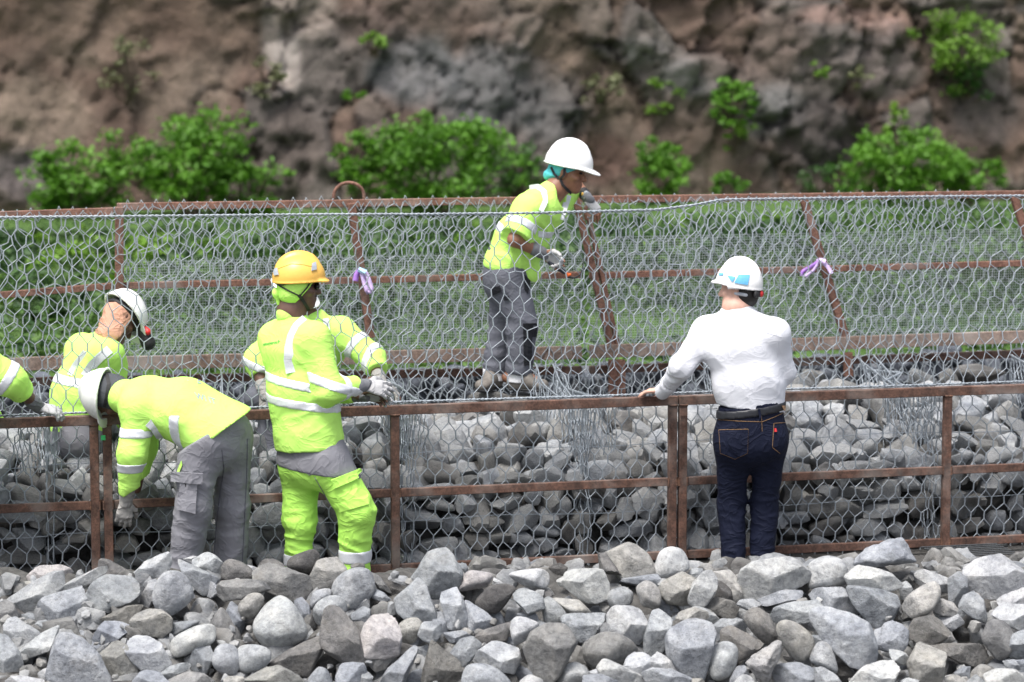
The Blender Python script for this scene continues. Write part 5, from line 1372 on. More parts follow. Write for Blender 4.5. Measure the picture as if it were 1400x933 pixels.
def hand_prims(w, d, n, t, curl=0.35, g=1.0, spread=0.08, fingers=(1, 1, 1, 1), thumb_in=0.3):
    """palm, four fingers of different lengths bent at their knuckles, thumb from the side of the palm"""
    d = nrm(d); t = nrm(np.asarray(t, float) - d * (np.asarray(t, float) @ d)); n0 = np.cross(d, t); n = n0 if n0 @ np.asarray(n, float) > 0 else -n0
    P = [ecap(w - d * 0.01, w + d * 0.082, t, (0.028 * g, 0.019 * g), (0.040 * g, 0.0155 * g), 0.012)]
    for i, (o, L) in enumerate(zip((0.030, 0.010, -0.010, -0.029), (0.070, 0.079, 0.073, 0.057))):
        b = w + d * (0.084 - 0.006 * abs(i - 1.2)) + t * o
        dd = nrm(d + t * spread * (1.3 - i)); c = curl * fingers[i] * (1 + 0.12 * i); ang = c * 0.6; r = 0.0098 * g
        for sgm, fr in enumerate((0.42, 0.32, 0.26)):
            e = b + (dd * math.cos(ang) + n * math.sin(ang)) * L * fr * 1.06
            P.append(cap(b, e, r, r * 0.92, 0.006)); b = e; r *= 0.92; ang += c
    b = w + d * 0.022 + t * 0.026 + n * 0.006
    for L, dv, r in ((0.042, d * 0.62 + t * 0.72 + n * thumb_in, 0.0135), (0.033, d * 0.85 + t * 0.35 + n * (thumb_in + 0.2), 0.0115), (0.026, d * 0.95 + t * 0.08 + n * (thumb_in + 0.35), 0.0100)):
        e = b + nrm(dv) * L; P.append(cap(b, e, r * g, r * g * 0.9, 0.008)); b = e
    return P
def glove(parent, w, d, n, t, mat, cuffmat, arm, curl=0.4, g=1.16, name="glove", cl=0.065, **kw):
    F = Field(hand_prims(w, d, n, t, curl, g, **kw), 0.0035, 0.015); F.folds([], int(abs(w[0]) * 100), 0.002, 0.01)
    o = F.build(name, mat, parent, 1)
    a = nrm(arm)
    C = Field([cap(w - a * cl, w + a * 0.012, 0.030 + cl * 0.17, 0.034, 0.01)], 0.005, 0.015); C.folds([(w, 0.08, a, 0.004, 0.02)], 3, 0.002, 0.02)
    C.build("cuff", cuffmat, o); return o
def helmet(parent, c, f, u, mat, brim=0.06, cutu=0.0, tilt=0.0, side=0.118, fb=0.142, hgt=0.128, ridge=True, lift=0.04, flare=0.008, rearcut=0.0):
    """hard hat: hollow shell, rolled rim, front peak"""
    f, u, s = frame_of(f, u)
    f2 = nrm(f * math.cos(tilt) - u * math.sin(tilt)); u2 = nrm(u * math.cos(tilt) + f * math.sin(tilt)); A = np.array([s, f2, u2])
    o = c + u * lift
    P = [ell(o, (side, fb, hgt), A)]
    if ridge:
        arc = [o + f2 * fb * 0.86 * math.sin(t) + u2 * hgt * 1.0 * math.cos(t) for t in np.linspace(-0.95, 0.85, 9)]
        for a, b in zip(arc[:-1], arc[1:]): P.append(cap(a, b, 0.010, 0.010, 0.030))
    F = Field(P, 0.0045, 0.075)
    F.f = np.maximum(F.f, F.plane(o + u2 * cutu, -nrm(u2 + f2 * rearcut)))
    rim = ell(o + u2 * (cutu + 0.004), (side + flare, fb + flare, 0.0075), A, 0.008)
    F.add(rim)
    if brim:
        pk = Field([ell(o + f2 * (fb - 0.030) + u2 * (cutu + 0.004), (side * 0.80, brim + 0.030, 0.011), np.array([s, nrm(f2 - u2 * 0.22), nrm(u2 + f2 * 0.22)]), 0.02)], 0.0045, 0.0, lo=F.lo, hi=F.lo + (np.array(F.f.shape) - 1) * F.h)
        q = pk.f[:F.f.shape[0], :F.f.shape[1], :F.f.shape[2]]
        hh = np.maximum(0.012 - np.abs(F.f - q), 0) / 0.012; F.f = np.minimum(F.f, q) - hh * hh * 0.003
    inner = ell(o - u2 * 0.001, (side - 0.008, fb - 0.008, hgt - 0.008), A)[0](*F.grid())
    F.f = np.maximum(F.f, -inner.astype(np.float32))
    return F.build("helmet", mat, parent, 1), (o, f2, u2, s)
def person(label):
    return label
# ------------------------------------------------------------------ people
RV, FV = RT, FH
def vec(r=0, f=0, u=0): return r * RV + f * FV + u * UZ
def boot(parent, ankle, fwd, mat, name="boot", hgt=0.11, L=0.27):
    f = nrm(np.asarray(fwd, float) * (1, 1, 0)); s = np.cross(f, UZ); b = np.asarray(ankle, float)
    sole = b - UZ * hgt
    P = [cap(b + UZ * 0.03, b - UZ * 0.05, 0.052, 0.050, 0.03), ecap(sole + UZ * 0.045 - f * 0.035, sole + UZ * 0.038 + f * (L - 0.11), s, (0.042, 0.048), (0.050, 0.036), 0.03), ell(b - UZ * 0.03 + f * 0.05, (0.045, 0.06, 0.05), None, 0.03)]
    F = Field(P, 0.006, 0.02); F.cut(sole, -UZ); F.folds([], 4, 0.003, 0.02)
    o = F.build(name, mat, parent, 1)
    S = Field([ecap(sole + UZ * 0.008 - f * 0.045, sole + UZ * 0.008 + f * (L - 0.095), s, (0.046, 0.013), (0.054, 0.013), 0.01)], 0.006, 0.02); S.build("sole", M_STRAP, o, 1)
    return o
def body(parent, J, skin, bare=(), h=0.0065, hands=None, neck_r=0.057):
    rt = J["right"]
    P = head_prims(J["head"], J["hf"], J["hu"], J["neck"], neck_r)
    P += [ecap(J["pelvis"], J["chest"], rt, (0.125, 0.085), (0.140, 0.090), 0.04), ecap(J["chest"], J["neck"], rt, (0.125, 0.08), (0.075, 0.06), 0.04)]
    for sd in "RL":
        if J.get("sh" + sd) is None: continue
        P += [cap(J["chest"], J["sh" + sd], 0.06, 0.058, 0.04), cap(J["sh" + sd], J["el" + sd], 0.050, 0.042), cap(J["el" + sd], J["wr" + sd], 0.044, 0.029)]
        hv = (hands or {}).get(sd)
        if hv: P += hand_prims(J["wr" + sd], *hv[:3], **(hv[3] if len(hv) > 3 else {}))
    for sd in "RL":
        if J.get("hp" + sd) is None: continue
        P += [cap(J["hp" + sd], J["kn" + sd], 0.070, 0.050), cap(J["kn" + sd], J["an" + sd], 0.050, 0.036), cap(J["an" + sd], J["an" + sd] - UZ * 0.05 + J["fw"] * 0.12, 0.035, 0.03)]
    return Field(P, h, 0.02).build("body", skin, parent, 1)
def stripes(F, base, specs, parent, name="reflective_band", th=0.0045):
    """bands of tape: each spec = (centre, axis, half width, mask field or None)"""
    for c, ax, hw, mask in specs:
        f = np.maximum(base - th, np.abs(F.plane(c, ax)) - hw)
        if mask is not None: f = np.maximum(f, mask)
        F.copy_with(f).build(name, M_TAPE, parent, 1)

def worker_yellow():
    fd = 14.9
    p = lambda x, y, d=0.0: on_f(x, y, fd + d)
    fw = nrm(vec(0.6, 0.8)); rt = np.cross(fw, UZ)
    J = dict(right=rt, fw=fw, pelvis=p(424, 615), chest=p(404, 478), neck=p(398, 424, 0.0), head=p(408, 391), hf=nrm(vec(.97, .18, -.06)), hu=vec(0.04, 0, 1),
             shR=p(430, 463, -.11), elR=p(450, 534, -.17), wrR=p(494, 527, -.02), shL=p(376, 462, .10), elL=p(425, 535, .30), wrL=p(492, 541, .16),
             hpR=p(447, 628, -.06), knR=p(487, 697, -.08), anR=p(484, 786, -.02), hpL=p(411, 630, .06), knL=p(410, 712, .06), anL=p(406, 792, .10))
    t = empty("person", (J["anL"][0], J["anL"][1], 0.0), "person in yellow helmet, hi vis sweatshirt and hi vis trousers standing at the rusty rail", "person", "construction workers")
    hR = (nrm(vec(.95, .15, -.18)), vec(.1, .5, -1), vec(0.3, .6, .75))
    hL = (nrm(vec(.9, -.05, -.05)), vec(0, -.5, -1), vec(.2, -.6, .7))
    bd = body(t, J, SKIN_DARK, hands={"R": hR, "L": hL})
    # sweatshirt
    side = rt
    torso = [ecap(p(424, 614), p(414, 535), side, (0.200, 0.165), (0.198, 0.158), 0.05), ecap(p(414, 535), p(404, 478), side, (0.192, 0.155), (0.186, 0.135), 0.05),
             ecap(p(404, 480), p(399, 430), side, (0.186, 0.130), (0.072, 0.072), 0.05), cap(p(401, 456), J["shR"], 0.075, 0.078, 0.05), cap(p(401, 456), J["shL"], 0.075, 0.072, 0.05)]
    arms = [cap(J["shR"], J["elR"], 0.080, 0.070, 0.05), cap(J["elR"], p(489, 527, -.035), 0.072, 0.050, 0.04, True), cap(J["shL"], J["elL"], 0.082, 0.070, 0.05), cap(J["elL"], p(484, 541, .17), 0.070, 0.048, 0.04, True)]
    F = Field(torso + arms, 0.0075, cuts=[(p(424, 612), nrm(vec(.10, 0, -1)))])
    TF = Field(torso, 0.0075, lo=F.lo, hi=F.lo + (np.array(F.f.shape) - 1) * F.h, pad=0)
    tor = TF.f[:F.f.shape[0], :F.f.shape[1], :F.f.shape[2]]
    AF = Field([cap(J["shR"], J["elR"], 0.09), cap(J["elR"], p(489, 527, -.035), 0.082)], 0.0075, lo=F.lo, hi=F.lo + (np.array(F.f.shape) - 1) * F.h, pad=0)
    arm = AF.f[:F.f.shape[0], :F.f.shape[1], :F.f.shape[2]]
    F.folds([(J["elR"], 0.13, J["elR"] - J["shR"], 0.012, 0.045), (J["wrR"] - vec(.08), 0.09, J["wrR"] - J["elR"], 0.008, 0.03), (J["shR"] - vec(0, 0, .06), 0.13, vec(.7, 0, .7), 0.008, 0.06),
             (p(420, 585), 0.20, vec(.3, 0, 1), 0.010, 0.085), (p(400, 560, -.1), 0.18, vec(-.4, 0, 1), 0.008, 0.07)], 3, 0.010)
    sh = F.build("sweatshirt", M_HIVIS, t)
    ax = nrm(vec(.17, 0.05, 1))
    notarm = np.maximum(tor - 0.012, -(arm - 0.002))
    stripes(F, F.f, [(p(390, 519), nrm(vec(.18, .02, 1)), 0.024, notarm), (p(398, 548), nrm(vec(.12, .02, 1)), 0.024, notarm)], sh)
    stripes(F, F.f, [(J["shR"] + (J["elR"] - J["shR"]) * 0.86, nrm(vec(-.35, -.1, -1)), 0.026, arm), (p(466, 528, -.10), J["wrR"] - J["elR"], 0.022, np.maximum(arm, -F.plane(p(455, 525, -.1), J["wrR"] - J["elR"])))], sh)
    bv = bvh_of(sh)
    band("shoulder_tape", bv, [(418, 437), (407, 447), (400, 460), (396, 476), (395, 492), (398, 510)], 0.052, M_TAPE, sh)
    printed("print", bv, "emenerce.fr", 360, 473, 6.5, -0.17, M_INK_G, sh, squash=0.72)
    col = Field([cap(p(397, 430), p(398, 422), 0.075, 0.070, 0.01)], 0.006); col.cut(p(398, 421), UZ); col.folds([], 2, .003); col.build("collar", M_HIVIS, sh)
    # trousers
    leg = [cap(J["hpR"], J["knR"], 0.112, 0.098, 0.05), cap(J["knR"], J["anR"] - UZ * 0.01, 0.096, 0.080, 0.04, True), cap(J["hpL"], J["knL"], 0.105, 0.088, 0.05), cap(J["knL"], J["anL"] - UZ * 0.01, 0.086, 0.062, 0.04, True),
           ecap(p(424, 600), p(426, 634), side, (0.175, 0.135), (0.190, 0.145), 0.06)]
    F = Field(leg, 0.0075)
    F.folds([(J["knR"], 0.16, J["anR"] - J["knR"], 0.013, 0.05), (J["anR"] + UZ * .12, 0.17, UZ + vec(.3), 0.012, 0.05), (J["knL"], 0.17, UZ + vec(-.25), 0.012, 0.045), (J["anL"] + UZ * .15, 0.18, UZ + vec(.2), 0.010, 0.045), (p(432, 645), 0.14, vec(1, 0, .6), 0.010, 0.05)], 8, 0.010)
    tr = F.build("trousers", M_HIVIS_T, t)
    f = np.maximum(F.f - 0.005, -F.plane(p(424, 642), nrm(vec(.16, .0, 1) + 0.35 * vec(-.1, 0, 0))))
    F.copy_with(f).build("yoke", M_GREY_CLOTH, tr)
    R_ = -F.plane((J["knR"] + J["knL"]) / 2, J["knR"] - J["knL"])
    stripes(F, F.f, [(p(484, 758), UZ, 0.036, R_), (p(406, 764, .1), UZ, 0.034, -R_)], tr, "ankle_band")
    bv = bvh_of(tr)
    patch("pocket_flap", bv, [(453, 655), (472, 648), (494, 640), (501, 649), (480, 659), (458, 667)], M_HIVIS_T, tr, 0.014, 0.012, 2)
    patch("pocket", bv, [(458, 664), (499, 649), (503, 690), (466, 700)], M_HIVIS_T, tr, 0.006, 0.005, 2)
    seam("stitching", bv, [[(402, 632), (423, 650), (450, 640), (482, 625)], [(430, 652), (452, 690), (458, 720)]], 0.0022, M_GREY_CLOTH, tr)
    boot(t, J["anR"] - UZ * 0.02, vec(.9, .4), M_BOOT); boot(t, J["anL"] - UZ * 0.02, vec(.8, .6), M_BOOT)
    glove(t, J["wrR"] + vec(.02), hR[0], hR[1], hR[2], M_GLOVE, M_GLOVE_CUFF, J["wrR"] - J["elR"], 0.28, spread=0.14)
    glove(t, J["wrL"] + vec(.02), hL[0], hL[1], hL[2], M_GLOVE, M_GLOVE_CUFF, J["wrL"] - J["elL"], 0.30, spread=0.12)
    # head gear
    hc, f, u = J["head"], *frame_of(J["hf"], J["hu"])[:2]; s = np.cross(f, u); A = np.array([s, f, u])
    B = Field([ell(hc + u * 0.022 - f * 0.010, (0.099, 0.106, 0.108), A), ell(hc - u * 0.040 - f * 0.030, (0.090, 0.078, 0.060), A, 0.03)], 0.005)
    B.cut(hc + f * 0.050, nrm(f * 0.78 - u * 0.62)); B.cut(hc - u * 0.080, nrm(-u + f * 0.35)); B.folds([(hc - f * .05, 0.12, u + f * .5, 0.005, 0.03)], 5, 0.003)
    bn = B.build("bandana", M_HIVIS, t)
    K = Field([ell(hc - f * 0.118 - u * 0.040, (0.022, 0.020, 0.026), A), cap(hc - f * 0.11 - u * 0.05, hc - f * 0.10 - u * 0.10, 0.016, 0.010)], 0.004); K.folds([], 3, .004, .02); K.build("knot", M_HIVIS, bn)
    hm, (o, f2, u2, s2) = helmet(t, hc, f, u, M_YELLOW_HELM, 0.020, -0.022, -0.10, 0.120, 0.140, 0.122, lift=0.046, flare=0.004)
    bh = bvh_of(hm); bb = bvh_of(bd, bn)
    seam("chin_strap", bb, [[(378, 388), (392, 396), (408, 404)], [(428, 379), (420, 392), (410, 404)], [(382, 390), (410, 386), (427, 385)]], 0.0042, M_STRAP, hm, 0.005)
    band("chin_strap", bb, [(408, 403), (414, 411), (420, 421), (423, 430)], 0.017, M_STRAP, hm, 0.003, 0.005)
    band("headband", bb, [(376, 386), (388, 388), (397, 382), (406, 376)], 0.020, M_STRAP, hm, 0.003, 0.006)
    patch("clip", bh, [(374, 368), (380, 367), (382, 376), (376, 377)], M_GREYPL, hm, 0.004, 0.004, 1); patch("clip", bh, [(426, 361), (431, 359), (432, 369), (425, 371)], M_GREYPL, hm, 0.004, 0.004, 1)
    seam("helmet_crease", bh, [[(372, 371), (384, 366), (398, 361), (415, 362), (432, 366)]], 0.003, M_YELLOW_HELM, hm, 0.0)
    G = Field([ell(hc + f * 0.094 + s * 0.036 + u * 0.006, (0.033, 0.016, 0.021), A), ell(hc + f * 0.094 - s * 0.034 + u * 0.008, (0.030, 0.014, 0.019), A), cap(hc + f * .07 + s * .068 + u * .012, hc - f * .01 + s * .086 + u * .012, 0.004, 0.004, .004)], 0.0035)
    G.build("sunglasses", M_LENS, t)
    M = Field([ell(hc + f * 0.093 - u * 0.050, (0.026, 0.008, 0.006), A)], 0.003); M.build("moustache", M_HAIR, t)

def worker_bent():
    fd = 14.72
    p = lambda x, y, d=0.0: on_f(x, y, fd + d)
    fw = nrm(vec(-0.85, 0.5)); rt = np.cross(fw, UZ)
    J = dict(right=rt, fw=fw, pelvis=p(298, 588), chest=p(208, 552, .14), neck=p(172, 543, .20), head=p(150, 541, .26), hf=nrm(vec(-.10, .40, -1)), hu=nrm(vec(-.95, .25, .02)),
             shL=p(190, 556, -.02), elL=p(181, 620, -.06), wrL=p(172, 683, .02), shR=p(208, 545, .34), elR=p(196, 612, .38), wrR=p(186, 668, .40),
             hpL=p(274, 606, -.09), knL=p(264, 692, -.10), anL=p(252, 782, -.06), hpR=p(315, 604, .10), knR=p(318, 692, .12), anR=p(314, 782, .16))
    t = empty("person", ((J["anL"] + J["anR"]) * (0.5, 0.5, 0)), "person bent over the rail in hi vis shirt and grey trousers, glove hanging low", "person", "construction workers")
    hL = (nrm(vec(-.12, .05, -1)), vec(.3, 1, 0), vec(.95, 0.25, 0))
    bd = body(t, J, SKIN_MID, hands={"L": hL})
    up = nrm(np.cross(rt, J["chest"] - J["pelvis"]))
    side = rt
    a0, a1, a2 = p(300, 588), p(250, 560, .07), p(205, 551, .14)
    torso = [ecap(p(316, 600), a1, side, (0.215, 0.188), (0.200, 0.160), 0.06), ecap(a1, a2, side, (0.195, 0.150), (0.205, 0.130), 0.06), ecap(a2, p(172, 543, .20), side, (0.19, 0.120), (0.11, 0.095), 0.05),
             cap(p(195, 550, .14), J["shL"], 0.09, 0.085, 0.06), cap(p(195, 548, .15), J["shR"], 0.09, 0.085, 0.06)]
    arms = [cap(J["shL"], J["elL"], 0.086, 0.072, 0.05), cap(J["elL"], p(175, 677, .0), 0.071, 0.052, 0.04, True), cap(J["shR"], J["elR"], 0.084, 0.07, 0.05), cap(J["elR"], J["wrR"], 0.07, 0.05, 0.04, True)]
    axis = nrm(a0 - a2)
    F = Field(torso + arms, 0.0075, cuts=[(p(304, 587), nrm(vec(.57, 0, -.82)))])
    full = dict(lo=F.lo, hi=F.lo + (np.array(F.f.shape) - 1) * F.h, pad=0); c3 = tuple(slice(0, q) for q in F.f.shape)
    tor = Field(torso, 0.0075, **full).f[c3]; arm = Field([cap(J["shL"] - UZ * .04, J["elL"], 0.088), cap(J["elL"], p(175, 677), 0.08)], 0.0075, **full).f[c3]
    F.folds([(J["elL"], 0.14, UZ + vec(.3), 0.010, 0.05), (p(175, 665), 0.08, UZ, 0.008, 0.03), (p(215, 585, 0), 0.14, vec(.6, 0, .8), 0.014, 0.055), (p(255, 590, -.08), 0.15, vec(1, 0, .5), 0.012, 0.06), (a2 + UZ * .1, 0.2, axis, 0.006, 0.09)], 12, 0.010)
    sh = F.build("shirt", M_HIVIS, t)
    notarm = np.maximum(tor - 0.010, -(arm - 0.004))
    stripes(F, F.f, [(J["shL"] + (J["elL"] - J["shL"]) * 0.55, UZ, 0.026, arm), (J["elL"] + (J["wrL"] - J["elL"]) * 0.30, UZ, 0.026, arm)], sh)
    stripes(F, F.f, [(p(248, 588, -.05), nrm(axis + vec(0, 0, .18)), 0.026, np.maximum(notarm, F.plane(p(248, 563), UZ)))], sh)
    bv = bvh_of(sh)
    band("shoulder_tape", bv, [(203, 577), (212, 584), (221, 598)], 0.05, M_TAPE, sh)
    printed("print", bv, "IN TE", 246, 519, 13, 0.22, M_INK_D, sh, squash=0.95); printed("print", bv, "WI IT", 268, 545, 13, 0.32, M_INK_D, sh, squash=0.95)
    leg = [cap(J["hpL"], J["knL"], 0.118, 0.095, 0.06), cap(J["knL"], J["anL"], 0.094, 0.084, 0.04, True), cap(J["hpR"], J["knR"], 0.118, 0.092, 0.06), cap(J["knR"], J["anR"], 0.092, 0.084, 0.04, True),
           ecap(p(308, 586, .02), p(298, 608, .0), side, (0.165, 0.118), (0.185, 0.136), 0.06)]
    F = Field(leg, 0.0075, cuts=[(p(298, 580), nrm(vec(-.57, 0, .82)))])
    F.folds([(J["knL"], 0.18, UZ + vec(.35), 0.012, 0.06), (J["anL"] + UZ * .12, 0.16, UZ, 0.012, 0.05), (J["knR"], 0.18, UZ + vec(-.35), 0.012, 0.06), (J["anR"] + UZ * .12, 0.16, UZ, 0.012, 0.05), (p(300, 640), 0.16, vec(.8, 0, .5), 0.010, 0.06)], 18, 0.012)
    tr = F.build("trousers", M_GREY_CLOTH, t); bv = bvh_of(tr)
    patch("cargo_pocket", bv, [(240, 655), (270, 657), (267, 701), (235, 694)], M_GREY_CLOTH, tr, 0.012, 0.010, 2)
    patch("pocket_flap", bv, [(241, 645), (276, 646), (275, 661), (240, 658)], M_GREY_CLOTH, tr, 0.017, 0.012, 2)
    patch("tab", bv, [(250, 660), (257, 660), (257, 665), (250, 665)], M_STRAP, tr, 0.018, 0.004, 0)
    patch("piping", bv, [(245, 640), (249, 630), (250, 636), (243, 655), (241, 655)], M_HIVIS, tr, 0.004, 0.003, 0)
    seam("stitching", bv, [[(303, 615), (306, 640), (298, 700), (292, 768)], [(338, 600), (337, 650), (331, 770)]], 0.002, M_DGREY_CLOTH, tr)
    for sd in "LR": boot(t, J["an" + sd] - UZ * 0.01, vec(-.8, .5), M_BOOT)
    glove(t, J["wrL"] + vec(0, 0, -.01), *hL, M_GLOVE_D, M_GLOVE_D, J["wrL"] - J["elL"], 0.35, spread=0.10)
    hc = J["head"]; f, u, s = frame_of(J["hf"], J["hu"]); A = np.array([s, f, u])
    H = Field([ell(hc + u * 0.01 - f * 0.012, (0.092, 0.106, 0.105), A), cap(hc - u * 0.03 - f * 0.03, J["neck"] + (J["neck"] - hc) * 0.12, 0.085, 0.088, 0.04)], 0.005)
    H.cut(hc + f * 0.035, nrm(f)); H.folds([(hc - u * .06, 0.12, u, 0.008, 0.035)], 6, 0.004)
    hd = H.build("neck_hood", M_HOOD, t)
    hm, _ = helmet(t, hc, f, u, M_WHITE_HELM, 0.045, -0.005, 0.05, 0.122, 0.145, 0.128, lift=0.030)
    band("headband", bvh_of(hd), [(146, 512), (149, 525), (146, 545), (143, 556)], 0.018, M_STRAP, hm)

def man_white_shirt():
    fd = 15.5
    p = lambda x, y, d=0.0: on_f(x, y, fd + d)
    fw = nrm(vec(-.25, .97)); rt = np.cross(fw, UZ)
    J = dict(right=rt, fw=fw, pelvis=p(1027, 596), chest=p(1014, 478), neck=p(1007, 421, .02), head=p(1011, 395, .05), hf=nrm(vec(-.90, .42, -.04)), hu=nrm(vec(.02, .02, 1)),
             shL=p(966, 449, .02), elL=p(932, 502, -.03), wrL=p(907, 534, .17), shR=p(1060, 452, -.02), elR=p(1072, 508, .06), wrR=p(1050, 534, .26),
             hpL=p(1003, 600), knL=p(1000, 692, .06), anL=p(1003, 780, -.0), hpR=p(1051, 598, .02), knR=p(1046, 692, .07), anR=p(1040, 778, .04))
    t = empty("person", ((J["anL"] + J["anR"]) * (0.5, 0.5, 0)), "person with back turned in white shirt, dark jeans and white helmet, hand on the rail", "person")
    hL = (nrm(vec(-.85, .5, -.10)), vec(0, 0, -1), vec(.5, .85, 0), dict(curl=0.22))
    bd = body(t, J, SKIN_LIGHT, hands={"L": hL, "R": (nrm(vec(-.6, .7, -.2)), vec(0, 0, -1), vec(-.7, -.6, 0))}, h=0.0055)
    side = rt
    torso = [ecap(p(1028, 566), p(1023, 520), side, (0.188, 0.140), (0.190, 0.145), 0.05), ecap(p(1023, 522), p(1016, 470), side, (0.190, 0.145), (0.200, 0.132), 0.05), ecap(p(1016, 476), p(1007, 420, .03), side, (0.200, 0.122), (0.072, 0.068), 0.05),
             cap(p(1000, 455), J["shL"] - UZ * .015, 0.080, 0.068, 0.05), cap(p(1025, 456), J["shR"] - UZ * .015, 0.080, 0.068, 0.05), cap(p(1004, 434, .02), J["shL"] - UZ * .02, .062, .055, .06), cap(p(1012, 434, .02), J["shR"] - UZ * .02, .062, .055, .06)]
    arms = [cap(J["shL"] - UZ * .015, J["elL"], 0.074, 0.064, 0.05), cap(J["elL"], p(909, 533, .15), 0.065, 0.043, 0.03, True), cap(J["shR"] - UZ * .015, J["elR"], 0.072, 0.060, 0.05), cap(J["elR"], J["wrR"], 0.062, 0.043, 0.03, True)]
    F = Field(torso + arms, 0.0075, cuts=[(p(1027, 558), nrm(vec(-.14, 0, -1)))])
    F.folds([(J["elL"], 0.12, J["wrL"] - J["elL"] + vec(.3), 0.011, 0.04), (p(915, 525, .1), 0.09, J["wrL"] - J["elL"], 0.008, 0.028), (p(985, 500, -.12), 0.16, vec(.8, 0, .6), 0.006, 0.07), (p(1060, 525, -.08), 0.14, vec(.6, 0, 1), 0.007, 0.06), (p(1030, 545, -.12), 0.16, vec(.5, 0, 1), 0.005, 0.07), (p(968, 470, -.05), 0.10, vec(1, 0, .4), 0.010, 0.05), (J["elR"], .1, UZ, .008, .04)], 23, 0.006)
    sh = F.build("shirt", M_WHITE_CLOTH, t); bv = bvh_of(sh)
    C = Field([cap(p(1007, 432, .02), p(1006, 415, .04), 0.088, 0.074, 0.01)], 0.005); C.cut(p(1006, 413, .04), nrm(UZ + .2 * fw)); C.folds([], 3, .003); C.build("collar", M_WHITE_CLOTH, sh)
    seam("yoke_seam", bv, [[(957, 462), (985, 455), (1015, 452), (1045, 454), (1068, 461)], [(969, 440), (960, 465), (966, 492)], [(1058, 442), (1064, 465), (1062, 490)]], 0.0016, M_WHITE_CLOTH, sh, 0.0005)
    Cf = Field([cap(p(914, 528, .11), p(904, 537, .19), 0.046, 0.044, 0.01, True)], 0.005); Cf.folds([], 3, .003); Cf.build("cuff", M_WHITE_CLOTH, sh)
    leg = [cap(J["hpL"], J["knL"], 0.100, 0.076, 0.03), cap(J["knL"], J["anL"] + UZ * .01, 0.075, 0.066, 0.03, True), cap(J["hpR"], J["knR"], 0.098, 0.074, 0.02), cap(J["knR"], J["anR"] + UZ * .01, 0.077, 0.066, 0.03, True),
           ecap(p(1027, 552), p(1027, 604), side, (0.185, 0.140), (0.196, 0.150), 0.06), ell(p(1004, 606, -.05), (0.085, 0.085, 0.095), None, .04), ell(p(1050, 604, -.04), (0.085, 0.085, 0.095), None, .04)]
    F = Field(leg, 0.0075, cuts=[(p(1027, 550), nrm(vec(-.12, 0, 1)))])
    F.folds([(J["knL"], 0.15, UZ + vec(.3), 0.011, 0.045), (J["knR"], 0.15, UZ + vec(-.3), 0.011, 0.045), (J["anL"] + UZ * .08, 0.12, UZ, 0.011, 0.035), (J["anR"] + UZ * .08, 0.12, UZ, 0.011, 0.035), (p(1028, 640), 0.12, vec(1, 0, .5), 0.008, 0.05)], 28, 0.007)
    tr = F.build("jeans", M_DENIM, t)
    c = p(1027, 560)
    stb = np.maximum(F.f - 0.008, np.abs(F.plane(c, nrm(vec(-.13, 0, 1)))) - 0.022)
    F.copy_with(stb).build("belt", M_BELT, tr)
    bv = bvh_of(tr)
    seam("stitching", bv, [[(982, 574), (1010, 576), (1042, 577)], [(1042, 577), (1060, 570), (1074, 563)], [(1041, 565), (1042, 590)],
                           [(983, 588), (1023, 587), (1022, 620), (1005, 628), (985, 620), (983, 588)], [(984, 606), (994, 606), (1002, 612), (1010, 606), (1021, 605)], [(985, 609), (994, 609), (1002, 615), (1010, 609), (1021, 608)],
                           [(1058, 579), (1076, 578)], [(1058, 579), (1056, 612), (1066, 620)]], 0.0013, M_STITCH, tr, 0.0012)
    patch("belt_loop", bv, [(1035, 559), (1038, 559), (1040, 572), (1037, 572)], M_DENIM, tr, 0.013, 0.005, 1)
    patch("back_pocket", bv, [(984, 589), (1023, 588), (1022, 619), (1005, 627), (986, 619)], M_DENIM, tr, 0.004, 0.003, 2)
    patch("waist_label", bv, [(1066, 555), (1073, 554), (1075, 561), (1069, 562)], M_PATCH, tr, 0.013, 0.003, 1)
    patch("red_tab", bv, [(1058, 586), (1060, 586), (1061, 591), (1058, 591)], M_RED, tr, 0.006, 0.003, 0)
    for sd in "LR":
        b = boot(t, J["an" + sd] - UZ * 0.02, vec(-.2, 1), M_SHOE, "shoe", 0.085, 0.28)
        s = nrm(J["an" + sd] - J["kn" + sd])
        Q = Field([cap(J["an" + sd] - UZ * .02, J["an" + sd] - UZ * .028, .058)], .005); Q.cut(J["an" + sd] - UZ * .012, UZ); Q.cut(J["an" + sd] - UZ * .024, -UZ); Q.build("red_collar", M_RED, b)
    hc = J["head"]; f, u, s = frame_of(J["hf"], J["hu"]); A = np.array([s, f, u])
    H = Field([ell(hc + u * 0.026 - f * 0.010, (0.083, 0.102, 0.101), A), ell(hc - u * 0.045 - f * 0.038, (0.074, 0.066, 0.064), A, .03)], 0.0045)
    H.cut(hc + f * 0.040 + u * .02, nrm(f - u * .55)); H.cut(hc - u * 0.098, nrm(-u + f * 0.30))
    for q in (-1, 1): H.add(ell(hc + s * q * 0.085 + f * .004 - u * .012, (0.035, 0.030, 0.042), A, .008, 's'))
    H.build("hair", M_HAIR, t)
    hm, (o, f2, u2, s2) = helmet(t, hc, f, u, M_WHITE_HELM, 0.022, -0.016, -0.20, 0.115, 0.132, 0.128, lift=0.032, flare=0.003)
    # nape skirt of the helmet and its ratchet
    S = Field([ell(o - u2 * 0.012, (0.121, 0.141, 0.05), A)], 0.0045); S.f = np.maximum(S.f, -ell(o - u2 * 0.012, (0.112, 0.132, 0.2), A)[0](*S.grid()).astype(np.float32)); S.cut(o - u2 * 0.008, u2); S.cut(o - u2 * 0.036, nrm(-u2)); S.cut(o + f2 * 0.03, nrm(f2 - u2 * .3))
    S.build("nape_skirt", M_WHITE_HELM, hm)
    bh = bvh_of(hm)
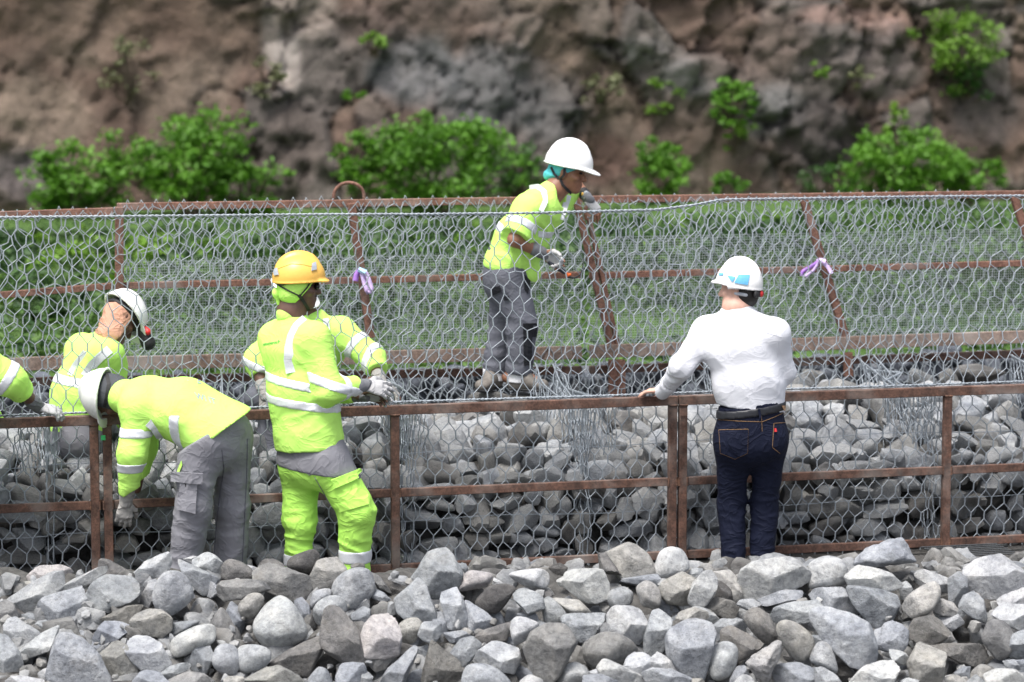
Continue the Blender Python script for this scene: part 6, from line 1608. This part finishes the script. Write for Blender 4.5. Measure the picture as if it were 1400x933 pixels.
    patch("sticker", bh, [(1010, 376), (1025, 376), (1022, 390), (1004, 387)], M_BLUE, hm, 0.004, 0.002, 2)
    patch("sticker", bh, [(995, 377), (1006, 379), (1002, 386), (999, 383)], M_BLUE, hm, 0.004, 0.002, 1)
    patch("sticker", bh, [(984, 374), (990, 374), (989, 377), (984, 377)], M_BLUE, hm, 0.004, 0.002, 0)
    patch("sticker", bh, [(1042, 384), (1044, 384), (1042, 396), (1039, 398)], M_DBLUE, hm, 0.005, 0.002, 0)
    R1 = Field([ecap(hc - f * .112 - u * .028 - s * .05, hc - f * .112 - u * .028 + s * .05, u, (.020, .012), (.020, .012), .01)], 0.004); rr = R1.build("ratchet", M_STRAP, hm)
    K = Field([ell(hc - f * .124 - u * .028 + s * .01, (.020, .010, .018), A)], .004); K.build("ratchet_knob", M_RED, rr)
    cr = Field([cap(hc + s * -.086 - f * .01 - u * .020, hc - s * .072 - f * .065 - u * .030, .010, .010, .01)], .004); cr.build("cradle", M_GREYPL, hm)

def worker_top():
    fd = 17.2
    p = lambda x, y, d=0.0: on_f(x, y, fd + d)
    fw = nrm(vec(.94, -.30)); rt = np.cross(fw, UZ)
    J = dict(right=rt, fw=fw, pelvis=p(692, 366), chest=p(737, 292), neck=p(760, 258), head=p(776, 236), hf=nrm(vec(.96, -.22, -.14)), hu=nrm(vec(.12, 0, 1)),
             shR=p(722, 288, -.17), elR=p(704, 328, -.24), wrR=p(741, 347, -.17), shL=p(762, 280, .16), elL=p(779, 243, .36), wrL=p(804, 272, .22),
             hpR=p(695, 378, -.08), knR=p(714, 444, -.10), anR=p(709, 510, -.08), hpL=p(690, 380, .09), knL=p(688, 446, .10), anL=p(675, 508, .08))
    t = empty("person", ((J["anL"] + J["anR"]) * 0.5 - UZ * .1), "person standing on the stones in white helmet and turquoise scarf, holding the leaning post", "person", "construction workers")
    hR = (nrm(vec(.85, 0, -.45)), vec(-.5, .3, -1), vec(.4, -.3, .8)); hL = (nrm(vec(.55, -.2, -.75)), vec(-.6, .2, -.7), vec(-.55, -.75, -.3))
    bd = body(t, J, SKIN_BROWN, hands={"R": hR, "L": hL}, h=0.005, neck_r=0.060)
    side = rt
    torso = [ecap(p(694, 362), p(712, 326), side, (0.195, 0.145), (0.195, 0.150), 0.05), ecap(p(712, 326), p(738, 288), side, (0.195, 0.150), (0.205, 0.140), 0.05), ecap(p(738, 290), p(757, 264), side, (0.205, 0.125), (0.098, 0.085), 0.05),
             cap(p(742, 284), J["shR"], 0.095, 0.086, 0.05), cap(p(745, 284), J["shL"], 0.09, 0.08, 0.05), cap(p(704, 356, -.02), p(724, 374, -.04), 0.13, 0.07, 0.06)]
    arms = [cap(J["shR"], p(706, 322, -.23), 0.095, 0.090, 0.05, True), cap(J["shL"], p(780, 258, .28), 0.085, 0.075, 0.04, True)]
    axis = nrm(p(738, 288) - p(694, 362))
    F = Field(torso + arms, 0.0075, cuts=[(p(692, 372), nrm(-axis + vec(.0, 0, -.75)))])
    full = dict(lo=F.lo, hi=F.lo + (np.array(F.f.shape) - 1) * F.h, pad=0); c3 = tuple(slice(0, q) for q in F.f.shape)
    arm = Field([cap(J["shR"], p(706, 322, -.23), 0.10)], 0.0075, **full).f[c3]; tor = Field(torso, 0.0075, **full).f[c3]
    F.folds([(p(735, 320, -.1), 0.18, axis + vec(.5), 0.013, 0.06), (p(700, 350, -.1), 0.16, axis, 0.012, 0.055), (p(706, 318, -.2), 0.09, J["elR"] - J["shR"], 0.010, 0.035), (p(725, 355, -.1), 0.13, vec(1, 0, .3), 0.012, 0.06)], 33, 0.010)
    F.add(with_op(ell(p(768, 264, -.02), (0.075, 0.075, 0.085), None), 's', 0.02))
    sh = F.build("tshirt", M_HIVIS, t)
    na = np.maximum(tor - 0.010, -(arm - 0.006))
    stripes(F, F.f, [(p(715, 330), nrm(axis + vec(0, 0, -.08)), 0.026, na), (p(726, 315), nrm(axis + vec(-.25, 0, .35)), 0.022, np.maximum(na, -F.plane(p(735, 300), vec(1, 0, 0)))), ], sh)
    stripes(F, F.f, [(p(713, 309, -.2), J["elR"] - J["shR"], 0.024, arm)], sh)
    bv = bvh_of(sh)
    band("shoulder_tape", bv, [(722, 259), (735, 257), (743, 264), (744, 276), (738, 288)], 0.040, M_TAPE, sh)
    band("shoulder_tape", bv, [(777, 268), (772, 283), (766, 300)], 0.035, M_TAPE, sh)
    leg = [cap(J["hpR"], J["knR"], 0.118, 0.090, 0.05), cap(J["knR"], J["anR"], 0.090, 0.082, 0.03, True), cap(J["hpL"], J["knL"], 0.112, 0.086, 0.05), cap(J["knL"], J["anL"], 0.086, 0.074, 0.03, True), ecap(p(696, 352), p(692, 384), side, (0.178, 0.135), (0.188, 0.140), 0.05)]
    F = Field(leg, 0.0075)
    F.folds([(J["knR"], 0.16, UZ + vec(.3), 0.013, 0.05), (J["knL"], 0.16, UZ, 0.012, 0.05), (J["anR"] + UZ * .08, 0.13, UZ, 0.014, 0.04), (J["anL"] + UZ * .08, 0.13, UZ, 0.014, 0.04), (p(695, 400), .14, UZ + vec(1), .012, .05)], 38, 0.012)
    tr = F.build("trousers", M_DGREY_CLOTH, t); bv = bvh_of(tr)
    patch("knee_panel", bv, [(715, 442), (733, 442), (732, 498), (716, 500)], M_BLACK_CLOTH, tr, 0.004, 0.004, 2)
    patch("pocket", bv, [(672, 394), (684, 390), (686, 398), (674, 404)], M_BLACK_CLOTH, tr, 0.005, 0.004, 1); patch("pocket_tab", bv, [(689, 405), (696, 404), (696, 410), (690, 411)], M_BLACK_CLOTH, tr, 0.006, 0.004, 0)
    patch("waist_opening", bv, [(716, 376), (724, 384), (721, 402), (716, 395)], M_BLACK_CLOTH, tr, 0.004, 0.003, 1)
    for sd, d in (("R", vec(.9, -.35)), ("L", vec(-.45, -.9))):
        b = boot(t, J["an" + sd] - UZ * .005, d, M_BOOT, "boot", 0.10, 0.265)
        Q = Field([cap(J["an" + sd] + UZ * .03, J["an" + sd] - UZ * .06, .066, .068)], .005); Q.cut(J["an" + sd] + UZ * .02, UZ); Q.cut(J["an" + sd] - UZ * .055, -UZ); Q.folds([], 2, .004, .02); Q.build("sock", M_LACE, b)
    glove(t, J["wrR"] + vec(.01), *hR, M_GLOVE, M_GLOVE_CUFF, J["wrR"] - J["elR"], 0.75, spread=0.05, thumb_in=0.5)
    glove(t, J["wrL"], *hL, M_GLOVE, M_GLOVE_CUFF, J["wrL"] - J["elL"], 0.8, spread=0.04, thumb_in=0.5, cl=0.02)
    W = Field([cap(J["wrL"] - nrm(J["wrL"] - J["elL"]) * .058, J["wrL"] - nrm(J["wrL"] - J["elL"]) * .042, .037, .036, .006)], .004)
    wt = W.build("wristwatch", M_STRAP, t); q = J["wrL"] - nrm(J["wrL"] - J["elL"]) * .050 - FW * .034 + RT * .014
    D = Field([ell(q, (.018, .012, .018))], .003); D.build("watch_face", M_GREYPL, wt); D = Field([ell(q - RT * .022 - UPV * .004, (.008, .008, .013))], .003); D.build("watch_button", M_YELLOW_HELM, wt)
    hc = J["head"]; f, u, s = frame_of(J["hf"], J["hu"]); A = np.array([s, f, u])
    B = Field([ell(hc + u * 0.030 - f * 0.012, (0.087, 0.102, 0.100), A), ell(hc - u * 0.020 - f * 0.075, (0.062, 0.050, 0.052), A, 0.03), ell(hc - u * .035 - f * .115, (.04, .03, .03), A, .02)], 0.005)
    B.cut(hc - u * 0.006, nrm(-u + f * 0.55)); B.folds([(hc - f * .08, 0.12, u + s * .4, 0.007, 0.03)], 5, 0.004)
    B.build("headscarf", M_TURQ, t)
    helmet(t, hc, f, u, M_WHITE_HELM, 0.060, -0.020, 0.05, 0.124, 0.148, 0.136, lift=0.056, flare=0.007)
    hm = bpy.data.objects[[o.name for o in t.children if o.name.startswith("helmet")][0]]
    bb = bvh_of(bd, [o for o in t.children if o.name.startswith("headscarf")][0])
    band("chin_strap", bb, [(754, 229), (758, 238), (764, 245)], 0.014, M_STRAP, hm, .003, .004); band("chin_strap", bb, [(772, 230), (771, 239), (766, 245)], 0.014, M_STRAP, hm, .003, .004)
    band("chin_strap", bb, [(766, 245), (769, 253), (775, 259), (781, 264)], 0.016, M_STRAP, hm, .003, .004)
    for q in (-1, 1):
        E = Field([ell(hc + s * q * 0.033 + f * 0.089 + u * 0.008, (0.012, 0.010, 0.007), A)], 0.002, 0.01); E.build("eye", M_LENS, t)
        E = Field([ell(hc + s * q * 0.036 + f * 0.100 + u * 0.027, (0.020, 0.007, 0.0045), A)], 0.0025, 0.01); E.build("eyebrow", M_HAIR, t)
    # the hand tool he holds
    a, b = p(756, 362, -.17), p(774, 374, -.17)
    tt = empty("hand_tool", a, "black and orange wire tying tool held in the standing worker's glove", "tool")
    g = Geo(); g.path([a - (b - a) * .35, a, (a + b) / 2, b], [.014, .016, .016, .012], 8); g.build("handle", M_TOOL, tt, True)
    g = Geo(); g.path([b, b + vec(.012, 0, -.012), b + vec(.03, 0, -.005)], [.013, .012, .006], 8); g.build("jaw", M_ORANGE, tt, True)
    g = Geo(); g.path([b + vec(.01, 0, -.02), b + vec(.05, 0, -.028), b + vec(.085, 0, -.01), b + vec(.10, 0, .04), b + vec(.105, 0, .12)], [.009, .007, .005, .003, .002], 6); g.build("cord", M_STRAP, tt, True)

def worker_crouching():
    fd = 15.75
    p = lambda x, y, d=0.0: on_f(x, y, fd + d)
    fw = nrm(vec(.6, .8)); rt = np.cross(fw, UZ)
    J = dict(right=rt, fw=fw, pelvis=p(98, 590), chest=p(128, 502, .05), neck=p(152, 462, .08), head=p(164, 436, .16), hf=nrm(vec(.55, .30, -.78)), hu=nrm(vec(.56, .60, .60)),
             shR=p(148, 486, -.10), elR=p(156, 546, -.02), wrR=p(180, 590, .10), shL=p(112, 478, .20), elL=p(150, 540, .40), wrL=p(180, 560, .45),
             hpR=p(110, 600, -.05), knR=p(140, 660, .2), anR=p(110, 720, .1), hpL=p(90, 600, .1), knL=p(120, 660, .3), anL=p(90, 720, .3))
    t = empty("person", (J["pelvis"][0], J["pelvis"][1], 0.1), "person behind the left wire panel with orange neck cloth under a white helmet", "person", "construction workers")
    bd = body(t, J, SKIN_MID, h=0.007)
    torso = [ecap(p(100, 585), p(114, 540, .02), rt, (0.18, 0.135), (0.195, 0.145), .05), ecap(p(114, 540, .02), p(132, 492, .06), rt, (0.195, 0.145), (0.20, 0.13), .05), ecap(p(132, 494, .06), p(148, 466, .1), rt, (0.2, .125), (.09, .08), .05),
             cap(p(134, 488, .06), J["shR"], .09, .08, .05), cap(p(134, 486, .06), J["shL"], .09, .08, .05)]
    arms = [cap(J["shR"], J["elR"], .08, .068, .05), cap(J["elR"], J["wrR"], .066, .05, .04, True), cap(J["shL"], J["elL"], .08, .068, .05), cap(J["elL"], J["wrL"], .066, .05, .04, True)]
    F = Field(torso + arms, 0.008); F.folds([(p(120, 545), .2, UZ, .012, .06), (J["elR"], .14, UZ, .01, .05)], 43, .010)
    sh = F.build("shirt", M_HIVIS, t)
    stripes(F, F.f, [(p(106, 520, .0), nrm(vec(.1, 0, 1)), .026, None)], sh)
    bv = bvh_of(sh); band("shoulder_tape", bv, [(150, 478), (138, 488), (126, 500), (116, 515)], .05, M_TAPE, sh); band("shoulder_tape", bv, [(118, 482), (104, 500), (97, 514)], .04, M_TAPE, sh)
    leg = [cap(J["hpR"], J["knR"], .11, .09, .05), cap(J["knR"], J["anR"], .09, .08), cap(J["hpL"], J["knL"], .11, .09, .05), cap(J["knL"], J["anL"], .09, .08), ecap(p(102, 575), p(98, 600), rt, (.175, .13), (.18, .135), .05)]
    Field(leg, .01).build("trousers", M_GREY_CLOTH, t)
    hc = J["head"]; f, u, s = frame_of(J["hf"], J["hu"]); A = np.array([s, f, u])
    N = Field([ell(hc + u * 0.005 - f * 0.012, (0.093, 0.100, 0.092), A), cap(hc - f * .025, J["neck"] - f * .01, .070, .085, .04)], 0.005); N.cut(hc + f * .03, f); N.folds([(hc - u * .06, .18, u + s * .5, .016, .045)], 7, .008)
    N.build("neck_cloth", M_ORANGE_CLOTH, t)
    gap_ring = Field([ell(hc + u * 0.035, (0.106, 0.120, 0.060), A)], 0.005); gap_ring.cut(hc + u * .02, -u); gap_ring.build("headband", M_STRAP, t)  # harness band; its black ring stands in for the dark gap under the helmet
    hm, (o, f2, u2, s2) = helmet(t, hc, f, u, M_WHITE_HELM, .05, -.008, .10, .126, .148, .125, lift=.040)
    L = Field([cap(hc + f * .10 + u * .05 + s * .05, hc + f * .20 + u * .01 + s * .06, .035, .042, .01)], .005); lp = L.build("ear_defender", M_STRAP, hm)
    L = Field([cap(hc + f * .125 + u * .045 + s * .075, hc + f * .14 + u * .035 + s * .095, .02, .02, .005)], .004); L.build("red_cap", M_RED, lp)

def worker_opposite():
    fd = 16.05
    p = lambda x, y, d=0.0: on_f(x, y, fd + d)
    fw = nrm(vec(.30, -.95)); rt = np.cross(fw, UZ)
    J = dict(right=rt, fw=fw, pelvis=p(398, 575), chest=p(420, 478, -.03), neck=p(424, 434, -.06), head=p(400, 402, -.06), hf=nrm(vec(.75, -.6, -.25)), hu=nrm(vec(.05, 0, 1)),
             shL=p(466, 455, -.03), elL=p(507, 488, -.12), wrL=p(521, 524, -.30), shR=p(382, 458, .03), elR=p(350, 492, -.02), wrR=p(362, 540, -.12),
             hpR=p(380, 585, .05), knR=p(362, 650, -.1), anR=p(372, 705, .1), hpL=p(420, 585), knL=p(425, 650, -.15), anL=p(420, 705, .0))
    t = empty("person", (J["pelvis"][0], J["pelvis"][1], 0.4), "person half hidden behind the yellow helmeted worker, hi vis sleeve reaching right", "person", "construction workers")
    hL = (nrm(vec(.85, -.2, -.45)), vec(-.2, 0, -1), vec(-.3, -.9, .2))
    body(t, J, SKIN_MID, h=.007, hands={"L": hL})
    torso = [ecap(p(400, 575), p(410, 525), rt, (.18, .13), (.195, .14), .05), ecap(p(410, 525), p(422, 472, -.03), rt, (.195, .14), (.205, .13), .05), ecap(p(422, 474, -.03), p(428, 440, -.06), rt, (.2, .12), (.09, .08), .05), cap(p(424, 462, -.03), J["shL"], .088, .08, .05), cap(p(420, 462, -.03), J["shR"], .088, .08, .05)]
    arms = [cap(J["shL"], J["elL"], .084, .074, .05), cap(J["elL"], p(516, 508, -.22), .073, .062, .04, True), cap(J["shR"], J["elR"], .08, .068, .05), cap(J["elR"], p(357, 512, -.06), .067, .06, .04, True)]
    F = Field(torso + arms, .0075)
    full = dict(lo=F.lo, hi=F.lo + (np.array(F.f.shape) - 1) * F.h, pad=0); c3 = tuple(slice(0, q) for q in F.f.shape)
    arm = Field(arms[:2], .0075, **full).f[c3] - .012; armr = Field(arms[2:], .0075, **full).f[c3] - .012
    F.folds([(J["elL"], .13, J["elL"] - J["shL"], .012, .045), (J["elR"], .12, UZ, .012, .045), (p(430, 500, -.1), .2, vec(1, 0, .6), .010, .06)], 53, .010)
    sh = F.build("shirt", M_HIVIS, t)
    stripes(F, F.f, [(J["shL"] + (J["elL"] - J["shL"]) * .55, J["elL"] - J["shL"], .024, arm), (J["elL"] + (J["wrL"] - J["elL"]) * .12, J["wrL"] - J["elL"] + vec(.3), .024, arm), (J["elR"] + UZ * -.03, UZ + vec(.4), .022, armr)], sh)
    bv = bvh_of(sh); band("shoulder_tape", bv, [(443, 436), (446, 455), (449, 480), (452, 510)], .048, M_TAPE, sh)
    leg = [cap(J["hpR"], J["knR"], .11, .09, .05), cap(J["knR"], J["anR"], .09, .08), cap(J["hpL"], J["knL"], .11, .09, .05), cap(J["knL"], J["anL"], .09, .08), ecap(p(399, 565), p(398, 590), rt, (.175, .13), (.18, .135), .05), cap(p(370, 560), p(350, 545, -.05), .08, .07, .05)]
    Field(leg, .009).build("trousers", M_DGREY_CLOTH, t)
    glove(t, J["wrL"], *hL, M_GLOVE_D, M_GLOVE_D, J["wrL"] - J["elL"], .45, spread=.10)
    glove(t, J["wrR"], nrm(vec(.2, -.3, -1)), vec(.3, 1, 0), vec(1, 0, 0), M_GLOVE_D, M_GLOVE_D, J["wrR"] - J["elR"], .45)
    hc = J["head"]; f, u, s = frame_of(J["hf"], J["hu"])
    helmet(t, hc, f, u, M_WHITE_HELM, .05, -.012, .2, .118, .140, .12, lift=.036)

def worker_edge():
    fd = 14.70
    p = lambda x, y, d=0.0: on_f(x, y, fd + d)
    fw = nrm(vec(.75, .65)); rt = np.cross(fw, UZ)
    J = dict(right=rt, fw=fw, pelvis=p(-92, 600), chest=p(-58, 508), neck=p(-52, 466), head=p(-46, 432, .02), hf=nrm(vec(.7, .5, -.45)), hu=nrm(vec(.3, .2, .9)),
             shR=p(-34, 490, -.10), elR=p(14, 520, -.05), wrR=p(52, 556, .16), shL=p(-60, 480, .2), elL=p(-30, 540, .4), wrL=p(-5, 580, .5),
             hpR=p(-85, 615, -.1), knR=p(-70, 700, -.05), anR=p(-85, 785, -.1), hpL=p(-100, 615, .1), knL=p(-95, 700, .1), anL=p(-110, 785, .1))
    t = empty("person", (J["anR"] * (1, 1, 0)), "person cut off by the left edge, hi vis sleeve, brown forearm and grey glove showing", "person", "construction workers")
    hR = (nrm(vec(.90, .25, -.25)), vec(0, .3, -1), vec(.2, .8, .2))
    bd = body(t, J, SKIN_DARK, h=.007, hands={"R": hR})
    torso = [ecap(p(-92, 600), p(-76, 550), rt, (.18, .135), (.195, .145), .05), ecap(p(-76, 550), p(-56, 500), rt, (.195, .145), (.2, .13), .05), ecap(p(-56, 502), p(-52, 470), rt, (.2, .12), (.09, .08), .05), cap(p(-50, 495), J["shR"], .09, .09, .05), cap(p(-52, 495), J["shL"], .09, .08, .05)]
    arms = [cap(J["shR"], J["elR"], .095, .082, .05), cap(J["elR"], p(30, 535, .04), .080, .070, .04, True), cap(J["shL"], J["elL"], .08, .07, .05), cap(J["elL"], J["wrL"], .07, .05, .04, True)]
    F = Field(torso + arms, .0075); F.folds([(J["elR"], .13, J["elR"] - J["shR"], .012, .05)], 63, .008)
    full = dict(lo=F.lo, hi=F.lo + (np.array(F.f.shape) - 1) * F.h, pad=0); c3 = tuple(slice(0, q) for q in F.f.shape)
    arm = Field(arms[:2], .0075, **full).f[c3] - .012
    sh = F.build("shirt", M_HIVIS, t)
    stripes(F, F.f, [(J["shR"] + (J["elR"] - J["shR"]) * .88, J["elR"] - J["shR"], .026, arm), (p(-18, 482, -.1), nrm(vec(1, 0, -.5)), .026, arm)], sh)
    leg = [cap(J["hpR"], J["knR"], .11, .09, .05), cap(J["knR"], J["anR"], .09, .08, .04, True), cap(J["hpL"], J["knL"], .11, .09, .05), cap(J["knL"], J["anL"], .09, .08, .04, True), ecap(p(-92, 590), p(-92, 612), rt, (.175, .13), (.18, .135), .05)]
    Field(leg, .009).build("trousers", M_GREY_CLOTH, t)
    for sd in "LR": boot(t, J["an" + sd] - UZ * .01, fw, M_BOOT)
    glove(t, J["wrR"], *hR, M_GLOVE, M_GLOVE_CUFF, J["wrR"] - J["elR"], .35)
    hc = J["head"]; f, u, s = frame_of(J["hf"], J["hu"])
    helmet(t, hc, f, u, M_WHITE_HELM, .05, -.01, .1)

worker_yellow(); worker_bent(); man_white_shirt(); worker_top(); worker_crouching(); worker_opposite(); worker_edge()
